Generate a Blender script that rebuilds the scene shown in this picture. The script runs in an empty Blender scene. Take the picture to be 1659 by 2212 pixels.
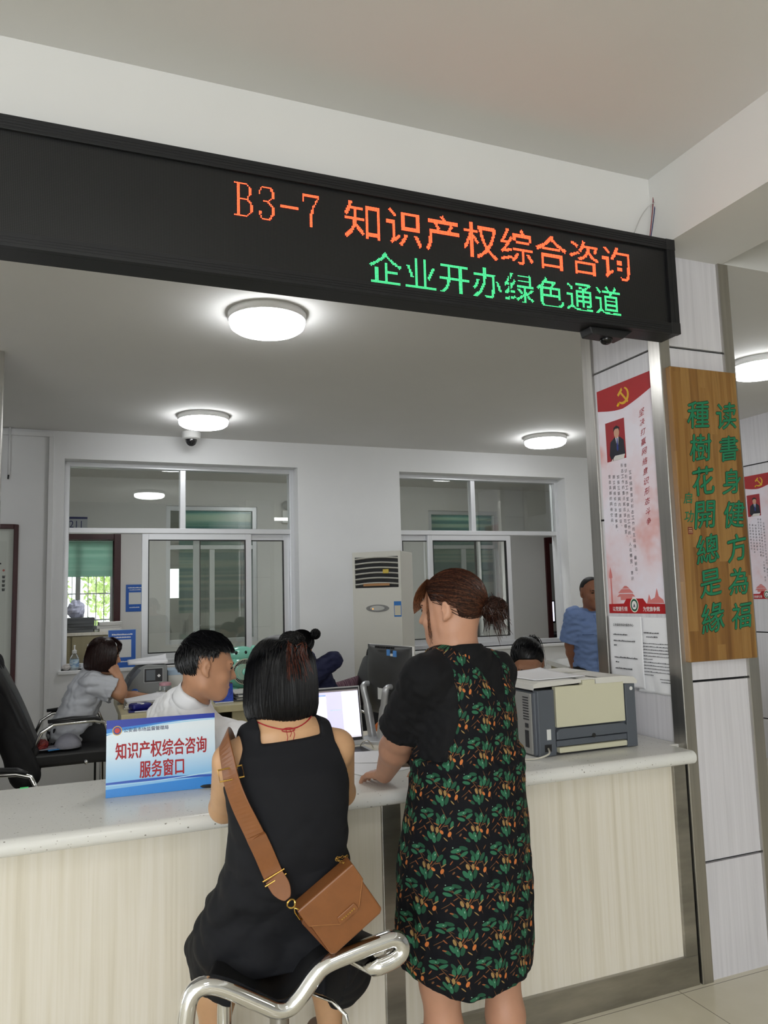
import bpy, bmesh, math, random
import numpy as np
from mathutils import Vector, Matrix, Euler
from mathutils.bvhtree import BVHTree
S = bpy.context.scene
C = S.collection
PI = math.pi
random.seed(7)
# ------------------------------------------------------------------ camera, world, lights, exposure
F_PX, CAM_H = 1655.0, 1.55
YAW, PIT, ROL = math.radians(22.08), math.radians(6.32), math.radians(-1.56)
def cam_axes():
    cy, sy = math.cos(YAW), math.sin(YAW)
    f0 = np.array([sy, cy, 0]); r0 = np.array([cy, -sy, 0]); u0 = np.array([0, 0, 1.0])
    f = math.cos(PIT)*f0 + math.sin(PIT)*u0
    u = -math.sin(PIT)*f0 + math.cos(PIT)*u0
    r = math.cos(ROL)*r0 + math.sin(ROL)*u
    return r, -math.sin(ROL)*r0 + math.cos(ROL)*u, f
CR, CU, CF = cam_axes()
cam = bpy.data.cameras.new('camera'); cam.sensor_fit = 'VERTICAL'; cam.sensor_height = 36.0
cam.lens = F_PX/2212*36.0; cam.clip_start = .05; cam.clip_end = 200
co = bpy.data.objects.new('camera', cam); C.objects.link(co)
co.matrix_world = Matrix(((CR[0], CU[0], -CF[0], 0), (CR[1], CU[1], -CF[1], 0), (CR[2], CU[2], -CF[2], CAM_H), (0, 0, 0, 1)))
S.camera = co
def ray(x, y): return CR*((x-829.5)/F_PX) - CU*((y-1106)/F_PX) + CF
O_ = np.array([0, 0, CAM_H])
def at_y(x, y, Y): d = ray(x, y); return Vector(O_ + d*(Y/d[1]))
def at_x(x, y, X): d = ray(x, y); return Vector(O_ + d*(X/d[0]))
def at_z(x, y, Z): d = ray(x, y); return Vector(O_ + d*((Z-CAM_H)/d[2]))
S.view_settings.view_transform = 'Standard'; S.view_settings.look = 'None'
S.view_settings.gamma = 1.0; S.view_settings.use_curve_mapping = False
S.view_settings.exposure = 0.28
W = bpy.data.worlds.new('World'); S.world = W; W.use_nodes = True
bg = W.node_tree.nodes['Background']
bg.inputs[0].default_value = (.90, .95, 1.0, 1); bg.inputs[1].default_value = 3.2
LAMP = 19.0          # radiance of the round ceiling lamps
PANEL = 15.0         # radiance of the square panels in the hall
def area(name, loc, rot, sx, sy, power, col=(1, 1, 1)):
    l = bpy.data.lights.new(name, 'AREA'); l.shape = 'RECTANGLE'; l.size = sx; l.size_y = sy; l.energy = power; l.color = col
    o = bpy.data.objects.new(name, l); C.objects.link(o); o.location = loc; o.rotation_euler = rot
    return o
# daylight through the glazed entrance of the hall, behind the photographer
area('entrance_daylight', (-3.6, -6.8, 1.7), (math.radians(90), 0, 0), 4.4, 2.6, 215, (.95, .98, 1.0))
# ------------------------------------------------------------------ helpers
def lin(c):
    if isinstance(c, str): c = [int(c[i:i+2], 16)/255 for i in (0, 2, 4)]
    return tuple((v/12.92 if v <= .04045 else ((v+.055)/1.055)**2.4) for v in c)
class NT:
    def __init__(s, m): s.t = m.node_tree; s.n = s.t.nodes
    def add(s, typ, props=None, **ins):
        n = s.n.new(typ)
        for k, v in (props or {}).items(): setattr(n, k, v)
        for k, v in ins.items():
            key = int(k[1:]) if k[0] == 'i' and k[1:].isdigit() else k.replace('_', ' ')
            sock = n.inputs[key]
            if isinstance(v, bpy.types.NodeSocket): s.t.links.new(v, sock)
            else: sock.default_value = v
        return n
    def link(s, a, b): s.t.links.new(a, b)
    def math(s, op, a, b=None, c=None):
        d = {'i0': a}
        if b is not None: d['i1'] = b
        if c is not None: d['i2'] = c
        return s.add('ShaderNodeMath', {'operation': op}, **d).outputs[0]
    def ramp(s, fac, stops, mode='LINEAR'):
        n = s.add('ShaderNodeValToRGB', i0=fac); cr = n.color_ramp; cr.interpolation = mode
        while len(cr.elements) < len(stops): cr.elements.new(.5)
        for e, (p, c) in zip(cr.elements, stops): e.position = p; e.color = (*c, 1)
        return n.outputs[0]
    def mix(s, f, a, b):
        n = s.add('ShaderNodeMix', {'data_type': 'RGBA'})
        for k, v in ((0, f), (6, a), (7, b)):
            if isinstance(v, bpy.types.NodeSocket): s.t.links.new(v, n.inputs[k])
            else: n.inputs[k].default_value = v if k == 0 else (*v, 1)
        return n.outputs[2]
MATS = {}
def cloth_through(name, stops, scale):
    m = bpy.data.materials.new(name); m.use_nodes = True; t = NT(m); out = t.n['Material Output']; t.n.remove(t.n['Principled BSDF'])
    tc = t.add('ShaderNodeTexCoord'); mp = t.add('ShaderNodeMapping', Vector=tc.outputs['Object'], Scale=scale); nz = t.add('ShaderNodeTexNoise', Vector=mp.outputs[0], Scale=1.0, Detail=1.0)
    c = t.ramp(nz.outputs[0], stops); a = t.add('ShaderNodeBsdfDiffuse', Color=c); b = t.add('ShaderNodeBsdfTranslucent', Color=c); mx = t.add('ShaderNodeMixShader', Fac=.5)
    t.link(a.outputs[0], mx.inputs[1]); t.link(b.outputs[0], mx.inputs[2]); t.link(mx.outputs[0], out.inputs['Surface']); return m
def M(name, col=(.5, .5, .5), rough=.5, metal=0.0, noise=None, bump=None, emit=0, emit_col=None, spec=.5, sheen=0, coat=0, trans=0, ior=1.45, sss=0, stops=None, coords='Object', aniso=0):
    """principled material; noise=(scale xyz, amount) varies the colour, stops=colour ramp on that noise, bump=(scale xyz, strength, distance)"""
    if name in MATS: return MATS[name]
    m = bpy.data.materials.new(name); m.use_nodes = True; MATS[name] = m
    t = NT(m); b = t.n['Principled BSDF']
    if isinstance(col, str): col = lin(col)
    b.inputs['Base Color'].default_value = (*col, 1); b.inputs['Roughness'].default_value = rough
    b.inputs['Metallic'].default_value = metal; b.inputs['Specular IOR Level'].default_value = spec
    b.inputs['IOR'].default_value = ior
    if sheen: b.inputs['Sheen Weight'].default_value = sheen
    if coat: b.inputs['Coat Weight'].default_value = coat
    if trans: b.inputs['Transmission Weight'].default_value = trans
    if sss: b.inputs['Subsurface Weight'].default_value = sss; b.inputs['Subsurface Radius'].default_value = (.012, .005, .003)
    if aniso: b.inputs['Anisotropic'].default_value = aniso
    if emit: b.inputs['Emission Color'].default_value = (*(emit_col or col), 1); b.inputs['Emission Strength'].default_value = emit
    def nz(scale, detail=4.0):
        tc = t.add('ShaderNodeTexCoord'); mp = t.add('ShaderNodeMapping', Vector=tc.outputs[coords], Scale=scale)
        return t.add('ShaderNodeTexNoise', Vector=mp.outputs[0], Scale=1.0, Detail=detail, Roughness=.6).outputs[0]
    if noise:
        f = nz(noise[0])
        if stops is None:
            a = noise[1]; stops = [(.3, tuple(max(0, c*(1-a)) for c in col)), (.7, tuple(min(1, c*(1+a)) for c in col))]
        t.link(t.ramp(f, stops), b.inputs['Base Color'])
    if bump:
        bp = t.add('ShaderNodeBump', Strength=bump[1], Distance=bump[2], Height=nz(bump[0]))
        t.link(bp.outputs[0], b.inputs['Normal'])
    return m
def obj(name, me, mat=None, parent=None, smooth=False, loc=None):
    o = bpy.data.objects.new(name, me); C.objects.link(o)
    if mat is not None:
        for mm in (mat if isinstance(mat, (list, tuple)) else [mat]): me.materials.append(mm)
    if smooth: me.polygons.foreach_set('use_smooth', [True]*len(me.polygons))
    if parent is not None:
        o.parent = parent
        o.matrix_parent_inverse = Matrix.Translation(parent.location).inverted() if parent.type == 'EMPTY' else Matrix()
    return o
def tag(o, label, cat, group=None):
    o['label'] = label; o['category'] = cat
    if group: o['group'] = group
    return o
def thing(name, label, cat, loc=(0, 0, 0), group=None):
    o = bpy.data.objects.new(name, None); C.objects.link(o); o.location = loc; o.empty_display_size = .1
    return tag(o, label, cat, group)
def struct(o): o['kind'] = 'structure'; return o
class MB:
    """collects simple shapes, in world coordinates, for one mesh"""
    def __init__(s): s.v = []; s.f = []; s.m = []; s.mi = 0
    def add(s, vs, fs):
        n = len(s.v); s.v += [tuple(v) for v in vs]; s.f += [tuple(i+n for i in f) for f in fs]; s.m += [s.mi]*len(fs); return s
    def box(s, lo, hi, fr=None):
        (a, b, c), (d, e, f) = lo, hi
        vs = [(a, b, c), (d, b, c), (d, e, c), (a, e, c), (a, b, f), (d, b, f), (d, e, f), (a, e, f)]
        if fr is not None: vs = [fr(v) for v in vs]
        return s.add(vs, [(0, 3, 2, 1), (4, 5, 6, 7), (0, 1, 5, 4), (1, 2, 6, 5), (2, 3, 7, 6), (3, 0, 4, 7)])
    def tube(s, path, r, seg=10, closed=False, cap=True, flat=None, up=None):
        P = [Vector(p) for p in path]; n = len(P); R = r if isinstance(r, (list, tuple)) else [r]*n
        rings = []; N = None
        for i in range(n):
            a = P[i-1] if (i > 0 or closed) else P[i]; b = P[(i+1) % n] if (i < n-1 or closed) else P[i]
            t = (b-a).normalized()
            if up is not None: N = (Vector(up) - t*Vector(up).dot(t)).normalized()
            elif N is None:
                N = t.orthogonal().normalized()
            else: N = (N - t*N.dot(t)).normalized()
            B = t.cross(N); f = flat or 1
            rings.append([P[i] + N*(R[i]*f*math.cos(2*PI*k/seg)) + B*(R[i]*math.sin(2*PI*k/seg)) for k in range(seg)])
        vs = [v for r_ in rings for v in r_]; fs = []
        for i in range(n if closed else n-1):
            j = (i+1) % n
            for k in range(seg): fs.append((i*seg+k, i*seg+(k+1) % seg, j*seg+(k+1) % seg, j*seg+k))
        if cap and not closed: fs += [tuple(range(seg))[::-1], tuple((n-1)*seg+k for k in range(seg))]
        return s.add(vs, fs)
    def cyl(s, a, b, r0, r1=None, seg=24): return s.tube([a, b], [r0, r0 if r1 is None else r1], seg)
    def lathe(s, c, prof, seg=32, axis=None):
        c = Vector(c); q = Vector((0, 0, 1)).rotation_difference(Vector(axis or (0, 0, 1)).normalized())
        vs = [c + q @ Vector((r*math.cos(2*PI*k/seg), r*math.sin(2*PI*k/seg), z)) for r, z in prof for k in range(seg)]
        fs = [(i*seg+k, i*seg+(k+1) % seg, (i+1)*seg+(k+1) % seg, (i+1)*seg+k) for i in range(len(prof)-1) for k in range(seg)]
        return s.add(vs, fs)
    def prism(s, poly, fr, d0, d1):
        """poly: 2-d outline, fr((u,v,w)) -> point; extruded from w=d0 to d1"""
        n = len(poly); vs = [fr((u, v, d0)) for u, v in poly] + [fr((u, v, d1)) for u, v in poly]
        return s.add(vs, [tuple(range(n))[::-1], tuple(range(n, 2*n))] + [(i, (i+1) % n, n+(i+1) % n, n+i) for i in range(n)])
    def ball(s, c, r, seg=16, rings=10, q=None):
        r = r if isinstance(r, (tuple, list)) else (r, r, r); c = Vector(c)
        vs = []; fs = []
        for i in range(rings+1):
            th = PI*i/rings
            for k in range(seg):
                p = Vector((r[0]*math.sin(th)*math.cos(2*PI*k/seg), r[1]*math.sin(th)*math.sin(2*PI*k/seg), -r[2]*math.cos(th)))
                vs.append(c + (q @ p if q is not None else p))
        for i in range(rings):
            for k in range(seg): fs.append((i*seg+k, i*seg+(k+1) % seg, (i+1)*seg+(k+1) % seg, (i+1)*seg+k))
        return s.add(vs, fs)
    def grid(s, fn, nu, nv):
        vs = [fn(i/nu, j/nv) for i in range(nu+1) for j in range(nv+1)]
        return s.add(vs, [(i*(nv+1)+j, (i+1)*(nv+1)+j, (i+1)*(nv+1)+j+1, i*(nv+1)+j+1) for i in range(nu) for j in range(nv)])
    def build(s, name, mat, parent=None, smooth=False, bevel=0, seg=2, auto=False, solid=0, subd=0):
        me = bpy.data.meshes.new(name); me.from_pydata(s.v, [], s.f)
        bm = bmesh.new(); bm.from_mesh(me); bmesh.ops.remove_doubles(bm, verts=bm.verts, dist=1e-6)
        bmesh.ops.dissolve_degenerate(bm, edges=bm.edges, dist=1e-7)
        if not solid: bmesh.ops.recalc_face_normals(bm, faces=bm.faces)
        bm.to_mesh(me); bm.free()
        o = obj(name, me, mat, parent, smooth or auto)
        if isinstance(mat, (list, tuple)) and len(s.m) == len(me.polygons): me.polygons.foreach_set('material_index', s.m)
        if auto: me.set_sharp_from_angle(angle=math.radians(35))
        if solid:
            md = o.modifiers.new('thick', 'SOLIDIFY'); md.thickness = solid; md.offset = 0
        if bevel:
            md = o.modifiers.new('bevel', 'BEVEL'); md.width = bevel; md.segments = seg; md.limit_method = 'ANGLE'; md.angle_limit = math.radians(40)
            md.harden_normals = False
        if subd:
            md = o.modifiers.new('sub', 'SUBSURF'); md.levels = subd; md.render_levels = subd
        return o
def frame(o, u, v):
    """point maker for a flat face: origin o, unit u (right), v (up), w towards the viewer"""
    o = Vector(o); u = Vector(u).normalized(); v = Vector(v); v = (v-u*v.dot(u)).normalized(); w = u.cross(v)
    return lambda p: o + u*p[0] + v*p[1] + (w*p[2] if len(p) > 2 else w*0)
_txt = {}
def glyphs(s, bold=0.0):
    """flat outline mesh of a text, in em units, from the built-in font"""
    k = (s, bold)
    if k not in _txt:
        c = bpy.data.curves.new('t', 'FONT'); c.body = s; c.resolution_u = 3; c.offset = bold
        o = bpy.data.objects.new('t', c); C.objects.link(o)
        dg = bpy.context.evaluated_depsgraph_get(); me = bpy.data.meshes.new_from_object(o.evaluated_get(dg))
        v = np.array([x.co[:2] for x in me.vertices]).reshape(-1, 2); f = [tuple(p.vertices) for p in me.polygons]
        bpy.data.objects.remove(o); bpy.data.curves.remove(c); bpy.data.meshes.remove(me)
        _txt[k] = (v, f)
    return _txt[k]
def text_into(mb, s, fr, x, y, h, w=None, bold=0.0, off=.0006, warp=None, anchor='l'):
    if bold > 0:      # heavier strokes: the same glyphs laid down a few times, slightly apart
        for k, (dx, dy) in enumerate(((0, 0), (1, 0), (-1, 0), (0, 1), (0, -1))):
            text_into(mb, s, fr, x+dx*bold*h*.5, y+dy*bold*h*.5, h, w, 0.0, off+k*.00004, warp, anchor)
        return
    """puts text s into mb: cap box starts at x (or centred), centre line y, glyph height h, total width w"""
    v, f = glyphs(s, bold)
    if len(v) == 0: return
    lo, hi = v.min(0), v.max(0); sc = h/max(hi[1]-lo[1], 1e-6); sx = (w/(hi[0]-lo[0])) if w else sc
    u = (v[:, 0]-lo[0])*sx + x - ((hi[0]-lo[0])*sx/2 if anchor == 'c' else 0); t = (v[:, 1]-(lo[1]+hi[1])/2)*sc + y
    if warp: u, t = warp(u, t)
    mb.add([fr((a, b, off)) for a, b in zip(u, t)], f)
def column_into(mb, s, fr, x, y, pitch, h, bold=0.0, off=.0006, jit=0, slant=0):
    for i, ch in enumerate(s):
        cy = y - i*pitch
        if ch in '，。、':
            text_into(mb, ch, fr, x+h*.25, cy+h*.3, h*.25, bold=bold, off=off); continue
        a = random.uniform(-jit, jit); dx = random.uniform(-jit, jit)*h*.3; k = slant
        text_into(mb, ch, fr, x+dx, cy, h*(1+random.uniform(-jit, jit)*.6), bold=bold, off=off, anchor='c',
                  warp=(lambda u, t, a=a, cx=x+dx, cy=cy, q=random.uniform(0, 6): (cx+(u-cx)*math.cos(a)-(t-cy)*math.sin(a)+k*(t-cy)+k*.3*h*np.sin((t-cy)/h*5+q)*.25, cy+(t-cy)*math.cos(a)+(u-cx)*math.sin(a)+1.1*k*(u-cx)+k*.3*h*np.sin((u-cx)/h*6+q*2)*.3)))
def rect(x0, y0, x1, y1): return [(x0, y0), (x1, y0), (x1, y1), (x0, y1)]
def poly_into(mb, pts, fr, off=.0004): mb.add([fr((a, b, off)) for a, b in pts], [tuple(range(len(pts)))])
def disc(cx, cy, r, ry=None, n=28): return [(cx+r*math.cos(2*PI*k/n), cy+(ry or r)*math.sin(2*PI*k/n)) for k in range(n)]
def copy_tree(o, parent=None):
    c = o.copy(); C.objects.link(c)
    if parent is not None: c.parent = parent
    for ch in list(o.children): copy_tree(ch, c)
    return c
# ------------------------------------------------------------------ materials of the building
m_wall = M('white_wall_paint', (.78, .785, .79), .75, noise=((3, 3, 3), .015), bump=((90, 90, 90), .06, .002))
m_ceil = M('ceiling_paint', (.72, .715, .70), .85, noise=((2, 2, 2), .012))
m_steel = M('brushed_steel', (.50, .485, .455), .30, 1.0, noise=((60, 60, 1.5), .10), bump=((400, 400, 4), .05, .001), aniso=.4)
m_dirty = M('scuffed_steel', (.40, .385, .35), .38, 1.0, noise=((3, 3, 14), .22), bump=((200, 200, 10), .05, .001))
m_gap = M('black_joint', (.006, .006, .007), .6)
m_lam = M('pale_woodgrain_laminate', (.7, .69, .71), .38, noise=((55, 55, 1.3), .1), stops=[(.25, lin('c6c4c8')), (.5, lin('d3d1d5')), (.75, lin('dbd9dd'))])
m_alu = M('white_aluminium', (.72, .73, .75), .35, .35)
m_red_wood = M('dark_red_door_frame', lin('3f1618'), .35, noise=((20, 20, 1.5), .2))
def floor_mat():
    m = M('cream_floor_tiles', (.72, .69, .60), .12, spec=.5); t = NT(m); b = t.n['Principled BSDF']
    tc = t.add('ShaderNodeTexCoord'); sp = t.add('ShaderNodeSeparateXYZ', Vector=tc.outputs['Object'])
    fs = []
    for i, off in ((0, 2.20), (1, .1)):
        a = t.math('FRACT', t.math('DIVIDE', t.math('SUBTRACT', sp.outputs[i], off-.4), .8))
        fs.append(t.math('GREATER_THAN', .0022, t.math('ABSOLUTE', t.math('SUBTRACT', a, .5))))
    g = t.math('MAXIMUM', fs[0], fs[1])
    nz = t.add('ShaderNodeTexNoise', Vector=tc.outputs['Object'], Scale=3.0, Detail=6.0)
    c = t.ramp(nz.outputs[0], [(.3, lin('d3ccb6')), (.7, lin('e0dac8'))])
    t.link(t.mix(g, c, lin('8b8577')), b.inputs['Base Color'])
    return m
m_floor = floor_mat()
m_glass = bpy.data.materials.new('window_glass'); m_glass.use_nodes = True
def _glass(m, tint, boost):
    t = NT(m); out = t.n['Material Output']; t.n.remove(t.n['Principled BSDF'])
    tr = t.add('ShaderNodeBsdfTransparent', Color=(*tint, 1)); gl = t.add('ShaderNodeBsdfGlossy', Roughness=.0)
    fr = t.add('ShaderNodeFresnel', IOR=1.5)
    mx = t.add('ShaderNodeMixShader', Fac=t.math('MULTIPLY', fr.outputs[0], boost)); t.link(tr.outputs[0], mx.inputs[1]); t.link(gl.outputs[0], mx.inputs[2])
    t.link(mx.outputs[0], out.inputs['Surface'])
_glass(m_glass, (.90, .92, .90), 1.8)
# ------------------------------------------------------------------ the shell
ZC, ZB, ZH = 3.014, 3.014, 3.345          # inner ceiling, beam underside, hall ceiling
PX, PY = 2.318, 2.512                    # near left corner of the clad pillar
YW = 6.89                                # back wall
ZF = .12                                 # raised floor behind the counter
def sbox(name, lo, hi, mat, **k): return struct(MB().box(lo, hi).build(name, mat, **k))
sbox('floor', (-6, -7, -.1), (10, 2.62, 0), m_floor)
sbox('floor', (-6, 2.62, -.1), (10, 13, ZF), m_floor)
sbox('ceiling', (-6, -7, ZH), (10, PY, ZH+.15), m_ceil)
sbox('ceiling', (-6, 2.80, ZC), (10, 12.6, ZC+.15), m_ceil)
b = MB().box((-6, PY, ZB), (10, 2.80, ZH+.15)); struct(b.build('ceiling_beam', m_ceil))
sbox('ceiling_beam', (PX, -7, ZB), (2.712, PY, ZH), m_ceil)
sbox('wall_left', (-6.15, -7, -.1), (-6, 2.6, 3.5), m_wall)
sbox('wall_left', (-1.75, 3.1, ZF), (-1.6, 9.35, ZC), m_wall)
sbox('wall_right', (10, -7, -.1), (10.15, 12.6, 3.5), m_wall)
w = MB().box((-6, -7.15, -.1), (10, -7, .4)).box((-6, -7.15, 3.0), (10, -7, 3.5)).box((-1.3, -7.15, .4), (10, -7, 3.0))
struct(w.build('wall_front', m_wall))
W1 = (-.09, 1.93, 1.02, 2.78); W2 = (2.97, 4.92, 1.02, 2.78)
w = MB()
for x0, x1 in ((-1.6, W1[0]), (W1[1], W2[0]), (W2[1], 10)): w.box((x0, YW, ZF), (x1, YW+.24, ZC))
for a in (W1, W2): w.box((a[0], YW, ZF), (a[1], YW+.24, a[2])).box((a[0], YW, a[3]), (a[1], YW+.24, ZC))
struct(w.build('wall_back', m_wall))
# corridor beyond, with a doorway, two windows and a second doorway in its far wall
YF = 9.35
holes = [(-.62, .42, ZF, 2.29), (1.0, 2.09, 1.06, 2.70), (4.44, 5.52, 1.06, 2.70), (6.34, 7.2, ZF, 2.26)]
w = MB(); x = -1.6
for h in holes:
    w.box((x, YF, ZF), (h[0], YF+.15, ZC)).box((h[0], YF, h[3]), (h[1], YF+.15, ZC))
    if h[2] > ZF: w.box((h[0], YF, ZF), (h[1], YF+.15, h[2]))
    x = h[1]
w.box((x, YF, ZF), (10, YF+.15, ZC))
m_cor = M('corridor_wall_paint', (.70, .69, .67), .8)
struct(w.build('wall_corridor', m_cor))
E1 = (-.95, .56, 1.14, 2.5)
w = MB().box((-1.6, 12.4, ZF), (E1[0], 12.6, ZC)).box((E1[0], 12.4, ZF), (E1[1], 12.6, E1[2])).box((E1[0], 12.4, E1[3]), (E1[1], 12.6, ZC))
w.box((E1[1], 12.4, ZF), (1.34, 12.6, ZC)).box((1.34, 12.4, ZF), (1.64, 12.6, 1.62)).box((1.34, 12.4, 2.08), (1.64, 12.6, ZC)).box((1.64, 12.4, ZF), (10, 12.6, ZC))
struct(w.build('wall_outer', m_cor))
sbox('wall_left', (-1.75, 9.35, ZF), (-1.6, 12.6, ZC), m_cor)
def door_frame(n, h, wd=.075):
    d = MB().box((h[0]-wd, YF-.025, ZF), (h[0], YF+.175, h[3]+wd)).box((h[1], YF-.025, ZF), (h[1]+wd, YF+.175, h[3]+wd)).box((h[0], YF-.025, h[3]), (h[1], YF+.175, h[3]+wd))
    return struct(d.build(f'door_{n}', m_red_wood, bevel=.006))
door_frame(1, holes[0]); door_frame(2, holes[3])
def bar(mb, x0, x1, z0, z1, y, d=.06): mb.box((x0, y-d/2, z0), (x1, y+d/2, z1))
def framed(mb, x0, x1, z0, z1, y, w=.05, d=.05):
    bar(mb, x0, x0+w, z0, z1, y, d); bar(mb, x1-w, x1, z0, z1, y, d); bar(mb, x0+w, x1-w, z0, z0+w, y, d); bar(mb, x0+w, x1-w, z1-w, z1, y, d)
def pane(parent, x0, x1, z0, z1, y, mat=None): return MB().box((x0, y-.003, z0), (x1, y+.003, z1)).build('pane', mat or m_glass, parent)
m_seal = M('black_window_seal', (.012, .012, .012), .5)
def inner_window(n, a, rail, mull, sashes, fixed):
    YG = YW+.19
    mb = MB(); framed(mb, a[0], a[1], a[2], a[3], YG, .04, .09)
    bar(mb, a[0]+.04, a[1]-.04, rail-.045, rail, YG, .09); bar(mb, mull-.025, mull+.025, rail, a[3]-.04, YG, .07)
    o = struct(mb.build(f'window_{n}', m_alu, bevel=.003)); o['label'] = 'white aluminium window frame'
    pane(o, a[0]+.04, mull-.025, rail, a[3]-.04, YG); pane(o, mull+.025, a[1]-.04, rail, a[3]-.04, YG)
    for (x0, x1, dy) in sashes:
        sm = MB(); framed(sm, x0, x1, a[2]+.04, rail-.047, YG+dy, .055, .03)
        s = sm.build('sash', m_alu, o, bevel=.002)
        se = MB(); framed(se, x0+.053, x1-.053, a[2]+.093, rail-.1, YG+dy, .008, .034); se.build('seal', m_seal, s)
        g = MB().box((x0+.055, YG+dy-.003, a[2]+.095), (x1-.055, YG+dy+.003, rail-.102)).build('pane', m_glass, s)
    mb = MB().box((a[0]-.02, YW-.03, a[2]-.03), (a[1]+.02, YW+.14, a[2])); struct(mb.build(f'trim_{n}', m_wall, bevel=.004))
    return o
inner_window(1, W1, 2.21, .90, [(.55, 1.52, -.02), (1.0, 1.89, .02)], None)
inner_window(2, W2, 2.21, 3.87, [(3.33, 4.30, -.02), (3.01, 3.96, .02)], None)
# far windows: frames, glass, teal blinds behind
m_blind = cloth_through('teal_roller_blind', [(.42, lin('84adad')), (.5, lin('a2c3bc')), (.58, lin('cad8cb'))], (.3, .3, 16))
m_blind2 = cloth_through('mint_roller_blind', [(.38, lin('c3e2d6')), (.5, lin('d8efe5')), (.62, lin('c9e6db'))], (.3, .3, 15))
for n, h in ((3, holes[1]), (4, holes[2])):
    mb = MB(); framed(mb, h[0], h[1], h[2], h[3], YF+.06, .05, .08); bar(mb, h[0]+.05, h[1]-.05, 2.18, 2.23, YF+.06, .07); bar(mb, (h[0]+h[1])/2-.03, (h[0]+h[1])/2+.03, h[2], 2.18, YF+.06, .06)
    o = struct(mb.build(f'window_{n}', m_alu, bevel=.003)); pane(o, h[0]+.05, h[1]-.05, 2.23, h[3]-.05, YF+.06); pane(o, h[0]+.05, h[1]-.05, h[2]+.05, 2.18, YF+.06)
    t = tag(MB().box((h[0]+.02 if n == 4 else h[0]+.17, YF+.16, 1.42 if n == 3 else 1.3), (h[1]+.02, YF+.168, 2.74)).build('roller_blind', m_blind), ['teal striped blind behind the middle far window of the corridor', 'teal striped blind behind the right far window of the corridor'][n-3], 'blind')
mb = MB(); framed(mb, E1[0], E1[1], E1[2], E1[3], 12.46, .05, .07); bar(mb, .02, .09, E1[2]+.05, E1[3]-.05, 12.46, .06)
o = struct(mb.build('window_5', m_alu)); pane(o, E1[0]+.05, E1[1]-.05, E1[2]+.05, E1[3]-.05, 12.47)
mb = MB()
for i in range(14):
    x = -.95+i*.115; mb.box((x-.006, 12.64, 1.1), (x+.006, 12.652, 2.5))
for z in (1.32, 1.72, 2.08): mb.box((-1.0, 12.638, z-.01), (.6, 12.655, z+.01))
tag(mb.build('window_grille', M('grey_grille_metal', (.35, .35, .35), .5, .6)), 'metal burglar grille outside the far window with the mint blind', 'window grille')
tag(MB().box((-.95, 12.36, 1.97), (.55, 12.368, 2.52)).build('roller_blind', m_blind2), 'mint green blind half lowered over the far window with foliage outside', 'blind')
# trees outside that window
random.seed(3)
m_leaf = M('sunlit_leaves', lin('9cb565'), .6, noise=((3, 3, 3), .4), stops=[(.3, lin('6d8c45')), (.5, lin('a9bf72')), (.7, lin('dbe3b4'))])
def tree(x, y, h, r, n, label):
    t = thing('tree', label, 'tree', (x, y, -1.0), 'trees outside the far window')
    b = MB()
    b.tube([(x, y, -1), (x+.05, y, .6), (x-.03, y+.05, h-.3)], [.07, .05, .02], 8); b.build('trunk', M('bark', lin('7b6a55'), .8), t, smooth=True)
    f = MB()
    for _ in range(n):
        d = Vector((random.gauss(0, 1), random.gauss(0, 1), random.gauss(0, 1))).normalized()*r*random.random()**.4
        c = Vector((x, y, h))+Vector((d.x, d.y, d.z*1.1)); q = Euler((random.uniform(0, 6), random.uniform(0, 6), random.uniform(0, 6))).to_quaternion(); s = random.uniform(.05, .11)
        f.add([c+q @ Vector(p) for p in ((-s, 0, 0), (0, -s*.4, .01), (s, 0, 0), (0, s*.4, .01))], [(0, 1, 2, 3)])
    f.build('foliage', m_leaf, t)
tree(-.75, 15.6, 1.75, .72, 900, 'leafy tree outside the far window, seen at its left')
tree(.85, 16.6, 1.9, .7, 800, 'leafy tree outside the far window, seen behind its right sash')
tree(.15, 14.2, .95, .38, 350, 'low bush outside the far window, along its sill')
# ------------------------------------------------------------------ pillars
def pillar(x0, x1, y0, y1, label):
    t = thing('clad_pillar', label, 'pillar', (x0, y0, 0))
    i = .014; g = .005; zs = [0, .4475, 1.1665, 1.884, 2.5975, ZB]
    MB().box((x0+.03, y0+.03, 0), (x1-.03, y1-.03, ZB)).build('core', m_gap, t)
    for k in range(5):
        a, c = zs[k]+(g if k else 0), zs[k+1]-(g if k < 4 else 0)
        MB().box((x0+i, y0+i, a), (x1-i, y1-i, c)).build('cladding_panel', m_lam, t)
    for (ax, ay, wx, wy) in ((x0, y0, .055, .073), (x1-.06, y0, .06, .073), (x0, y1-.075, .055, .075), (x1-.06, y1-.075, .06, .075)):
        MB().box((ax, ay, 0), (ax+wx, ay+wy, ZB)).build('steel_corner_trim', m_steel, t, bevel=.003)
    return t
pillar(PX, 2.745, PY, 3.055, 'white clad pillar with steel corners at the right end of the counter')
pillar(5.4, 5.83, 4.38, 5.10, 'white clad pillar further back at the right edge of the photo')
lp = at_z(9, 765, ZB-.02)
t = thing('clad_pillar', 'steel edged pillar just showing at the left edge of the photo', 'pillar', (lp.x-.3, lp.y, 0))
MB().box((lp.x-.42, lp.y+.014, ZF), (lp.x-.03, lp.y+.4, ZC)).build('cladding_panel', m_lam, t)
MB().box((lp.x-.05, lp.y, ZF), (lp.x, lp.y+.05, ZC)).build('steel_corner_trim', m_steel, t, bevel=.003)
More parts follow.
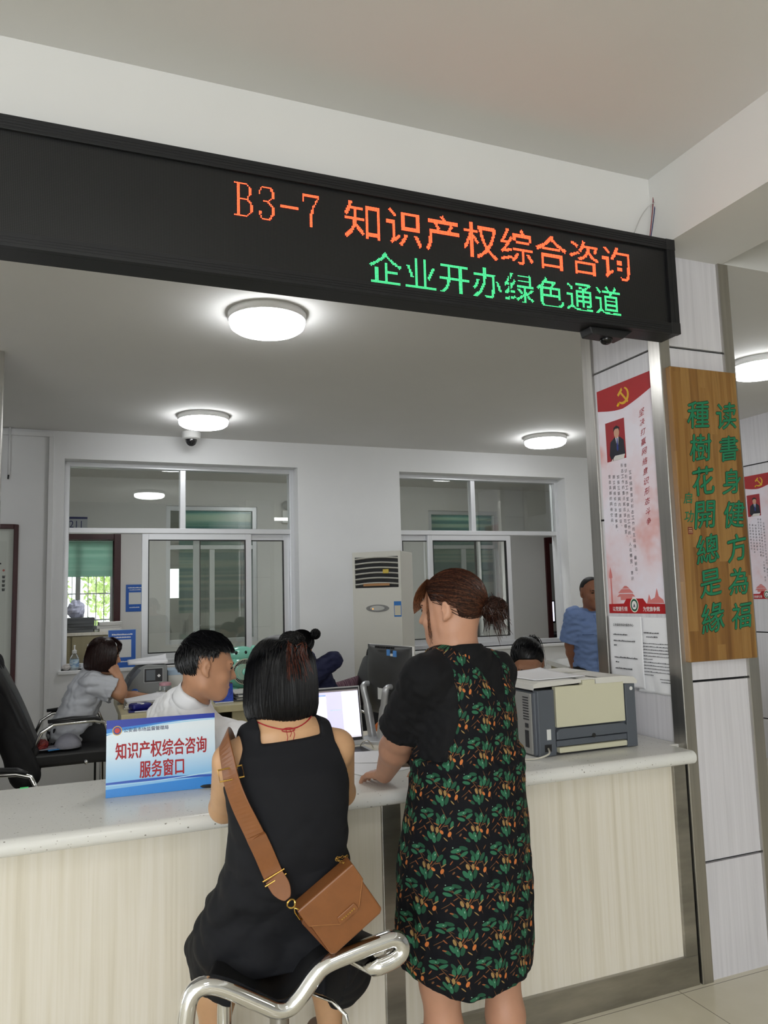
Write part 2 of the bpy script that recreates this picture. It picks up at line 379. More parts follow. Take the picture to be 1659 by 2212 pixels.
# ------------------------------------------------------------------ ceiling lamps
m_diff = M('lit_lamp_diffuser', (.95, .95, .95), .4, emit=LAMP, emit_col=(.97, .985, 1.0))
m_white = M('white_plastic', (.78, .78, .77), .35)
def lamp(x, y, label, z=ZC):
    t = thing('ceiling_lamp', label, 'ceiling lamp', (x, y, z), 'round ceiling lamps')
    MB().lathe((x, y, z), [(0, 0), (.196, 0), (.200, -.006), (.200, -.034), (.196, -.040), (0, -.040)], 40).build('base', m_white, t, auto=True)
    MB().lathe((x, y, z), [(.180, -.038), (.190, -.044), (.192, -.056), (.186, -.072), (.168, -.085), (.11, -.095), (0, -.098)], 48).build('diffuser', m_diff, t, smooth=True)
lamp(.90, 3.745, 'largest and nearest round lamp on the ceiling below the display board')
lamp(.93, 6.04, 'round ceiling lamp just above the dome camera')
lamp(4.11, 6.03, 'round ceiling lamp above the right inner window, left of the pillar')
p = at_z(1634, 797, ZC-.05); lamp(p.x+.04, p.y, 'round ceiling lamp cut off by the right edge, right of the pillar')
lamp(.45, 7.42, 'added round lamp brightening the corridor, hidden above the left window'); lamp(4.2, 7.42, 'added round lamp brightening the corridor, hidden above the right window')  # unseen lamps, added only to brighten the dim corridor
lamp(1.55, 9.92, 'added round lamp lighting the blind from behind, hidden above the middle far window'); lamp(5.0, 9.92, 'added round lamp lighting the blind from behind, hidden above the right far window'); lamp(2.4, 7.42, 'added round lamp brightening the corridor, hidden behind the wall between the windows')  # also added out of sight: backlight for the far blinds, more corridor light
lamp(-3.2, 4.2, 'round ceiling lamp left of the counter, outside the frame'); lamp(7.2, 6.1, 'round ceiling lamp far right, outside the frame')
m_panel = M('lit_panel', (.95, .95, .95), .4, emit=PANEL, emit_col=(1, .99, .96))
for k, (x, y) in enumerate(((.2, -.9), (.2, -3.9), (4.2, -2.4), (-3.0, -2.4))):
    t = thing('panel_light', ['square light panel nearest the photographer', 'square light panel behind the photographer near the entrance', 'square light panel beyond the right beam', 'square light panel on the left of the hall'][k], 'ceiling light', (x, y, ZH), 'square light panels in the hall')
    mb = MB(); mb.box((x-.32, y-.32, ZH-.015), (x+.32, y+.32, ZH)); mb.build('frame', m_alu, t)
    MB().box((x-.295, y-.295, ZH-.02), (x+.295, y+.295, ZH-.014)).build('diffuser', m_panel, t)
# ------------------------------------------------------------------ the counter
m_ply = M('pale_oak_laminate', lin('cdc3a2'), .42, noise=((38, 38, .9), .1), stops=[(.2, lin('cac2ae')), (.42, lin('dad3c2')), (.6, lin('e2dccf')), (.8, lin('d4cbb6'))])
def quartz():
    m = M('speckled_white_quartz', (.74, .735, .70), .22, noise=((4, 4, 4), .03)); t = NT(m); b = t.n['Principled BSDF']
    tc = t.add('ShaderNodeTexCoord'); base = b.inputs['Base Color'].links[0].from_socket
    for sc, th, c in ((42, .12, '8d8a82'), (95, .17, 'aeaaa2'), (17, .07, '7d7a74')):
        v = t.add('ShaderNodeTexVoronoi', Vector=t.add('ShaderNodeMapping', Vector=tc.outputs['Object'], Scale=(1, 1.6, 1.2)).outputs[0], Scale=sc, Randomness=1.0)
        r = t.add('ShaderNodeTexWhiteNoise', Vector=v.outputs['Position']).outputs[0]
        f = t.math('MULTIPLY', t.math('LESS_THAN', v.outputs[0], th), t.math('LESS_THAN', r, .32))
        base = t.mix(f, base, lin(c))
    t.link(base, b.inputs['Base Color']); return m
m_quartz = quartz()
ZT = .916
t = thing('service_counter', 'pale wood counter base with steel kick plate and posts', 'counter', (0, 2.52, 0))
for x0, x1 in ((-2.6, .985), (1.055, 2.252)): MB().box((x0, 2.535, .11), (x1, 2.56, .866)).build('wood_panel', m_ply, t)
for x0, x1 in ((.985, 1.055), (2.25, 2.312)): MB().box((x0, 2.522, .0 if x0 < 2 else .10), (x1, 2.565, .866)).build('steel_post', m_dirty, t, bevel=.002)
MB().box((-2.6, 2.52, 0), (.985, 2.565, .112)).box((1.055, 2.52, 0), (2.31, 2.565, .112)).build('kick_plate', m_dirty, t, bevel=.002)
MB().box((-2.6, 3.03, ZF), (2.3, 3.06, .866)).build('inner_panel', m_ply, t)
mb = MB(); prof = []
for k in range(13):
    a = -PI/2 + PI*k/12; prof.append((2.438-.025*math.cos(a), .891+.025*math.sin(a)))
outl = [(y, z) for y, z in prof] + [(3.07, .916), (3.07, .866)]
xe = 2.275
n = len(outl); vs = [(-2.6, y, z) for y, z in outl] + [(xe, y, z) for y, z in outl]
mb.add(vs, [tuple(range(n)), tuple(range(2*n-1, n-1, -1))] + [(i, (i+1) % n, n+(i+1) % n, n+i) for i in range(n)])
mb.box((xe-.01, 2.56, .8662), (PX+.012, 3.07, .9158))
o = tag(mb.build('countertop', m_quartz, bevel=.004, auto=True), 'white speckled stone countertop with a rounded front edge', 'countertop')
# ------------------------------------------------------------------ LED display board over the counter
m_blk = M('black_anodised', (.012, .0125, .014), .45, .2)
m_blk2 = M('black_plastic', (.014, .014, .015), .45)
def led_face():
    m = M('unlit_led_matrix', (.006, .006, .007), .35); t = NT(m); b = t.n['Principled BSDF']
    tc = t.add('ShaderNodeTexCoord'); sp = t.add('ShaderNodeSeparateXYZ', Vector=tc.outputs['Object'])
    P = .0049; d = []
    for i in (0, 2):
        a = t.math('SUBTRACT', t.math('FRACT', t.math('DIVIDE', sp.outputs[i], P)), .5); d.append(t.math('MULTIPLY', a, a))
    r = t.math('LESS_THAN', t.math('ADD', d[0], d[1]), .075)
    t.link(t.mix(r, (.0035, .0035, .004), (.028, .029, .031)), b.inputs['Base Color']); return m
SX0, SX1, SY, SZ0, SZ1 = -1.3, 2.327, 2.395, 2.604, 3.0135
sg = thing('led_display_board', 'long black LED board with red and green lit characters above the counter', 'display board', (.6, 2.45, SZ0))
MB().box((SX0, SY+.02, SZ0), (SX1, PY-.002, SZ1)).build('housing', m_blk, sg, bevel=.003)
for lo, hi in (((SX0, SY, SZ1-.046), (SX1, SY+.022, SZ1)), ((SX0, SY, SZ0), (SX1, SY+.022, SZ0+.044)), ((SX1-.044, SY, SZ0+.044), (SX1, SY+.022, SZ1-.046))):
    mb = MB().box(lo, hi)
    if hi[2]-lo[2] < .1:
        for q in (.3, .5, .7): z = lo[2]+(hi[2]-lo[2])*q; mb.box((lo[0], SY-.0016, z-.002), (hi[0], SY+.001, z+.002))
    else:
        x = (lo[0]+hi[0])/2; mb.box((x-.002, SY-.0016, lo[2]), (x+.002, SY+.001, hi[2]))
    mb.build('frame_rail', m_blk, sg, bevel=.001)
for z in (SZ0, SZ1-.046):
    MB().box((SX1-.046, SY-.002, z-.001), (SX1+.001, SY+.024, z+.047)).build('corner_cap', m_blk2, sg, bevel=.002)
MB().box((SX0, SY+.012, SZ0+.043), (SX1-.043, SY+.0205, SZ1-.045)).build('led_matrix', led_face(), sg)
SERIF = {'B': [(1, 1, 9, 1), (1, 24, 9, 24), (3, 1, 3, 24), (4, 1, 4, 24), (4, 12, 9, 12), (9, 1, 11, 3), (11, 3, 11, 9), (12, 4, 12, 8), (11, 9, 9, 12), (9, 12, 12, 15), (12, 15, 12, 21), (13, 16, 13, 20), (12, 21, 9, 24), (10, 2, 12, 4), (10, 12, 13, 16)],
         '3': [(2, 4, 4, 1), (2, 5, 2, 6), (4, 1, 9, 1), (9, 1, 11, 4), (10, 1, 12, 4), (11, 4, 11, 8), (12, 4, 12, 8), (11, 8, 8, 11), (5, 11, 8, 11), (8, 11, 12, 15), (8, 12, 11, 15), (11, 15, 11, 20), (12, 15, 12, 20), (12, 20, 9, 24), (11, 20, 9, 23), (4, 24, 9, 24), (4, 24, 2, 21), (2, 19, 2, 20), (3, 19, 3, 20)],
         '-': [(1, 12, 13, 12), (1, 13, 13, 13)],
         '7': [(1, 1, 12, 1), (1, 2, 12, 2), (1, 2, 1, 6), (12, 2, 8, 11), (8, 11, 7, 17), (7, 17, 7, 24), (11, 4, 7, 12), (7, 12, 6, 18), (6, 18, 6, 24)]}
def led_text(s, x0, ztop, pitch, n, name, mat, bold=.003):
    """rasterises every character onto the n x n dot grid of the board and sets a small lit lens per dot"""
    P = .0049; mb = MB(); r = P*.40
    for i, ch in enumerate(s):
        if ch == ' ': continue
        half = ch in 'B37-'
        if half:
            bits = set()
            for (xa, ya, xb, yb) in SERIF[ch]:
                m_ = max(abs(xb-xa), abs(yb-ya), 1)
                for q_ in range(m_+1): bits.add((round(xa+(xb-xa)*q_/m_), round(ya+(yb-ya)*q_/m_)))
            cx = x0 + (sum((.5 if c in 'B37- ' else 1) for c in s[:i]))*pitch
            for bx, by in bits:
                px = round((cx+(bx+1)*pitch/n)/P)*P+P/2; pz = round((ztop-(by+3)*pitch/n)/P)*P+P/2
                mb.add([(px+r*math.cos(q*PI/3), SY+.0105, pz+r*math.sin(q*PI/3)) for q in range(6)], [tuple(range(6))])
            continue
        v, f = glyphs(ch, bold); lo, hi = v.min(0), v.max(0)
        if half: nx, ny, em, ox, oy = n//2, n-6, None, 1, 4
        w = (n//2-3) if half else n-3; h = (n-8) if half else n-3
        gx = (np.arange(w)+.5)/w; gy = (np.arange(h)+.5)/h
        if ch == '-': gx, gy, lo, hi = gx, gy, np.array([lo[0], .0]), np.array([hi[0], .72])
        elif not half:
            lo, hi = np.array([.04, -.08]), np.array([.96, .86])
        X, Y = np.meshgrid(lo[0]+gx*(hi[0]-lo[0]), lo[1]+gy*(hi[1]-lo[1])); ins = np.zeros(X.shape, bool)
        for poly in f:
            pts = v[list(poly)]; m = np.zeros(X.shape, bool); j = len(pts)-1
            for k in range(len(pts)):
                (xa, ya), (xb, yb) = pts[k], pts[j]
                if ya != yb: m ^= ((ya > Y) != (yb > Y)) & (X < (xb-xa)*(Y-ya)/(yb-ya)+xa)
                j = k
            ins |= m
        cx = x0 + (sum((.5 if c in 'B37- ' else 1) for c in s[:i]))*pitch
        for a, bb in zip(*np.nonzero(ins)):
            px = round((cx + (bb+1)*pitch/n)/P)*P+P/2; pz = round((ztop-(n-1-a-(2 if half else 1)-(0 if not half else -1))*pitch/n)/P)*P+P/2
            mb.add([(px+r*math.cos(q*PI/3), SY+.0105, pz+r*math.sin(q*PI/3)) for q in range(6)], [tuple(range(6))])
    return mb.build(name, mat, sg)
m_ledr = M('lit_red_led', (.9, .12, .06), .4, emit=9.0, emit_col=(1, .042, .013))
m_ledg = M('lit_green_led', (.1, .9, .3), .4, emit=2.2, emit_col=(.06, 1, .25))
led_text('B3-7 知识产权综合咨询', .462, 2.948, .1565, 32, 'red_characters', m_ledr)
led_text('企业开办绿色通道', .942, 2.774, .1375, 28, 'green_characters', m_ledg)
# black sensor under the board
s = thing('motion_sensor', 'small black sensor with a dome under the right end of the display board', 'sensor', (2.0, 2.46, SZ0))
MB().prism([(1.895, SZ0), (2.11, SZ0), (2.06, SZ0-.034), (1.905, SZ0-.03)], lambda p: Vector((p[0], 2.43+p[2], p[1])), 0, .07).build('case', m_blk2, s, bevel=.004)
MB().ball((2.0, 2.465, SZ0-.034), (.026, .026, .022)).build('dome', M('black_dome', (.004, .004, .004), .15), s, smooth=True)
# loose wires from the hall ceiling to the board
def wire(name, pts, r, col, label=None, cat='wire', parent=None):
    o = MB().tube(smooth_path(pts), r, 6).build(name, M('wire_'+col, lin(col), .5), parent, smooth=True)
    return tag(o, label, cat) if label else o
def smooth_path(P, n=8):
    P = [Vector(p) for p in P]; out = []
    for i in range(len(P)-1):
        a, b, c, d = P[max(i-1, 0)], P[i], P[i+1], P[min(i+2, len(P)-1)]
        for k in range(n):
            t = k/n; out.append(.5*((2*b)+(c-a)*t+(2*a-5*b+4*c-d)*t*t+(3*b-a-3*c+d)*t**3))
    return out+[P[-1]]
p0 = at_y(1410, 388, 2.495); ws = thing('cable_bundle', 'thin red, blue and white wires from the ceiling to the display board', 'wires', (p0.x, p0.y, ZH))
e = at_y(1401, 506, 2.45)
wire('red_wire', [(p0.x, p0.y, ZH), at_y(1411, 430, 2.49), at_y(1408, 470, 2.475), (e.x, e.y, SZ1)], .0022, '7d2a3a', parent=ws)
wire('blue_wire', [(p0.x+.004, p0.y, ZH), at_y(1415, 430, 2.49), at_y(1412, 470, 2.475), (e.x+.004, e.y, SZ1)], .0022, '2a2f63', parent=ws)
wire('white_wire', [at_y(1414, 437, 2.485), at_y(1400, 447, 2.48), at_y(1384, 470, 2.47), at_y(1370, 503, 2.45)], .002, 'b9b8b4', parent=ws)
# ------------------------------------------------------------------ banner and notices on the left face of the pillar
XP = PX+.014
def banner(xp, y_far, label):
    t = thing('wall_banner', label, 'banner', (xp, y_far-.186, 1.446), 'printed banners on the pillars')
    fr = frame((xp-.0015, y_far, 1.446), (0, -1, 0), (0, 0, 1)); Wd, Hh = .372, 1.06
    MB().prism(rect(0, 0, Wd, Hh), fr, -.0012, 0).build('sheet', M('lilac_banner_print', lin('e3d9e2'), .55, noise=((2.5, 2.5, 3.2), .05), stops=[(.34, lin('dcaaa8')), (.46, lin('e4d3da')), (.62, lin('e6e0ea'))]), t)
    red = M('banner_red', lin('a8161b'), .5, noise=((4, 4, 4), .12)); yel = M('banner_yellow', lin('d9a820'), .5); pink = M('banner_pink', lin('d07a76'), .55)
    mb = MB(); fl = [(0, Hh), (0, .962)]
    fl += [(.02+.16*k/8, .958-.022*math.sin(PI/2*k/8)) for k in range(9)] + [(.18+.192*k/8, .936+.05*(k/8)**1.25) for k in range(1, 9)] + [(Wd, Hh)]
    poly_into(mb, fl, fr, .0005); mb.build('red_flag', red, t)
    mb = MB(); cx, cy, r = .188, .995, .040
    out = [(cx+r*math.cos(a), cy+r*math.sin(a)) for a in np.linspace(math.radians(68), math.radians(-140), 26)]
    inn = [(cx-.006+.0335*math.cos(a), cy+.004+.032*math.sin(a)) for a in np.linspace(math.radians(-128), math.radians(66), 26)]
    for k in range(25): poly_into(mb, [out[k], out[k+1], inn[24-k], inn[25-k]], fr, .001)
    mb.tube([fr((cx-.030, cy-.028, .001)), fr((cx-.041, cy-.040, .001))], .006, 8)
    def rot(pts, a): return [(cx+x*math.cos(a)-y*math.sin(a), cy+x*math.sin(a)+y*math.cos(a)) for x, y in pts]
    poly_into(mb, rot([(-.005, -.046), (.005, -.046), (.005, .026), (-.005, .026)], .72), fr, .0012)
    poly_into(mb, rot([(-.022, .022), (.016, .022), (.02, .036), (-.022, .036)], .72), fr, .0013)
    mb.build('yellow_emblem', yel, t)
    # a speaker in a dark suit at a lectern, printed as a small picture
    x0, y0 = .049, .706
    ph = MB(); poly_into(ph, rect(x0, y0, x0+.135, y0+.187), fr, .0005); po = ph.build('picture', M('picture_red', lin('9c1f26'), .5), t); po['label'] = 'picture of a person in a suit'
    def lay(name, pts_list, col, off):
        mb = MB()
        for pts in pts_list: poly_into(mb, [(x0+a, y0+b) for a, b in pts], fr, off)
        mb.build(name, M('print_'+col, lin(col), .5), po)
    lay('suit', [[(.02, .03), (.03, .09), (.06, .108), (.1, .105), (.125, .085), (.13, .02), (.12, .01), (.03, .01)]], '171a26', .0008)
    lay('shirt', [[(.066, .112), (.09, .112), (.084, .06), (.078, .06)]], 'e5e5e8', .001); lay('tie', [[(.076, .103), (.083, .103), (.086, .05), (.079, .04), (.073, .05)]], '27357f', .0012)
    lay('face', [disc(.078, .128, .0185, .025)], 'c99a80', .0013); lay('hair', [[(.056, .135), (.06, .155), (.08, .162), (.1, .15), (.098, .132), (.092, .146), (.07, .147)]], '121212', .0015)
    lay('papers', [[(.03, .0), (.12, .0), (.128, .02), (.06, .022)]], 'd5d2cc', .0014); lay('microphones', [rect(.028, .0, .031, .05), rect(.045, .0, .048, .055)], '16161a', .0016)
    mb = MB(); column_into(mb, '坚决打赢网络意识形态斗争', fr, .304, .89, .0443, .031, bold=.012, off=.0008, jit=.10, slant=.22)
    mb.build('red_title', M('title_red', lin('a3222b'), .5), t)
    mb = MB()
    for s, u, v, p in (('互联网是意识形态工作的主战场、最前沿，', .203, .635, .0258), ('意识形态工作室做人的工作的。人在哪里，意识', .174, .672, .0258), ('形态工作的重点就应该在哪里。', .150, .676, .0256), ('加强互联网内容建设。', .118, .627, .0258), ('建立网络综合治理体系，', .088, .632, .0258), ('营造清朗的网络空间。', .058, .637, .0258)):
        column_into(mb, s, fr, u, v, p, .0165, off=.0008, jit=.03)
    mb.build('small_lettering', M('print_grey', lin('4a474c'), .5), t)
    mb = MB()      # soft skyline of generic towers and roofs
    for pts in ([(.018, .04), (.03, .04), (.028, .16), (.036, .165), (.034, .18), (.024, .215), (.014, .18), (.012, .165), (.02, .16)],): poly_into(mb, pts, fr, .0007)
    mb.build('monument_print', pink, t); mb = MB()
    for pts in (                [(.06, .075), (.185, .075), (.17, .088), (.08, .088)], [(.07, .092), (.175, .092), (.15, .11), (.095, .11)], rect(.085, .06, .165, .075), [(.1, .112), (.15, .112), (.13, .124), (.115, .124)]): poly_into(mb, pts, fr, .0007)
    mb.build('pavilion_print', pink, t); mb = MB()
    for pts in (                [(.26, .045), (.275, .085), (.285, .06), (.31, .07), (.325, .11), (.335, .075), (.36, .06), (.365, .045)],): poly_into(mb, pts, fr, .0007)
    mb.build('rampart_print', pink, t)
    mb = MB(); poly_into(mb, [(0, 0), (Wd, 0), (Wd, .042), (.255, .044), (.235, .066), (.125, .066), (.105, .044), (0, .042)], fr, .0009); mb.build('red_band', red, t)
    for name, r_, col, o in (('seal_rim', .028, 'e8e4d2', .0012), ('seal_ring', .024, '1f5a45', .0014), ('seal_centre', .0165, 'e6e4e0', .0016)):
        mb = MB(); poly_into(mb, disc(.176, .037, r_, r_*1.15), fr, o); mb.build(name, M('seal_'+col, lin(col), .5), t)
    mb = MB()
    for k in range(3): poly_into(mb, [(.169+.004*k, .03), (.176+.002*k, .046-.004*k), (.181, .03+.003*k)], fr, .0018)
    poly_into(mb, rect(.166, .0275, .186, .0295), fr, .0018); mb.build('seal_mark', M('seal_violet', lin('6c5f80'), .5), t)
    mb = MB(); text_into(mb, '以党建引领', fr, .028, .02, .021, .1, bold=.02, off=.0014); mb.build('white_lettering', M('print_white', (.85, .85, .84), .5), t); mb = MB(); text_into(mb, '为党旗争辉', fr, .232, .02, .021, .105, bold=.02, off=.0014)
    mb.build('white_lettering', M('print_white', (.85, .85, .84), .5), t)
    return t
banner(XP, 2.966, 'lilac and red party banner on the near pillar, above two notices')
banner(5.414, 4.995, 'lilac and red party banner on the far pillar at the right edge')
m_paper = M('white_paper', (.80, .80, .82), .6, bump=((25, 25, 25), .15, .004)); m_ink = M('grey_ink', lin('55555a'), .6)
def notice(label, y0, y1, z0, z1, lines, dx, curl=0, cat='notice'):
    t = thing('paper_notice', label, cat, (XP, (y0+y1)/2, z0), 'paper notices on the pillar')
    def fn(a, b):
        y = y0+(y1-y0)*a; z = z0+(z1-z0)*b
        return Vector((XP-.002-dx-.003*math.sin(a*7+b*3)**2*(1-b)-curl*max(0, .25-a-b)**1.5, y, z))
    MB().grid(fn, 24, 32).build('sheet', m_paper, t, smooth=True, solid=.0006)
    fr = frame((XP-.007-dx, y0, z0), (0, -1, 0), (0, 0, 1))
    lines(t, fr, y0-y1, z1-z0); return t
random.seed(5)
def dashes(mb, fr, x0, x1, y, h=.0035):
    x = x0
    while x < x1:
        w = random.uniform(.004, .011); poly_into(mb, rect(x, y, min(x+w, x1), y+h*random.uniform(.6, 1)), fr, .0003); x += w+.0018
def lines1(t, fr, w, h):
    mb = MB(); text_into(mb, '公安县政务综合服务中心', fr, .037, h-.038, .0125, .138, bold=.02, off=.0003); mb.build('heading', M('black_ink', (.03, .03, .03), .6), t)
    for y, x0, x1 in ((.085, .034, .13), (.113, .034, .18), (.134, .034, .052), (.188, .034, .19), (.209, .04, .065), (.237, .036, .15)):
        mb = MB(); dashes(mb, fr, x0, x1, h-y, .007); mb.build('text_line', m_ink, t)
def lines2(t, fr, w, h):
    def line(x0, x1, y, hh): mb = MB(); dashes(mb, fr, x0, x1, y, hh); mb.build('text_line', m_ink, t)
    for y, x0, x1 in ((.07, .055, .15), (.087, .07, .14)): line(x0, x1, h-y, .006)
    y = .115
    for k in range(11): line(.04, .2 if k not in (5, 10) else .1, h-y, .0042); y += .0135
    line(.14, .2, .062, .004); line(.145, .2, .05, .004)
notice('right notice sheet under the banner, partly tucked under the other sheet', 2.79, 2.578, 1.105, 1.43, lines2, 0, .06)
notice('left notice sheet under the banner, overlapping the other sheet', 2.966, 2.742, 1.118, 1.432, lines1, .0075)
# ------------------------------------------------------------------ carved wooden plaque on the front of the pillar
def plank_mat():
    m = M('honey_plank_wood', lin('a8702f'), .35, coat=.25); t = NT(m); b = t.n['Principled BSDF']
    tc = t.add('ShaderNodeTexCoord'); sp = t.add('ShaderNodeSeparateXYZ', Vector=tc.outputs['Object'])
    pl = t.math('FLOOR', t.math('DIVIDE', sp.outputs[0], .047)); wn = t.add('ShaderNodeTexWhiteNoise', {'noise_dimensions': '2D'}, Vector=t.add('ShaderNodeCombineXYZ', X=pl, Y=t.math('FLOOR', t.math('ADD', t.math('DIVIDE', sp.outputs[2], .55), t.math('MULTIPLY', pl, .37)))).outputs[0])
    mp = t.add('ShaderNodeMapping', Vector=tc.outputs['Object'], Scale=(26, 26, 1.6))
    off = t.add('ShaderNodeVectorMath', {'operation': 'ADD'}, i0=mp.outputs[0], i1=t.add('ShaderNodeCombineXYZ', Y=t.math('MULTIPLY', wn.outputs[0], 40)).outputs[0])
    nz = t.add('ShaderNodeTexNoise', Vector=off.outputs[0], Scale=1.0, Detail=5.0, Distortion=.8)
    wv = t.math('ADD', t.math('MULTIPLY', nz.outputs[0], .75), t.math('MULTIPLY', wn.outputs[0], .35))
    t.link(t.ramp(wv, [(.3, lin('69451f')), (.5, lin('87602f')), (.66, lin('9b7540')), (.85, lin('745026'))]), b.inputs['Base Color']); return m
pq = thing('wooden_plaque', 'honey wood plaque with two columns of green carved characters on the pillar', 'plaque', (2.52, 2.5, 1.248))
x0, x1, z0, z1 = 2.342, 2.712, 1.249, 2.497
MB().box((x0, 2.486, z0), (x1, PY+.013, z1)).build('board', plank_mat(), pq, bevel=.004)
fr = frame((0, 2.486, 0), (1, 0, 0), (0, 0, 1))
m_gr = M('green_paint', lin('1f7a55'), .4); m_dk = M('carved_edge', lin('23311f'), .6)
random.seed(11)
for name, mat, bold, off in (('carved_outline', m_dk, .065, .0006), ('green_characters', m_gr, .018, .0012)):
    random.seed(11); mb = MB()
    column_into(mb, '读书身健方为福'.replace('书', '書').replace('为', '為'), fr, 2.638, 2.297, .1443, .112, bold=bold, off=off, jit=.07, slant=.10)
    column_into(mb, '種樹花開總是緣', fr, 2.478, 2.293, .1443, .116, bold=bold, off=off, jit=.07, slant=.10)
    column_into(mb, '启功', fr, 2.39, 1.929, .078, .046 if bold < .03 else .047, bold=bold*.5, off=off, jit=.08, slant=.10)
    mb.build(name, mat, pq)
mb = MB(); poly_into(mb, rect(2.377, 1.776, 2.403, 1.806), fr, .0008); sl = mb.build('red_seal', M('seal_red', lin('6f2a22'), .5), pq)
mb = MB()
for r_ in (rect(2.381, 1.798, 2.399, 1.801), rect(2.381, 1.79, 2.399, 1.793), rect(2.381, 1.78, 2.384, 1.79), rect(2.389, 1.78, 2.392, 1.79), rect(2.396, 1.78, 2.399, 1.79)): poly_into(mb, r_, fr, .0012)
mb.build('seal_strokes', M('seal_pale', lin('b39a78'), .5), sl)
# ------------------------------------------------------------------ on the counter: tent sign, pen, tape
bl, br = at_z(228, 1725, ZT), at_z(466, 1700, ZT); U = (br-bl); U.z = 0; wS = U.length; U.normalize()
dn = Vector((-U.y, U.x, 0)) if U.x > 0 else Vector((U.y, -U.x, 0))
V = (Vector((0, 0, 1))+dn*.12).normalized(); hS = .247
card = thing('counter_sign', 'blue and white tent sign with red characters standing on the counter', 'sign', ((bl.x+br.x)/2, (bl.y+br.y)/2, ZT))
fr = frame(bl+Vector((0, 0, .0005)), U, V)
def sign_mat():
    m = M('sky_gradient_print', lin('cfe3f2'), .35); t = NT(m); b = t.n['Principled BSDF']
    tc = t.add('ShaderNodeTexCoord'); sp = t.add('ShaderNodeSeparateXYZ', Vector=tc.outputs['Object'])
    f = t.math('DIVIDE', t.math('SUBTRACT', sp.outputs[2], ZT), hS)
    t.link(t.ramp(f, [(.0, lin('7fb9e6')), (.22, lin('8fc3ea')), (.55, lin('d3e6f3')), (.85, lin('e3edf3'))]), b.inputs['Base Color']); return m
MB().prism(rect(0, 0, wS, hS), fr, -.003, 0).build('front_panel', sign_mat(), card)
fb = frame(bl+V*hS, U, (Vector((0, 0, -1))+dn*.30).normalized())
MB().prism(rect(0.002, .002, wS-.002, hS*.985), fb, .0, .003).build('back_leg', M('sign_back', (.75, .77, .8), .4), card)
k = wS
def band(name, top, bot, col, off):
    mb = MB(); n = 24
    for i in range(n):
        a, b_ = i/n, (i+1)/n; poly_into(mb, [(a*k, bot(a)*hS), (b_*k, bot(b_)*hS), (b_*k, top(b_)*hS), (a*k, top(a)*hS)], fr, off)
    mb.build(name, M('sign_'+col, lin(col), .35), card)
band('top_band', lambda a: 1, lambda a: .80+.135*math.sin(a*PI*.55)**.8 - (.0), '2f7fd0', .0004)
band('deep_band', lambda a: 1, lambda a: .885+.055*min(1, a*1.6), '2238a0', .0006)
band('pale_swoosh', lambda a: .925-.10*(1-a)**2+.004, lambda a: .915-.105*(1-a)**2, 'a8daf2', .0008)
band('bottom_band', lambda a: .105+.05*a, lambda a: 0, '3187d6', .0004)
band('bottom_curve', lambda a: .19+.02*math.sin(a*3)-.02*a, lambda a: .165+.01*math.sin(a*3)-.02*a, '2a55b5', .0006)
band('bottom_line', lambda a: .155+.06*a*a, lambda a: .148+.052*a*a, 'bfe3f6', .0008)
mb = MB(); text_into(mb, '知识产权综合咨询', fr, .030*k/.36, .585*hS, .054, .30*k/.36, bold=.036, off=.001); text_into(mb, '服务窗口', fr, .108*k/.36, .325*hS, .054, .145*k/.36, bold=.036, off=.001)
mb.build('red_lettering', M('print_signal_red', lin('a3121f'), .55), card)
mb = MB(); text_into(mb, '公安县市场监督管理局', fr, .055, .895*hS-.010, .0135, .145, bold=.02, off=.001); mb.build('dark_lettering', M('print_navy', lin('1d2a5a'), .4), card)
for nm, r_, col, o in (('badge_gold', .0155, 'c69a3a', .001), ('badge_blue', .0125, '2b3f8f', .0012), ('badge_red', .0085, 'c2372c', .0014)):
    mb = MB(); poly_into(mb, disc(.034, .875*hS-.004, r_), fr, o); mb.build(nm, M('sign_'+col, lin(col), .4), card)
a, b_ = at_z(405, 1700, ZT+.006), at_z(470, 1697, ZT+.006)
pen = thing('ballpoint_pen', 'black ballpoint pen lying on the counter at the foot of the tent sign', 'pen', (a.x, a.y, ZT))
d = (b_-a).normalized(); b_ = a+d*.14
MB().tube([a, a+d*.02, a+d*.115], [.0035, .0058, .0055], 10).build('barrel', m_blk2, pen, smooth=True); MB().tube([a+d*.115, b_], [.0045, .004], 10).build('cap', m_blk, pen, smooth=True)
q = at_z(53, 1703, ZT)
tag(MB().box((q.x-.015, 3.058, ZT-.012), (q.x+.012, 3.073, ZT+.0015)).build('green_tape', M('bright_green_tape', lin('4fe07f'), .5)), 'scrap of bright green tape on the back edge of the countertop', 'tape')
# ------------------------------------------------------------------ printer on the counter, its back towards us
gx0, gx1, gy0, gy1, gz = 1.665, 2.155, 2.605, 2.985, ZT+.002
m_pg = M('slate_grey_plastic', lin('565b62'), .45); m_pc = M('cream_plastic', lin('c9c6ad'), .5); m_pw = M('warm_white_plastic', lin('cfcdc6'), .45); m_ps = M('grey_side_plastic', lin('8b8a86'), .5)
pr = thing('laser_printer', 'grey and cream laser printer with its back to us on the counter', 'printer', ((gx0+gx1)/2, gy0, ZT))
MB().box((gx0+.006, gy0+.012, gz), (gx1-.006, gy1, gz+.245)).build('body', m_pg, pr, bevel=.006)
MB().box((gx0, gy0+.03, gz+.004), (gx0+.012, gy1-.02, gz+.24)).build('side_panel', m_ps, pr, bevel=.004)
fb = frame((gx0, gy0, gz), (1, 0, 0), (0, 0, 1)); Wp = gx1-gx0
MB().prism([(.095, .105), (.425, .105), (.425, .262), (.285, .262), (.285, .280), (.225, .280), (.225, .262), (.095, .262)], fb, -.02, .006).build('rear_door', m_pc, pr, bevel=.003)
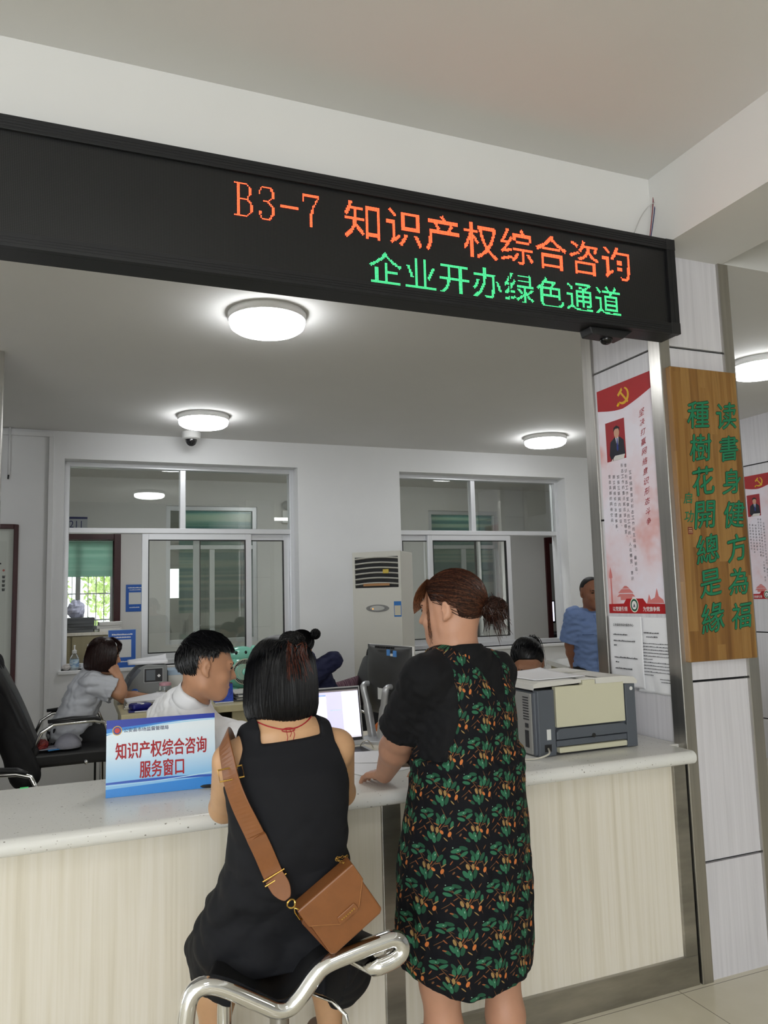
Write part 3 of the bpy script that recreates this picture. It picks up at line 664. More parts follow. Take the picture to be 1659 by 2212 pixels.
MB().prism(rect(.012, .0, .088, .252), fb, -.03, .004).build('rear_column', m_pg, pr, bevel=.003)
MB().prism(rect(.432, .0, .482, .252), fb, -.03, .004).build('rear_column', m_pg, pr, bevel=.003)
MB().prism([(.09, .06), (.43, .06), (.43, .088), (.41, .1), (.105, .1), (.09, .088)], fb, -.02, .010).build('duplex_flap', m_pg, pr, bevel=.003)
MB().prism(disc(.262, .063, .009), fb, .009, .0115).build('finger_notch', m_blk2, pr)
MB().prism(rect(.092, .032, .43, .055), fb, -.02, .002).build('lower_bar', m_pg, pr, bevel=.002)
MB().prism(rect(.10, .008, .425, .029), fb, -.02, .010).build('cream_bar', m_pc, pr, bevel=.004)
MB().prism(rect(.09, .001, .43, .008), fb, -.02, -.005).build('slot', m_blk2, pr)
for k_ in range(9): MB().box((gx0-.001, gy0+.045, gz+.135+k_*.0105), (gx0+.004, gy0+.085, gz+.140+k_*.0105)).build('side_vent', m_blk2, pr)
MB().box((gx0-.002, gy0+.05, gz+.03), (gx0+.004, gy0+.075, gz+.095)).build('parallel_port', m_blk2, pr)
MB().box((gx0-.002, gy0+.05, gz+.105), (gx0+.004, gy0+.072, gz+.122)).build('usb_port', m_blk2, pr)
MB().prism(rect(.047, .062, .066, .102), fb, .004, .0045).build('rating_label', M('label_white', lin('d5d6d4'), .5), pr)
MB().prism(rect(.035, .018, .066, .045), fb, .003, .005).build('power_socket', m_blk2, pr)
MB().prism(disc(.462, .232, .0075), fb, .004, .0055).build('round_sticker', M('label_white', lin('d5d6d4'), .5), pr)
def fl(p): return Vector((gx0+p[0], gy0+p[2], gz+p[1]))
lid = MB()
lid.prism([(-.005, .254), (-.002, .262), (.22, .27), (.22, .285), (.02, .285), (-.004, .275)], fl, -.004, .385); lid.prism([(.29, .262), (.495, .25), (.497, .262), (.48, .278), (.42, .285), (.29, .285)], fl, -.004, .385); lid.prism(rect(.2, .27, .31, .285), fl, .004, .385)
lid.build('top_cover', m_pw, pr, bevel=.004)
MB().prism([(.18, .285), (.44, .285), (.40, .2915), (.2, .2915)], fl, .22, .37).build('output_stop', m_pw, pr, bevel=.003)
c = [Vector((gx0+.05, gy0-.005, gz+.03)), Vector((gx0+.02, gy0-.05, gz+.02)), Vector((gx0-.03, gy0-.03, gz+.004)), Vector((gx0-.10, gy0+.02, gz+.003)), Vector((gx0-.16, gy0+.1, gz+.003))]
MB().tube(smooth_path(c), .0035, 8).build('power_cable', M('pale_cable', lin('c5c1b4'), .5), pr, smooth=True)
def sheet(name, label, c, w, h, yaw, z, mat=None, lift=0, cat='paper', group=None, thick=.0012):
    ca, sa = math.cos(yaw), math.sin(yaw)
    def fn(a, b):
        u, v = (a-.5)*w, (b-.5)*h
        return Vector((c[0]+u*ca-v*sa, c[1]+u*sa+v*ca, z+thick/2+lift*(max(0, a+b-1.35)/.65)**2+lift*.3*math.sin(a*3)**2*b))
    return tag(MB().grid(fn, 14, 14).build(name, mat or m_paper, None, smooth=True, solid=thick), label, cat, group)
sheet('paper_sheet', 'white sheets lying on top of the printer', (gx0+.145, gy0+.19), .25, .30, .06, gz+.2875, lift=.012, thick=.003)
# ------------------------------------------------------------------ inner desk with laptop and monitor
ZD = .87
t = thing('inner_desk', 'pale desk behind the counter under the laptop and the monitor', 'desk', (1.6, 3.4, ZF))
MB().box((.92, 3.072, ZD-.03), (1.86, 3.78, ZD)).build('desktop', m_ply, t, bevel=.003)
for x in (.95, 1.82): MB().box((x-.012, 3.10, ZF), (x+.012, 3.75, ZD-.03)).build('side_panel', m_ply, t)
m_silver = M('silver_plastic', (.55, .56, .58), .35, .6)
lt = thing('laptop', 'silver laptop with a pale lit screen facing the customers', 'laptop', (1.07, 3.25, ZD))
hx0, hx1, hy = .885, 1.225, 3.33
MB().box((hx0, hy-.245, ZD+.001), (hx1, hy, ZD+.017)).build('base', m_silver, lt, bevel=.003)
MB().box((hx0+.02, hy-.15, ZD+.0165), (hx1-.02, hy-.02, ZD+.0185)).build('keyboard', m_blk2, lt)
fs = frame((hx0, hy, ZD+.022), (1, 0, 0), (0, .20, 1))
MB().prism(rect(0, 0, hx1-hx0, .262), fs, -.007, 0).build('lid', m_silver, lt, bevel=.003)
MB().prism(rect(.006, .022, hx1-hx0-.006, .256), fs, 0, .0006).build('bezel', M('dark_bezel', (.03, .03, .035), .4), lt)
m_scr = M('lit_screen_lilac', (.8, .8, .95), .3, emit=.75, emit_col=(.84, .83, 1.0))
MB().prism(rect(.011, .036, hx1-hx0-.011, .247), fs, .0006, .001).build('screen', m_scr, lt)
for nm, r_, col, e_ in (('window_grey', rect(.011, .062, .25, .24), (.64, .62, .84), .72), ('toolbar', rect(.011, .24, .33, .247), (.25, .22, .22), .4), ('white_box', rect(.075, .13, .175, .222), (.93, .92, .97), .8), ('blue_strip', rect(.075, .222, .175, .23), (.2, .33, .8), .7), ('link_line', rect(.19, .158, .245, .161), (.3, .45, .85), .7), ('task_bar', rect(.011, .036, .33, .044), (.75, .72, .78), .7)):
    MB().prism(r_, fs, .001, .0013 if nm != 'white_box' else .0015).build(nm, M('screen_'+nm, col, .3, emit=e_, emit_col=col), lt)
# all-in-one monitor seen from behind
L_, R_ = at_y(789, 1391, 3.66), at_y(884, 1401, 3.27)
u = Vector((R_.x-L_.x, R_.y-L_.y, 0)); wM = u.length; u.normalize()
mo = thing('computer_monitor', 'black monitor seen from behind on two silver legs', 'monitor', ((L_.x+R_.x)/2, (L_.y+R_.y)/2, ZD))
fm = frame((L_.x, L_.y, .985), u, (0, 0, 1)); hM = 1.318-.985
nrm = fm((0, 0, 1))-fm((0, 0, 0))
MB().prism(rect(0, .0, wM, hM), fm, -.03, -.016).build('front_bezel', m_white, mo, bevel=.004)
mb = MB()
def shell(a, b): return fm((wM*(.004+.992*a), hM*(.004+.992*b), -.016+.05*(1-(2*a-1)**4)*(1-abs(2*b-1)**3.2)))
mb.grid(shell, 20, 20); mb.build('rear_shell', M('charcoal_plastic', lin('343434'), .5), mo, smooth=True, solid=.003)
for k_ in range(9): MB().prism(rect(wM*.28+k_*wM*.05, hM*.955, wM*.30+k_*wM*.05, hM*.985), fm, .004, .016-.001*abs(k_-4)).build('top_vent', m_blk2, mo)
for a, b_ in ((.64, .87), (.78, .86)): MB().prism(rect(wM*a, hM*b_, wM*a+.022, hM*b_+.028), fm, .028, .0345).build('blue_sticker', M('sticker_blue', lin('4d86c8'), .4), mo)
MB().prism(rect(wM*.72, hM*.865, wM*.77, hM*.9), fm, .028, .0345).build('white_sticker', M('label_white', lin('d5d6d4'), .5), mo)
MB().prism(rect(wM*.42, hM*.24, wM*.54, hM*.43), fm, .03, .0352).build('rating_label', M('label_white', lin('d5d6d4'), .5), mo)
for a in (.2, .72):
    top = fm((wM*a, hM*.44, .032)); k1 = top+nrm*.03+Vector((0, 0, -.01)); ft = fm((wM*(.34 if a < .5 else .52), 0, .05)); ft.z = ZD+.012
    MB().tube(smooth_path([top, k1, k1*.55+ft*.45+Vector((0, 0, .01)), ft], 6), [.013]*6+[.017]*6+[.021]*7, 14).build('stand_leg', m_silver, mo, smooth=True)
bc = fm((wM*.44, 0, .03)); mb = MB().lathe((bc.x, bc.y, ZD), [(0, 0), (.10, 0), (.10, .012), (.085, .02), (0, .02)], 40); mb.build('stand_base', m_silver, mo, auto=True)
o_ = at_z(823, 1571, ZD+.03); t = thing('mandarin_orange', 'orange fruit on the inner desk beside the monitor stand', 'fruit', (o_.x, o_.y, ZD))
MB().ball((o_.x, o_.y, ZD+.03), (.032, .032, .029)).build('peel', M('orange_peel', lin('d9701f'), .5, bump=((300, 300, 300), .2, .002)), t, smooth=True); MB().cyl((o_.x, o_.y, ZD+.057), (o_.x, o_.y, ZD+.063), .004).build('stem', M('stem_green', lin('4a5a22'), .6), t)
c = [at_z(777, 1615, ZD+.005), at_z(783, 1603, ZD+.05), at_z(795, 1600, ZD+.055), at_z(806, 1614, ZD+.005)]
tag(MB().tube(smooth_path(c), .0025, 8).build('white_cable', M('wire_cfcabb', lin('cfcabb'), .5), smooth=True), 'loop of white cable on the inner desk in front of the monitor base', 'cable')
c = [at_y(868, 1600, 3.2)+Vector((0, 0, -.0)), at_y(864, 1580, 3.2), at_y(866, 1562, 3.2), at_y(876, 1545, 3.2)]
tag(MB().tube(smooth_path(c), .004, 8).build('black_cable', m_blk2, smooth=True), 'black cable hanging down beside the monitor', 'cable')
# papers and tablet on the countertop between the two women
pa = at_z(838, 1637, ZT); sheet('paper_sheet', 'white form lying on the counter above the hand of the standing woman', (pa.x, pa.y), .30, .21, -.42, ZT+.004, lift=.01)
pa = at_z(775, 1655, ZT); sheet('paper_sheet', 'white form on the counter beside the seated woman', (pa.x+.02, pa.y-.03), .21, .29, .35, ZT+.001, lift=.004)
pa = at_z(888, 1646, ZT)
tb = thing('tablet_tray', 'black tablet on a brown tray beside the standing woman', 'tablet', (pa.x, pa.y, ZT))
def rotbox(mb, c, sx, sy, z0, z1, yaw): return mb.box((-sx/2, -sy/2, z0), (sx/2, sy/2, z1), lambda v: Vector((c[0]+v[0]*math.cos(yaw)-v[1]*math.sin(yaw), c[1]+v[0]*math.sin(yaw)+v[1]*math.cos(yaw), v[2])))
rotbox(MB(), (pa.x+.02, pa.y), .26, .19, ZT+.001, ZT+.011, -.25).build('tray', M('brown_wood', lin('5b4a3c'), .5), tb, bevel=.003); rotbox(MB(), (pa.x+.02, pa.y+.005), .22, .15, ZT+.011, ZT+.019, -.25).build('tablet', M('black_glass', (.01, .01, .012), .12), tb, bevel=.002)
pa = at_z(905, 1622, ZT); sheet('paper_sheet', 'white form half under the standing woman at the tablet', (pa.x+.05, pa.y+.03), .21, .28, -.5, ZT+.0225, lift=.02)
# ------------------------------------------------------------------ back room: things on and along the back wall
t = thing('cable_trunking', 'white cable trunking along the top and down the back wall beside the left window', 'cable trunking', (-.2, YW, ZF))
MB().box((-.212, YW-.023, .5), (-.172, YW-.001, 2.955)).build('vertical_run', m_wall, t, bevel=.002); MB().box((-1.5, YW-.025, 2.955), (-.176, YW-.001, 2.99)).build('horizontal_run', m_wall, t, bevel=.002)
t = thing('ceiling_pipe', 'short white pipe with a black tip hanging at the top left of the back wall', 'pipe', (-.51, YW-.03, ZC))
MB().cyl((-.51, YW-.035, 2.62), (-.51, YW-.035, ZC), .009).build('pipe', m_wall, t, smooth=True); MB().cyl((-.512, YW-.036, 2.585), (-.51, YW-.035, 2.625), .007).build('tip', m_blk2, t)
# framed calligraphy
t = thing('framed_calligraphy', 'calligraphy scroll in a dark red frame cut off by the left edge', 'picture frame', (-.7, YW-.01, 1.0))
fx0, fx1, fz0, fz1 = -1.02, -.425, .75, 2.215
mb = MB(); framed(mb, fx0, fx1, fz0, fz1, YW-.018, .035, .034); mb.build('frame', m_red_wood, t, bevel=.004)
MB().box((fx0+.03, YW-.012, fz0+.03), (fx1-.03, YW-.006, fz1-.03)).build('mount', M('cream_mount', lin('c9cdc5'), .7), t)
fr = frame((fx1-.035, YW-.012, 0), (1, 0, 0), (0, 0, 1))
MB().prism(rect(-.40, .83, -.05, 2.08), fr, 0, .0006).build('scroll_sheet', M('scroll_paper', lin('c3c7bf'), .7), t)
mb = MB()
for cx, cy, s_ in ((-.095, 1.90, .05), (-.12, 1.74, .05), (-.11, 1.66, .03), (-.13, 1.45, .07), (-.12, 1.08, .06), (-.22, 1.8, .09), (-.23, 1.5, .09), (-.22, 1.15, .08)):
    for k_ in range(3):
        a = random.uniform(-.9, .5); L = s_*random.uniform(.4, 1); w_ = s_*.12
        poly_into(mb, [(cx-L*math.cos(a)/2, cy-L*math.sin(a)/2+w_*.3), (cx, cy-w_), (cx+L*math.cos(a)/2, cy+L*math.sin(a)/2), (cx, cy+w_)], fr, .001+.0001*k_)
for k_ in range(4):
    for q_ in range(3): poly_into(mb, [(-.078+.008*q_, 1.80-.034*k_), (-.072+.008*q_, 1.806-.034*k_), (-.07+.006*q_, 1.782-.034*k_), (-.076+.006*q_, 1.780-.034*k_)], fr, .001)
mb.build('brush_strokes', M('black_ink', (.03, .03, .03), .6), t)
mb = MB(); poly_into(mb, disc(-.068, 1.845, .009), fr, .001); mb.build('red_seal', M('seal_rose', lin('b06a60'), .6), t)
# dome camera
c = at_z(413, 934, ZC); t = thing('dome_camera', 'white dome security camera on the ceiling above the left window', 'camera', (c.x, c.y, ZC))
MB().lathe((c.x, c.y, ZC), [(0, 0), (.078, 0), (.082, -.012), (.078, -.055), (.06, -.066), (0, -.066)], 32).build('housing', m_white, t, auto=True)
MB().ball((c.x, c.y-.004, ZC-.066), (.052, .052, .058)).build('dome', M('smoked_dome', (.01, .01, .012), .08, coat=1), t, smooth=True)
# floor standing air conditioner, turned into the room
A, B = Vector((2.245, 6.30, 0)), Vector((2.572, 6.0, 0)); u = (B-A).normalized(); wA = (B-A).length
ac = thing('air_conditioner', 'tall white floor standing air conditioner by the back wall', 'air conditioner', ((A.x+B.x)/2, (A.y+B.y)/2, ZF))
fa = frame((A.x, A.y, ZF), u, (0, 0, 1)); hA = 1.94-ZF
m_acw = M('cream_white_plastic', lin('cfcdc4'), .4)
mb = MB().prism([(0, 0), (wA, 0), (wA, hA), (0, hA)], fa, -.33, -.012); mb.build('cabinet', m_acw, ac, bevel=.012, seg=3)
mb = MB()
y0, y1 = hA-.31, hA-.045
mb.prism(rect(.0, .0, wA, y0), fa, -.02, 0); mb.prism(rect(0, y1, wA, hA), fa, -.02, 0); mb.prism(rect(0, y0, .022, y1), fa, -.02, 0); mb.prism(rect(wA-.022, y0, wA, y1), fa, -.02, 0)
mb.build('front_cover', m_acw, ac, bevel=.004)
MB().prism(rect(.02, y0-.002, wA-.02, y1+.002), fa, -.014, -.0115).build('outlet_recess', m_blk2, ac)
for k_ in range(6):
    z = y0+.022+k_*.044; mb = MB()
    def lv(a, b, z=z): return fa((.022+(wA-.044)*a, z+.012*math.sin(a*PI)+.012*b, -.010+.016*b))
    mb.grid(lv, 14, 2); mb.build('louvre', m_acw, ac, smooth=True, solid=.004)
MB().prism(rect(.10, y0+.016, .34, y0+.036), fa, -.004, .004).build('cardboard_strip', M('cardboard', lin('a97c52'), .7), ac)
MB().prism(rect(.285, y0+.12, .335, y0+.155), fa, -.004, .010).build('yellow_tag', M('tag_yellow', lin('c9b04a'), .5), ac)
cz = y0-.175
MB().prism(disc(.225, cz, .105, .032, 36), fa, -.002, .005).build('control_panel', M('control_grey', lin('8d8d8b'), .35, .4), ac, bevel=.002)
MB().prism(disc(.225, cz, .066, .021, 36), fa, .004, .008).build('control_face', M('control_pale', lin('b9b9b4'), .35), ac, bevel=.002)
MB().prism(disc(.185, cz-.005, .005), fa, .007, .009).build('indicator', M('orange_indicator', (1, .35, .05), .4, emit=1.5), ac)
MB().prism(rect(.375, cz-.075, .44, cz+.055), fa, 0, .0012).build('energy_label', M('label_blue', lin('2c6fb5'), .5), ac)
MB().prism(rect(.38, cz-.062, .435, cz+.02), fa, 0, .0018).build('label_field', M('label_cream', lin('c8c2ae'), .5), ac)
for k_ in range(7): MB().prism(rect(.03, .78-k_*.03, wA-.03, .79-k_*.03), fa, 0, .003).build('lower_vent', M('vent_grey', lin('8f8d86'), .5), ac)
# blue placards
def blue_poster(label, fr, w, h, border, cat='poster'):
    t = thing('blue_placard', label, cat, tuple(fr((w/2, 0, 0)))); bl_ = M('placard_blue', lin('1c5bb5'), .35)
    MB().prism(rect(0, 0, w, h), fr, -.004, 0).build('board', bl_, t)
    if border: MB().prism(rect(-.004, -.004, w+.004, h+.004), fr, -.006, -.002).build('clear_edge', M('clear_acrylic', lin('9fb8d2'), .2), t)
    MB().prism(rect(w*.16, h*.27, w*.84, h*.27+w*.68), fr, 0, .001).build('white_square', M('label_white', lin('d5d6d4'), .5), t)
    mb = MB(); dashes(mb, fr, w*.12, w*.88, h*.865, .012*h/.3); dashes(mb, fr, w*.2, w*.82, h*.79, .010*h/.3); dashes(mb, fr, w*.2, w*.75, h*.14, .010*h/.3)
    mb.build('white_lettering', M('print_white', (.85, .85, .84), .5), t)
blue_poster('blue placard with a white square standing on the left window sill', frame((.275, YW-.02, W1[2]+.002), (1, 0, 0), (0, .06, 1)), .215, .31, True)
blue_poster('small blue poster on the corridor wall beside the dark red door frame', frame((.555, YF-.006, 1.46), (1, 0, 0), (0, 0, 1)), .20, .31, False)
# room plate over the corridor doorway and emergency lamp
t = thing('room_plate', 'room number plate over the corridor doorway', 'sign', (.0, YF-.02, 2.38))
fr = frame((-.32, YF-.012, 2.385), (1, 0, 0), (0, 0, 1)); MB().prism(rect(0, 0, .45, .165), fr, -.01, 0).build('plate', M('plate_grey', lin('b5b8be'), .4), t)
nb = M('plate_navy', lin('1c2460'), .4); MB().prism(rect(0, .14, .45, .165), fr, 0, .001).build('top_stripe', nb, t); MB().prism(rect(0, 0, .45, .02), fr, 0, .001).build('bottom_stripe', nb, t)
mb = MB(); text_into(mb, '211', fr, .26, .08, .08, .13, off=.001); mb.build('number', nb, t)
t = thing('emergency_lamp', 'white emergency lamp on the corridor wall behind the left window', 'emergency lamp', (2.45, YF, 2.5)); fr = frame((2.4, YF-.003, 2.5), (1, 0, 0), (0, 0, 1))
MB().prism(rect(0, 0, .3, .16), fr, 0, .07).build('case', m_white, t, bevel=.006)
for x in (.06, .24): MB().lathe(fr((x, .225, .03)), [(0, .0), (.055, 0), (.06, .015), (.045, .03), (.03, .022), (0, .02)], 24, axis=(0, -1, 0)).build('spotlight', M('lamp_grey', lin('a9aaa8'), .35), t, auto=True)
# cabinet behind the left window with folders and paper
t = thing('file_cabinet', 'beige cabinet in the corridor behind the left window', 'cabinet', (0, 7.6, ZF))
m_bei = M('beige_laminate', lin('9a9070'), .5, noise=((20, 20, 1), .06))
MB().box((-.9, 7.42, ZF), (.42, 7.85, 1.28)).build('body', m_bei, t, bevel=.003); MB().box((-.92, 7.40, 1.28), (.44, 7.87, 1.305)).build('top', m_ply, t)
for x0 in (-.88, -.45, -.01): MB().box((x0, 7.405, ZF+.05), (x0+.42, 7.42, 1.27)).build('door', m_bei, t, bevel=.002)
def stack(label, x, y, z, w, d, n, th, mats, group, wob=.012):
    random.seed(n*13+int(x*100)); t = thing('paper_stack', label, 'paper stack', (x, y, z), group)
    for i in range(n):
        dx, dy, a = random.uniform(-wob, wob), random.uniform(-wob, wob), random.uniform(-.05, .05)
        mb = MB(); rotbox(mb, (x+dx, y+dy), w, d, z+.0005+i*th, z+(i+1)*th, a); mb.build('bundle', mats[i % len(mats)], t, bevel=.002)
    return z+n*th
m_fold = M('grey_folder', lin('5b5e60'), .6); m_pw2 = M('paper_edge_white', lin('c9c8c4'), .7)
stack('dark grey folders stacked on the cabinet behind the left window', .06, 7.62, 1.305, .24, .3, 5, .026, [m_fold], 'stacks on the cabinet')
stack('white paper stacked on the cabinet beside the grey folders', .31, 7.62, 1.305, .2, .3, 3, .028, [m_pw2], 'stacks on the cabinet')
pl = thing('crumpled_bag', 'crumpled pale plastic bag on top of the grey folders', 'plastic bag', (.03, 7.6, 1.436))
def crumple(c, r, seed, sq=1.0):
    rng = np.random.RandomState(seed); k_ = rng.normal(size=(7, 3))*3.2; ph = rng.rand(7)*6
    mb = MB(); mb.ball((0, 0, 0), 1, 22, 14); out = []
    for v in mb.v:
        v = np.array(v); f = 1+.16*sum(abs(math.sin(v @ a+p_))-.6 for a, p_ in zip(k_, ph))/1.6
        out.append((c[0]+v[0]*r[0]*f, c[1]+v[1]*r[1]*f, max(c[2]+v[2]*r[2]*f, c[2]-r[2]*.8)))
    mb.v = out; return mb
crumple((.02, 7.6, 1.505), (.07, .07, .085), 3).build('bag', M('pale_lilac_plastic', lin('c8cbe0'), .35), pl)
# hand sanitiser bottles and tissue on the sill
m_clear = M('clear_plastic', (.85, .9, .92), .06, trans=.92, ior=1.3)
def bottle(x, y, label):
    z = W1[2]+.001; t = thing('sanitiser_bottle', label, 'bottle', (x, y, z), 'hand sanitiser bottles')
    MB().lathe((x, y, z), [(0, 0), (.033, 0), (.036, .006), (.036, .085), (.031, .108), (.016, .128), (.015, .136), (0, .136)], 28).build('bottle', m_clear, t, smooth=True)
    MB().lathe((x, y, z), [(.0366, .018), (.0368, .02), (.0368, .083), (.0366, .085)], 28).build('label', M('label_aqua', lin('a9c7d8'), .5, noise=((20, 20, 130), .2), stops=[(.4, lin('4d7fb4')), (.5, lin('b9d0dd')), (.6, lin('d6e2e6'))]), t, smooth=True)
    MB().lathe((x, y, z), [(.017, .134), (.018, .136), (.0175, .158), (.006, .164), (.005, .19), (.008, .192), (.008, .2), (0, .201)], 20).build('pump', m_white, t, auto=True)
    MB().box((x-.004, y-.03, z+.19), (x+.004, y, z+.199)).build('spout', m_white, t)
bottle(.012, YW+.045, 'hand sanitiser bottle at the left end of the window sill'); bottle(.118, YW+.06, 'hand sanitiser bottle half hidden behind the head of the woman in the grey shirt')
t = thing('crumpled_tissue', 'crumpled tissue at the left corner of the window sill', 'tissue', (-.05, YW+.03, W1[2])); crumple((-.05, YW+.03, W1[2]+.024), (.035, .03, .026), 9).build('tissue', M('tissue_white', lin('c9c4c0'), .8), t)
# ------------------------------------------------------------------ desks in the back room
ZK = .86
m_desk = M('cream_desk_laminate', lin('bdb38f'), .42, noise=((30, 30, 2), .05)); m_deskf = M('beige_desk_front', lin('a59c7c'), .5, noise=((30, 30, 2), .05))
def desk(label, x0, x1, y0, y1, front):
    t = thing('office_desk', label, 'desk', ((x0+x1)/2, y0, ZF))
    MB().box((x0, y0, ZK-.045), (x1, y1, ZK)).build('desktop', m_desk, t, bevel=.004)
    for a, b_ in front: MB().box((a, y0+.03, ZF), (b_, y0+.055, ZK-.045)).build('front_panel', m_deskf, t)
    for x in (x0+.03, x1-.05): MB().box((x, y0+.06, ZF), (x+.02, y1-.02, ZK-.045)).build('side_panel', m_deskf, t)
    MB().box((x0+.05, y1-.04, ZF+.05), (x1-.05, y1-.025, ZK-.05)).build('back_panel', m_deskf, t)
desk('pale desk with the grey copier, beside the woman in the grey shirt', .285, .868, 5.16, 6.12, [(.33, .86)])
desk('pale desk with the mint fan, behind the man in the white shirt', .872, 1.62, 5.24, 6.12, [(1.0, 1.6)])
t = thing('tape_label', 'small white sticker on the front of the desk with the mint fan', 'sticker', (1.22, 5.265, .78)); MB().box((1.19, 5.266, .765), (1.3, 5.2705, .80)).build('sticker', M('sticker_grey', lin('b9b6a4'), .6), t)
# grey copier with papers
cx0, cx1, cy0, cy1 = .33, .625, 5.72, 6.02
cp = thing('desktop_copier', 'grey copier with a small display on the left desk', 'copier', ((cx0+cx1)/2, cy0, ZK)); m_cg = M('copier_grey', lin('7b7d7c'), .45)
prof = [(cx0-.02, ZK+.001), (cx1, ZK+.001), (cx1, ZK+.25), (cx0+.16, ZK+.262), (cx0+.10, ZK+.24), (cx0+.04, ZK+.17), (cx0, ZK+.09)]
MB().prism(prof, lambda p: Vector((p[0], cy0+p[2], p[1])), 0, cy1-cy0).build('body', m_cg, cp, bevel=.006)
mb = MB(); P_ = [(cx0-.005, ZK+.085), (cx0+.036, ZK+.165), (cx0+.096, ZK+.237), (cx0+.118, ZK+.225), (cx0+.06, ZK+.155), (cx0+.02, ZK+.08)]
mb.prism(P_, lambda p: Vector((p[0], cy0-.003+p[2], p[1])), 0, .2); mb.build('dark_side_strip', m_pg, cp)
fc = frame((cx0, cy0, ZK), (1, 0, 0), (0, 0, 1))
MB().prism(rect(.135, .135, .265, .235), fc, 0, .004).build('display_frame', M('lamp_grey', lin('a9aaa8'), .35), cp)
MB().prism(rect(.139, .139, .261, .231), fc, .003, .0055).build('display_panel', m_blk2, cp); MB().prism(rect(.15, .15, .212, .222), fc, .005, .0065).build('display', M('display_grey', lin('5f6468'), .3), cp)
MB().prism([(.225, .18), (.237, .168), (.249, .18), (.237, .192)], fc, .005, .007).build('arrow_keys', m_white, cp)
MB().prism(disc(.075, .075, .026, .024), fc, 0, .0015).build('round_label', M('placard_blue', lin('1c5bb5'), .35), cp); MB().prism(rect(.054, .066, .096, .084), fc, .001, .002).build('label_field', M('label_white', lin('d5d6d4'), .5), cp)
MB().prism(rect(.22, .062, .245, .07), fc, 0, .002).build('maker_plate', M('label_white', lin('d5d6d4'), .5), cp)
sheet('paper_sheet', 'white sheets fanned on top of the grey copier', (cx0+.17, cy0+.13), .27, .24, -.05, ZK+.262, lift=.035, thick=.022)
t = thing('paper_tray', 'stack of printed sheets in front of the grey copier', 'paper stack', (.42, 5.5, ZK))
for k_ in range(4): mb = MB(); rotbox(mb, (.455+.004*k_, 5.50), .27, .2, ZK+.001+.012*k_, ZK+.012+.012*k_, .03*k_-.05); mb.build('bundle', m_pw2 if k_ % 2 else M('paper_cream', lin('bdb6a8'), .7), t, bevel=.002)
sheet('paper_sheet', 'curled white sheet on the stack in front of the grey copier', (.465, 5.5), .27, .2, .02, ZK+.05, lift=.045)
p = at_z(330, 1508, ZK); t = thing('blue_desk_tray', 'dark blue tray with black items on the left desk', 'tray', (p.x, p.y, ZK)); m_dkb = M('deep_blue_plastic', lin('1c1f6b'), .35)
p = Vector((.47, 5.29, ZK)); rotbox(MB(), p, .27, .13, ZK+.001, ZK+.01, -.02).build('tray', m_dkb, t, bevel=.003)
rotbox(MB(), (p.x-.06, p.y+.015), .13, .09, ZK+.01, ZK+.05, .3).build('blue_case', m_dkb, t, bevel=.015); rotbox(MB(), (p.x-.06, p.y-.01), .02, .05, ZK+.045, ZK+.053, .6).build('white_tab', m_white, t, bevel=.002)
mb = MB().ball((p.x+.055, p.y+.0, ZK+.028), (.06, .035, .019)); mb.build('black_mouse', m_blk2, t, smooth=True)
MB().prism(rect(-.1, .0, .1, .006), frame((p.x, p.y-.066, ZK+.003), (1, 0, 0), (0, 0, 1)), 0, .001).build('white_edge', m_white, t)
jx, jy = .60, 5.62; t = thing('tea_jar', 'clear jar of red fruit tea with a pink lid on the left desk', 'jar', (jx, jy, ZK))
MB().lathe((jx, jy, ZK+.001), [(0, 0), (.038, 0), (.042, .008), (.042, .11), (.04, .118)], 28).build('glass', m_clear, t, smooth=True); MB().lathe((jx, jy, ZK+.003), [(0, 0), (.036, 0), (.039, .006), (.039, .05), (0, .05)], 24).build('red_tea', M('red_tea', lin('8f2e1a'), .3), t, smooth=True)
MB().lathe((jx, jy, ZK+.053), [(0, 0), (.038, 0), (.038, .03), (0, .034)], 24).build('amber_layer', M('amber_tea', lin('8a7a4c'), .3), t, smooth=True); MB().lathe((jx, jy, ZK+.119), [(.041, 0), (.042, .004), (.04, .018), (.02, .024), (0, .025)], 28).build('lid', M('pink_lid', lin('b98a92'), .35), t, auto=True)
t = thing('white_box', 'white cardboard box on the desk behind the tea jar', 'box', (.66, 5.95, ZK)); MB().box((.645, 5.85, ZK+.001), (.84, 6.08, ZK+.2)).build('box', m_pw2, t, bevel=.003); MB().box((.643, 5.848, ZK+.165), (.842, 6.082, ZK+.202)).build('lid', M('pale_blue_card', lin('9fb2c6'), .6), t, bevel=.002)
# mint fan shaped like a round animal
fx, fy = 1.16, 5.74; fn_ = thing('desk_fan', 'mint green desk fan shaped like a small round animal', 'fan', (fx, fy, ZK)); m_mint = M('mint_plastic', lin('7fc6b0'), .18, coat=.6)
ft = frame((fx, fy, ZK), (1, 0, 0), (0, 0, 1)); Zo = .055
MB().ball(ft((0, Zo+.115, -.02)), (.128, .055, .125), 32, 20).build('body', m_mint, fn_, smooth=True)
MB().ball(ft((.0, Zo+.245, -.02)), (.105, .05, .055), 28, 16).build('head', m_mint, fn_, smooth=True)
for s_ in (-1, 1):
    MB().ball(ft((s_*.092, Zo+.278, -.02)), (.022, .02, .026)).build('ear', m_mint, fn_, smooth=True)
    MB().ball(ft((s_*.035-.01, Zo+.255, .024)), (.011, .008, .013)).build('eye', M('gloss_black', (.004, .004, .004), .08), fn_, smooth=True)
    MB().ball(ft((s_*.065, .03, .0)), (.052, .06, .032)).build('foot', m_mint, fn_, smooth=True)
MB().lathe(ft((.02, Zo+.115, .028)), [(.09, -.01), (.096, 0), (.092, .008), (.088, .004)], 40, axis=(0, -1, 0)).build('grille_ring', M('grille_cream', lin('c3c4b0'), .35), fn_, smooth=True)
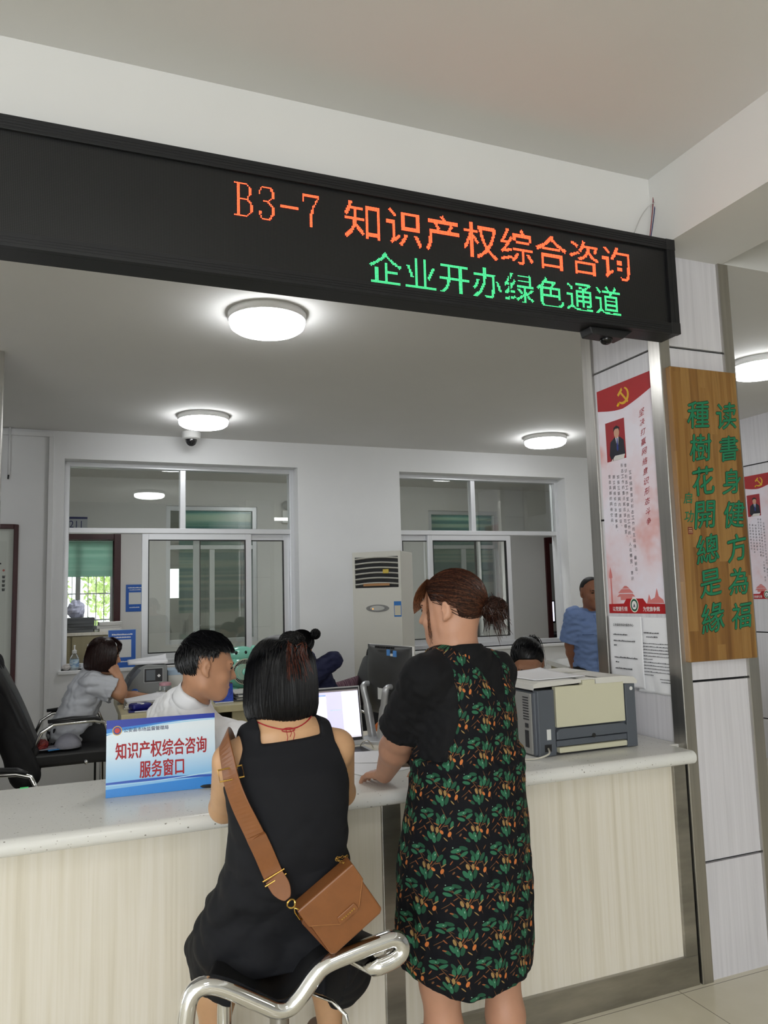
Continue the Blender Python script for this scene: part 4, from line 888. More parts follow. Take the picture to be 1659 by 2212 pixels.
MB().prism(disc(.02, Zo+.115, .09, n=36), ft, .018, .0285).build('painted_hollow', m_blk2, fn_)  # black disc paints the shade of the hollow behind the grille
mb = MB()
for k_ in range(44):
    a = 2*PI*k_/44; mb.tube([ft((.02+.024*math.cos(a), Zo+.115+.024*math.sin(a), .036)), ft((.02+.092*math.cos(a+.16), Zo+.115+.092*math.sin(a+.16), .033))], .0013, 5)
mb.tube([ft((.02+.056*math.cos(a), Zo+.115+.056*math.sin(a), .0355)) for a in np.linspace(0, 2*PI, 33)[:-1]], .0015, 5, closed=True)
mb.build('grille_wires', M('grille_cream', lin('c3c4b0'), .35), fn_)
MB().ball(ft((.02, Zo+.115, .036)), (.027, .01, .027)).build('hub', m_mint, fn_, smooth=True)
MB().ball(ft((-.085, Zo+.03, .02)), (.014, .008, .014)).build('switch_button', M('fan_button', lin('5b2a2c'), .4), fn_, smooth=True)
p = Vector((1.2, 5.50, ZK)); stack('papers and dark folders stacked in front of the mint fan', p.x, p.y, ZK, .3, .22, 6, .010, [m_fold, m_pw2], None, .02)
t = thing('desk_calendar', 'small dark blue tent card beside the face of the man in the white shirt', 'tent card', (.98, 5.4, ZK))
fr = frame((.90, 5.36, ZK+.002), (1, 0, 0), (0, .25, 1)); MB().prism(rect(0, 0, .125, .125), fr, -.004, 0).build('front', M('card_blue', lin('2443a8'), .4, noise=((40, 40, 40), .5)), t); MB().prism(rect(0, 0, .125, .006), fr, 0, .001).build('white_foot', m_white, t)
fr2 = frame((.90, 5.36+.031, ZK+.124), (1, 0, 0), (0, .3, -1)); MB().prism(rect(0, 0, .125, .124), fr2, 0, .003).build('back', M('card_blue', lin('2443a8'), .4), t)
t = thing('pen_holder', 'clear pen holder with pens behind the blue tent card', 'pen holder', (1.06, 5.62, ZK))
MB().lathe((1.03, 5.6, ZK+.001), [(0, 0), (.03, 0), (.032, .1), (.029, .1), (.028, .004), (0, .004)], 20).build('cup', m_clear, t, smooth=True)
for k_, (dx, dy, c_) in enumerate(((.008, .0, '1b2a6b'), (-.01, .008, '15151a'), (.0, -.012, '9a9a9a'))): MB().tube([(1.03+dx*.6, 5.6+dy*.6, ZK+.008), (1.03+dx*2.4, 5.6+dy*2, ZK+.21-.02*k_)], .004, 8).build('pen', M('pen_'+c_, lin(c_), .4), t, smooth=True)
# green plant
px_, py_ = at_y(592, 1400, 6.35).x, 6.35
t = thing('potted_plant', 'green leafy plant behind the bun of the seated woman', 'plant', (px_, py_, .86)); random.seed(21); mb = MB()
for k_ in range(46):
    a = random.uniform(0, 2*PI); el = random.uniform(.15, 1.3); L = random.uniform(.08, .17); b_ = Vector((px_, py_, .98)); d = Vector((math.cos(a)*math.cos(el), math.sin(a)*math.cos(el), math.sin(el)))
    tip = b_+d*L*1.35; side = d.cross(Vector((0, 0, 1))).normalized()*.026; c_ = b_+d*L*.9
    mb.add([b_+d*L*.5, c_+side+Vector((0, 0, .008)), tip-Vector((0, 0, .03)), c_-side+Vector((0, 0, .008)), c_], [(0, 4, 1), (1, 4, 2), (2, 4, 3), (3, 4, 0)])
mb.build('leaves', M('pothos_leaf', lin('4a6b2c'), .4, noise=((9, 9, 9), .35)), t)
mb = MB()
for k_ in range(10): a = k_*.63; mb.tube([(px_, py_, .93), (px_+.05*math.cos(a), py_+.05*math.sin(a), 1.05)], .003, 5)
mb.build('stems', M('stem_green', lin('4a5a22'), .6), t); MB().lathe((px_, py_, .84), [(0, 0), (.06, 0), (.075, .12), (.07, .12), (.06, .1), (0, .1)], 24).build('pot', m_white, t, auto=True)
t = thing('low_cabinet', 'low cream cabinet under the green plant, hidden behind the seated woman', 'cabinet', (px_, 6.4, ZF)); MB().box((px_-.3, 6.2, ZF), (px_+.25, 6.6, .81)).build('body', m_deskf, t); MB().box((px_-.32, 6.18, .81), (px_+.27, 6.62, .84)).build('top', m_desk, t)
# ------------------------------------------------------------------ chairs
m_lea = M('black_leather', (.012, .012, .013), .42, bump=((60, 60, 60), .1, .003)); m_chr = M('polished_chrome', (.78, .78, .78), .07, 1.0)
def office_chair(x, y, yaw, label, sc=1.0, arm=.66, seat=.46, back=1.02, group='black office chairs', sx=1.0, lean=.13):
    """faces local +x; cantilever steel frame, leather seat and back, padded arms"""
    t = thing('office_chair', label, 'chair', (x, y, ZF), group)
    ca, sa = math.cos(yaw), math.sin(yaw)
    def L(p): return Vector((x+p[0]*sx*ca-p[1]*sa, y+p[0]*sx*sa+p[1]*ca, ZF+p[2]))
    for s_ in (-1, 1):
        yy = s_*.27
        path = [(-.30, yy, .02), (.22, yy, .02), (.26, yy, .05), (.25, yy, arm-.09), (.22, yy, arm-.03), (.15, yy, arm-.015), (-.12, yy, arm-.02), (-.2, yy, arm-.06), (-.27, yy*.9, arm-.2)]
        MB().tube([L(p) for p in path], .0115, 12).build('steel_frame', m_chr, t, smooth=True)
        mb = MB(); mb.tube([L((-.16, yy, arm+.0)), L((0, yy, arm+.008)), L((.15, yy, arm+.004)), L((.2, yy, arm-.012))], [.02, .024, .024, .016], 12, flat=.55, up=(0, 0, 1)); mb.build('arm_pad', m_lea, t, smooth=True)
    MB().tube([L((-.30, -.27, .02)), L((-.30, .27, .02))], .0115, 12).build('floor_bar', m_chr, t, smooth=True)
    MB().tube([L((.10, -.27, seat-.07)), L((.10, .27, seat-.07))], .0115, 12).build('cross_bar', m_chr, t, smooth=True)
    def se(a, b): return L((-.25+.53*a, -.245+.49*b, seat+.012*math.sin(b*PI)-.035*max(0, a-.75)*4*max(0, a-.75)-.03*(1-a)*0))
    mb = MB(); n = 14
    top = [[se(i/n, j/n) for j in range(n+1)] for i in range(n+1)]
    vs = [p for r in top for p in r]+[p-Vector((0, 0, .085)) for r in top for p in r]; N = (n+1)*(n+1); fs = []
    for i in range(n):
        for j in range(n): a = i*(n+1)+j; fs += [(a, a+n+1, a+n+2, a+1), (N+a, N+a+1, N+a+n+2, N+a+n+1)]
    for i in range(n):
        a, b_ = i*(n+1), i*(n+1)+n; fs += [(a, a+N, a+n+1+N, a+n+1), (b_, b_+n+1, b_+n+1+N, b_+N)]; a, b_ = i, n*(n+1)+i; fs += [(a, a+1, a+1+N, a+N), (b_, b_+N, b_+1+N, b_+1)]
    mb.add(vs, fs); mb.build('seat', m_lea, t, smooth=False, bevel=.02, seg=3)
    mb = MB()
    def bk(a, b):
        z = seat-.02+(back-seat+.02)*a; w = .25*(1-.25*max(0, a-.75)*4*max(0, a-.75)) ; return L((-.24-lean*a+.02*math.sin(a*PI), -w+2*w*b, z+(.0 if a < .99 else 0)-.05*(2*b-1)**4*a))
    mb.grid(bk, 18, 14); o = mb.build('backrest', m_lea, t, smooth=True, solid=.07); o.modifiers.new('bv', 'BEVEL').width = .02
    return t, L
near_ch, LN = office_chair(-.01, 5.40, .04, 'black office chair of the woman in the grey shirt, a cap lying on its seat', arm=.74, seat=.55, back=1.12, sx=.84, lean=.30)
# coats are modelled below, with the figures
jc = at_y(10, 1600, 4.55)
t, LJ = office_chair(jc.x-.16, 4.12, -.35, 'black office chair with a navy coat at the left edge of the photo', arm=.62, seat=.46, back=.84)
# things lying on the near seat and the bin below it
zs = ZF+.563
p = LN((-.02, -.175, 0)); t = thing('baseball_cap', 'crumpled greyish white cap on the chair seat beside the woman in the grey shirt', 'cap', (p.x, p.y, zs)); 
cb = MB(); cb.ball((p.x, p.y, zs+.0), (.08, .07, .085), 24, 14); cb.v = [(v[0], v[1], max(v[2], zs+.001)) for v in cb.v]; cb.build('crown', M('cap_grey', lin('8b8b95'), .8, bump=((30, 30, 30), .4, .01)), t, smooth=True)
MB().prism([(p.x-.06, zs+.004), (p.x-.16, zs+.002), (p.x-.16, zs+.008), (p.x-.06, zs+.014)], lambda q: Vector((q[0], p.y+q[2], q[1])), -.05, .05).build('peak', M('cap_grey', lin('8b8b95'), .8), t, bevel=.002)
p = LN((-.20, -.19, 0)); t = thing('red_pouch', 'small red and gold pouch on the chair seat behind the cap', 'pouch', (p.x, p.y, zs)); crumple((p.x, p.y, zs+.031), (.042, .03, .035), 12).build('pouch', M('red_gold_cloth', lin('6f1d1c'), .5, noise=((30, 30, 30), .5), stops=[(.45, lin('6a1a1a')), (.6, lin('7f2520')), (.7, lin('b08350'))]), t)
p = LN((-.125, -.19, 0)); mb = MB(); rotbox(mb, p, .07, .1, zs+.001, zs+.006, .3); tag(mb.build('blue_packet', M('packet_blue', lin('3a7fb8'), .4)), 'flat blue packet between the cap and the red pouch', 'packet')
bx, by = at_y(88, 1680, 5.05).x, 5.05; t = thing('waste_bin', 'waste bin with a yellow rim below the chair with the cap', 'bin', (bx, by, ZF))
MB().lathe((bx, by, ZF), [(0, 0), (.105, 0), (.125, .22), (.122, .22), (.10, .01), (0, .01)], 28).build('bucket', M('bin_grey', lin('33352f'), .5), t, auto=True); MB().lathe((bx, by, ZF), [(.126, .19), (.132, .19), (.134, .25), (.13, .255), (.126, .25)], 28).build('yellow_rim', M('bin_yellow', lin('8a7420'), .5), t, auto=True)
MB().lathe((bx, by, ZF), [(.124, .25), (.118, .32), (.1, .3), (.06, .24), (0, .22)], 20).build('black_liner', m_blk2, t, smooth=True)
t = thing('low_desk_frame', 'dark metal frame and cables on the floor below the left desk', 'frame', (.25, 6.3, ZF))
for x in (.16, .2): MB().box((x, 6.3, ZF), (x+.015, 6.33, ZF+.5)).build('upright', m_blk2, t)
MB().box((-.3, 6.28, ZF), (.4, 6.36, ZF+.03)).build('foot_rail', m_blk2, t)
# chair of the woman in navy with striped cushion, and coat on its back
t, LW = office_chair(1.86, 5.72, PI, 'black office chair behind the laptop, with a coat over its back', arm=.62, seat=.46, back=.98)
c = LW((-.08, -.14, .62)); cu = MB()
def cush(a, b): 
    q = (1-(2*a-1)**4)*(1-(2*b-1)**4); return q
vs = []; n = 14
m_str = M('striped_cushion_cloth', lin('6d4a58'), .8, noise=((70, 2, 2), .5), stops=[(.42, lin('4f2f42')), (.5, lin('8d6f79')), (.58, lin('5e3a4a')), (.66, lin('a08d90'))])
def cu_f(sgn): return lambda a, b: Vector((c.x+(a-.5)*.36+.06*(b-.5), c.y+(b-.5)*.1, c.z+(b-.5)*.30+.08*(a-.5)))+Vector((0, -sgn*.055*cush(a, b), sgn*.03*cush(a, b)))
cu.grid(cu_f(1), 14, 14); cu.grid(cu_f(-1), 14, 14); tag(cu.build('striped_cushion', m_str, None, smooth=True), 'plum striped cushion on the chair behind the laptop', 'cushion')
# right hand counter
poly = [(3.726, 5.30), (5.15, 4.85), (5.42, 5.55), (3.976, 5.984)]
t = thing('side_counter', 'pale counter behind the man in the blue shirt', 'counter', (4.5, 5.4, ZF)); idf = lambda q: Vector((q[0], q[1], q[2]))
MB().prism([(3.77, 5.33), (5.12, 4.9), (5.36, 5.52), (3.99, 5.94)], idf, ZF, .905).build('body', m_deskf, t); MB().prism(poly, idf, .905, .95).build('top', m_quartz, t, bevel=.004)
t = thing('far_desk', 'dark desk with a lit monitor in the room behind the right window', 'desk', (7.0, 10.6, ZF)); MB().box((6.2, 10.2, ZF), (7.6, 11.0, .9)).build('body', m_blk2, t)
t = thing('far_monitor', 'lit monitor seen through the doorway behind the right window', 'monitor', (6.95, 10.5, .9)); MB().box((6.62, 10.5, 1.06), (7.18, 10.54, 1.42)).build('case', m_blk2, t); MB().box((6.64, 10.494, 1.09), (7.16, 10.5, 1.40)).build('screen', M('lit_screen_pale', (.75, .75, .95), .3, emit=1.2, emit_col=(.8, .8, 1)), t); MB().box((6.85, 10.5, .9), (6.95, 10.56, 1.08)).build('stand', m_blk2, t)
# ------------------------------------------------------------------ figures: smooth blended solids turned into one skin mesh each
def vec(*a): return np.array(a, dtype=np.float64)
def rotz(a): c, s = math.cos(a), math.sin(a); return np.array([[c, -s, 0], [s, c, 0], [0, 0, 1.0]])
def rotx(a): c, s = math.cos(a), math.sin(a); return np.array([[1, 0, 0], [0, c, -s], [0, s, c]])
def roty(a): c, s = math.cos(a), math.sin(a); return np.array([[c, 0, s], [0, 1, 0], [-s, 0, c]])
class Cap:
    def __init__(s, a, b, r0, r1=None, k=.02): s.a, s.b, s.r0, s.r1, s.k = np.array(a, float), np.array(b, float), r0, (r0 if r1 is None else r1), k
    def box(s): r = max(s.r0, s.r1); return np.minimum(s.a, s.b)-r, np.maximum(s.a, s.b)+r
    def d(s, X, Y, Z):
        e = s.b-s.a; L = e @ e+1e-12; px, py, pz = X-s.a[0], Y-s.a[1], Z-s.a[2]
        t = np.clip((px*e[0]+py*e[1]+pz*e[2])/L, 0, 1)
        return np.sqrt((px-t*e[0])**2+(py-t*e[1])**2+(pz-t*e[2])**2)-(s.r0+(s.r1-s.r0)*t)
class Sleeve(Cap):
    """tapered tube with a flat open end at fraction t"""
    def __init__(s, a, b, r0, r1, k, t): Cap.__init__(s, a, b, r0, r1, k); s.t = t
    def d(s, X, Y, Z):
        e = s.b-s.a; L = np.linalg.norm(e); n = e/L; c = s.a+e*s.t
        return np.maximum(Cap.d(s, X, Y, Z), (X-c[0])*n[0]+(Y-c[1])*n[1]+(Z-c[2])*n[2])
class Ell:
    def __init__(s, c, r, R=None, k=.02): s.c, s.r, s.R, s.k = np.array(c, float), np.array(r, float), (np.eye(3) if R is None else R), k
    def box(s): e = np.abs(s.R) @ s.r; return s.c-e, s.c+e
    def d(s, X, Y, Z):
        px, py, pz = X-s.c[0], Y-s.c[1], Z-s.c[2]; q = [s.R[0, i]*px+s.R[1, i]*py+s.R[2, i]*pz for i in range(3)]
        k0 = np.sqrt(sum((q[i]/s.r[i])**2 for i in range(3)))+1e-9; k1 = np.sqrt(sum((q[i]/s.r[i]**2)**2 for i in range(3)))+1e-9
        return k0*(k0-1)/k1
class Loft:
    """upright stack of elliptic sections: rows (z, cx, cy, half width, half depth), turned by yaw about each centre; p rounds the corners"""
    def __init__(s, rows, yaw=0, k=.03, p=2.3):
        s.rows = np.array(sorted(rows), float); s.yaw, s.k, s.p = yaw, k, p
    def box(s):
        r = s.rows; m = r[:, 3:5].max(1); return np.array([(r[:, 1]-m).min(), (r[:, 2]-m).min(), r[0, 0]]), np.array([(r[:, 1]+m).max(), (r[:, 2]+m).max(), r[-1, 0]])
    def d(s, X, Y, Z):
        r = s.rows; z1 = Z[0, 0, :]; f = lambda i: np.interp(z1, r[:, 0], r[:, i])[None, None, :]
        cx, cy, a, b = f(1), f(2), f(3), f(4); c, q = math.cos(s.yaw), math.sin(s.yaw)
        u = (c*(X-cx)+q*(Y-cy)); v = (-q*(X-cx)+c*(Y-cy))
        k0 = ((np.abs(u)/a)**s.p+(np.abs(v)/b)**s.p)**(1/s.p)
        d = (k0-1)*np.minimum(a, b)*np.ones_like(Z)
        return np.maximum(d, np.maximum(r[0, 0]-Z, Z-r[-1, 0]))
class Sub:
    def __init__(s, p, k=.01): s.p, s.k = p, k
    def box(s): return s.p.box()
def field(prims, h, pad=.02, lo=None, hi=None, big=.25):
    bs = [p.box() for p in prims if not isinstance(p, Sub)]
    if lo is None: lo = np.min([b[0] for b in bs], 0)-pad; hi = np.max([b[1] for b in bs], 0)+pad
    n = np.ceil((np.array(hi)-lo)/h).astype(int)+1
    ax = [lo[i]+h*np.arange(n[i]) for i in range(3)]
    D = np.full(n, big, np.float32)
    for p in prims:
        b0, b1 = p.box(); m = .05+p.k
        i0 = np.maximum(0, np.floor((b0-m-lo)/h).astype(int)); i1 = np.minimum(n, np.ceil((b1+m-lo)/h).astype(int)+1)
        if (i1 <= i0).any(): continue
        sl = tuple(slice(a, b) for a, b in zip(i0, i1))
        X, Y, Z = np.meshgrid(ax[0][sl[0]], ax[1][sl[1]], ax[2][sl[2]], indexing='ij', sparse=True)
        Z = Z+0*X[:1, :, :]+0*Y[:, :1, :] if isinstance(p, Loft) or (isinstance(p, Sub) and isinstance(p.p, Loft)) else Z
        d = (p.p if isinstance(p, Sub) else p).d(X, Y, Z); A = D[sl]; k = p.k
        if isinstance(p, Sub): hh = np.maximum(k-np.abs(A+d), 0)/k; D[sl] = np.maximum(A, -d)+hh*hh*k/4
        else: hh = np.maximum(k-np.abs(A-d), 0)/k; D[sl] = np.minimum(A, d)-hh*hh*k/4
    return D, np.array(lo), h, ax
def nets(D, lo, h):
    s = D < 0; n = D.shape; c8 = [(i, j, k) for i in (0, 1) for j in (0, 1) for k in (0, 1)]
    cnt = sum(s[i:n[0]-1+i, j:n[1]-1+j, k:n[2]-1+k].astype(np.int8) for i, j, k in c8)
    act = (cnt > 0) & (cnt < 8); I = np.argwhere(act); vid = np.full(act.shape, -1, np.int64); vid[act] = np.arange(len(I))
    val = {c: D[I[:, 0]+c[0], I[:, 1]+c[1], I[:, 2]+c[2]] for c in c8}
    P = np.zeros((len(I), 3)); N = np.zeros(len(I))
    for a in c8:
        for ax in range(3):
            if a[ax]: continue
            b = list(a); b[ax] = 1; b = tuple(b); va, vb = val[a], val[b]; m = (va < 0) != (vb < 0)
            t = np.where(m, va/np.where(va == vb, 1, va-vb), 0)
            for q in range(3): P[:, q] += np.where(m, a[q]+(t if q == ax else 0), 0)
            N += m
    V = lo+(I+P/N[:, None])*h; F = []
    for ax in range(3):
        o = [q for q in range(3) if q != ax]
        A = [slice(None)]*3; B = [slice(None)]*3; A[ax] = slice(0, -1); B[ax] = slice(1, None)
        for q in o: A[q] = slice(1, -1); B[q] = slice(1, -1)
        sa, sb = s[tuple(A)], s[tuple(B)]; E = np.argwhere(sa != sb)
        if not len(E): continue
        fl = sa[tuple(E.T)]; E = E.copy(); E[:, o[0]] += 1; E[:, o[1]] += 1
        def cell(d0, d1): Q = E.copy(); Q[:, o[0]] += d0; Q[:, o[1]] += d1; return vid[Q[:, 0], Q[:, 1], Q[:, 2]]
        q = np.stack([cell(-1, -1), cell(0, -1), cell(0, 0), cell(-1, 0)], 1)
        if ax == 1: fl = ~fl
        q[~fl] = q[~fl][:, ::-1]; F.append(q)
    return V, np.concatenate(F)
def mesh_from(name, V, F, mat, parent=None, smooth_it=2):
    if smooth_it:      # light relaxing of the skin
        e = np.concatenate([F[:, [0, 1]], F[:, [1, 2]], F[:, [2, 3]], F[:, [3, 0]]])
        for _ in range(smooth_it):
            acc = np.zeros_like(V); cn = np.zeros(len(V))
            for q in range(3): acc[:, q] = np.bincount(e[:, 0], V[e[:, 1], q], len(V))+np.bincount(e[:, 1], V[e[:, 0], q], len(V))
            cn = np.bincount(e[:, 0], minlength=len(V))+np.bincount(e[:, 1], minlength=len(V)); V = .5*V+.5*acc/np.maximum(cn, 1)[:, None]
    me = bpy.data.meshes.new(name); me.vertices.add(len(V)); me.vertices.foreach_set('co', V.astype(np.float32).ravel())
    me.loops.add(4*len(F)); me.loops.foreach_set('vertex_index', F.ravel().astype(np.int32)); me.polygons.add(len(F)); me.polygons.foreach_set('loop_start', np.arange(0, 4*len(F), 4, dtype=np.int32))
    me.update(calc_edges=True); me.validate(); return obj(name, me, mat, parent, True)
def body(prims, h=.005, mat=None, name='person', parent=None, cuts=(), off=0.0, wob=None, smooth_it=2, pad=.02):
    D, lo, h, ax = field(prims, h, pad+off)
    if off or cuts or wob:
        X, Y, Z = np.meshgrid(*ax, indexing='ij', sparse=True); D = D-off
        if wob: D = D+wob(X, Y, Z)
        for c in cuts: D = np.maximum(D, c(X, Y, Z))
        D = D.astype(np.float32)
        for q in range(3):   # closed at the border of the grid
            sl = [slice(None)]*3; sl[q] = 0; D[tuple(sl)] = np.maximum(D[tuple(sl)], .001); sl[q] = -1; D[tuple(sl)] = np.maximum(D[tuple(sl)], .001)
    V, F = nets(D, lo, h); return mesh_from(name, V, F, mat, parent, smooth_it)
def arm(S_, E_, W_, r=(.044, .037, .024), k=.02): S_, E_, W_ = map(np.array, (S_, E_, W_)); m = W_*.3+E_*.7; return [Cap(S_, E_, r[0], r[1], k), Cap(E_, m, r[1]*1.0, r[1]*1.04, k), Cap(m, W_, r[1]*1.04, r[2], k)]
def hand(w, f, n, side=1, curl=.25, sc=.92, spread=.06, thumb=.5, lens=(.088, .096, .09, .072)):
    """w wrist, f finger direction, n back-of-hand normal; side=+1 puts the thumb towards f x n"""
    w, f, n = (np.array(x, float) for x in (w, f, n)); f = f/np.linalg.norm(f); n = n-f*(n @ f); n /= np.linalg.norm(n); s = np.cross(f, n)*side
    P = []; rel = (.030, .010, -.011, -.031)
    for i, u in enumerate(rel):
        k0 = w+s*u*.55*sc+f*.008; kn = w+f*(.086-.006*abs(i-1))*sc+s*u*sc+n*(.004-.003*abs(i-1.3)); P.append(Cap(k0, kn, .0135*sc, .0115*sc, .012))
        d = f+s*spread*(1.4-i)*.8; d /= np.linalg.norm(d); p = kn; a = curl*(1+.15*i); L = lens[i]*sc
        for j, (fr_, r0, r1) in enumerate(((.45, .0098, .0088), (.31, .0088, .0078), (.24, .0078, .0066))):
            ang = a*(j+.6); dd = d*math.cos(ang)-n*math.sin(ang); q = p+dd*L*fr_; P.append(Cap(p, q, r0*sc, r1*sc, .004)); p = q
    t0 = w+s*.024*sc+f*.018; t1 = t0+(s*.6*thumb*1.3+f*.75-n*.25)*.042*sc; t2 = t1+(s*.35*thumb+f*.9-n*.3)*.033*sc; t3 = t2+(f*.95-n*.3-s*.02)*.026*sc
    P += [Cap(t0-f*.01, t1, .0155*sc, .012*sc, .012), Cap(t1, t2, .0112*sc, .0095*sc, .006), Cap(t2, t3, .0095*sc, .0075*sc, .004)]
    return P
def head(c, R, sc=1.0, wide=1.0, male=False, neck=None, nr=(.052, .056)):
    c = np.array(c, float); L = lambda x, y, z: c+R @ (np.array([x*wide, y, z])*sc); r = lambda *a: np.array(a)*sc*np.array([wide, 1, 1]) if len(a) == 3 else a[0]*sc
    P = [Ell(L(0, -.012, .028), r(.077, .094, .086), R, .03), Ell(L(0, .026, -.035), r(.064, .068, .078), R, .03),
         Ell(L(0, .058, -.083), r(.034, .03, .026), R, .03), Cap(L(-.04, .0, -.07), L(-.012, .06, -.092), r(.026), r(.02), .03), Cap(L(.04, .0, -.07), L(.012, .06, -.092), r(.026), r(.02), .03),
         Ell(L(-.036, .062, -.03), r(.026, .024, .026), R, .02), Ell(L(.036, .062, -.03), r(.026, .024, .026), R, .02),
         Cap(L(-.034, .078, .022), L(.034, .078, .022), r(.013), r(.013), .015),
         Cap(L(0, .086, .012), L(0, .106, -.026), r(.0075), r(.0105), .010), Ell(L(-.011, .094, -.031), r(.009, .011, .008), R, .006), Ell(L(.011, .094, -.031), r(.009, .011, .008), R, .006),
         Cap(L(-.020, .083, -.056), L(.020, .083, -.056), r(.0062), r(.0062), .008), Cap(L(-.017, .083, -.066), L(.017, .083, -.066), r(.0072), r(.0072), .008)]
    for s_ in (-1, 1):
        P.append(Sub(Ell(L(s_*.032, .094, .004), r(.017, .014, .011), R), .012)); P.append(Ell(L(s_*.031, .076, .004), r(.0145, .013, .0105), R, .003))
        P += [Ell(L(s_*.079, -.012, -.004), r(.009, .017, .030), R @ rotz(-s_*.35), .006), Cap(L(s_*.078, -.005, -.028), L(s_*.078, .0, -.034), r(.008), r(.007), .006), Sub(Ell(L(s_*.090, -.006, -.002), r(.008, .009, .016), R), .004)]
    if neck is not None: P.append(Cap(L(0, -.024, -.045), neck, nr[0]*sc, nr[1]*sc, .035))
    return P
def face_bits(parent, c, R, sc=1.0, wide=1.0, brow='1a1412', closed=False):
    c = np.array(c, float); L = lambda x, y, z: Vector(c+R @ (np.array([x*wide, y, z])*sc)); q = Matrix(R.tolist()).to_quaternion()
    for s_ in (-1, 1):
        MB().tube([L(s_*.016, .0925, .020), L(s_*.032, .0905, .0255), L(s_*.050, .077, .020)], [.0022, .003, .0015], 6).build('eyebrow', M('brow_'+brow, lin(brow), .8), parent, smooth=True)
        MB().ball(L(s_*.031, .0835, .004), (.0115*sc, .0065*sc, .0022 if closed else .0042), 14, 8, q).build('eye', M('eye_dark', (.02, .014, .012), .15), parent, smooth=True)
        MB().tube([L(s_*.0195, .0885, .0045), L(s_*.031, .0915, .0095 if not closed else .006), L(s_*.0445, .0815, .0055)], .0012, 6).build('eyelash', M('brow_'+brow, lin(brow), .8), parent, smooth=True)
    MB().tube([L(-.021, .0875, -.061), L(-.008, .0915, -.0612), L(0, .0920, -.062), L(.008, .0915, -.0612), L(.021, .0875, -.061)], .0011, 6).build('lip_line', M('lip_line', lin('6a3a33'), .6), parent, smooth=True)
    MB().tube([L(-.018, .0885, -.066), L(0, .0935, -.0665), L(.018, .0885, -.066)], [.0035, .0058, .0035], 8).build('lips', M('lips', lin('b0706a'), .4), parent, smooth=True)
def hair_mat(name, c0, c1, rough=.38): return M(name, lin(c0), rough, noise=((150, 150, 150), .3), stops=[(.32, lin(c0)), (.68, lin(c1))], spec=.3)
def strand_mesh(mb, paths, r, seg=3):
    for P in paths:
        n = len(P)
        if n < 2: continue
        T = np.gradient(P, axis=0); T /= np.linalg.norm(T, axis=1)[:, None]+1e-9
        ref = np.array([.31, .52, .79]); A = np.cross(T, ref); A /= np.linalg.norm(A, axis=1)[:, None]+1e-9; B = np.cross(T, A)
        rr = r*np.concatenate([np.linspace(.8, 1, max(1, n//2)), np.linspace(1, .35, n-max(1, n//2))]); V = []
        for i in range(n):
            for k in range(seg): a = 2*PI*k/seg; V.append(P[i]+rr[i]*(A[i]*math.cos(a)+B[i]*math.sin(a)))
        mb.add(V, [(i*seg+k, i*seg+(k+1) % seg, (i+1)*seg+(k+1) % seg, (i+1)*seg+k) for i in range(n-1) for k in range(seg)])
def sphere_flow(rng, c, R, rad, start_ok, target, n, steps, length, lift, wander=.05, stop=None):
    """strands that creep over an ellipsoid from random starts towards target(u); returns world paths"""
    out = []; c = np.array(c, float); rad = np.array(rad)
    while len(out) < n:
        u = rng.normal(size=3); u /= np.linalg.norm(u)
        if not start_ok(u): continue
        P = []; L_ = length*rng.uniform(.75, 1.15); off = rng.uniform(0, 1); ww = rng.normal(size=3)*wander
        for i in range(steps+1):
            t = i/steps; P.append(c+R @ (rad*u*(1+lift(t, off))))
            tg, amt = target(u, t); d = tg-u*(tg @ u); nd = np.linalg.norm(d)
            if nd > 1e-4: d = d/nd+ww; u = u+d*min(L_/steps, nd if amt else 9); u /= np.linalg.norm(u)
            if stop is not None and i > 1 and stop(u): break
        out.append(np.array(P))
    return out
def skin(name, c): return M(name, lin(c), .48, noise=((14, 14, 14), .06), sss=.06, bump=((220, 220, 220), .06, .001))
def folds(seed, amp, freq, aniso=(1, 1, 1), n=5):
    rng = np.random.RandomState(seed); K = rng.normal(size=(n, 3))*np.array(aniso); K /= np.linalg.norm(K, axis=1)[:, None]; K *= freq*rng.uniform(.6, 1.4, n)[:, None]; ph = rng.rand(n)*6.3
    return lambda X, Y, Z: amp/n*sum(1-2*np.abs(np.sin((X*k[0]+Y*k[1]+Z*k[2])*.5+p+.7*np.sin((X*k[1]+Y*k[2]+Z*k[0])*.45+p*2))) for k, p in zip(K, ph))
def facing(yaw, pitch=0, roll=0): return rotz(yaw) @ rotx(pitch) @ roty(roll)      # yaw counter-clockwise from +y, pitch up, roll

# ------------------------------------------------------------------ coats hung over chair backs
def hung_coat(name, label, L, zb, zt, x0, x1, w, mat, seed, thick=.085):
    v = lambda *a: np.array(L(a)); P = []
    for q in (-1, -.33, .33, 1): P.append(Cap(v(x1, q*w*.72, zt-.03-.03*abs(q)), v(x0, q*w, zb), thick*.62, thick, .08))
    P.append(Cap(v(x1, -w*.7, zt-.05), v(x1, w*.7, zt-.05), thick*.62, thick*.62, .06))
    return tag(body(P, .009, mat, name, None, wob=folds(seed, .018, 60, (1, 1, .25), 6)), label, 'coat')
hung_coat('draped_jacket', 'black jacket hung over the chair back behind the woman in the grey shirt', LN, .44, 1.13, -.30, -.56, .24, M('black_cloth', (.010, .010, .011), .85), 3)
hung_coat('draped_coat', 'dark navy coat hung over the chair at the left edge of the photo', LJ, .30, .90, -.20, -.33, .24, M('navy_cloth', lin('151828'), .85), 5, .075)
hung_coat('draped_coat', 'black coat over the chair behind the laptop screen', LW, .42, 1.03, -.24, -.40, .24, M('black_cloth', (.010, .010, .011), .85), 7, .07)
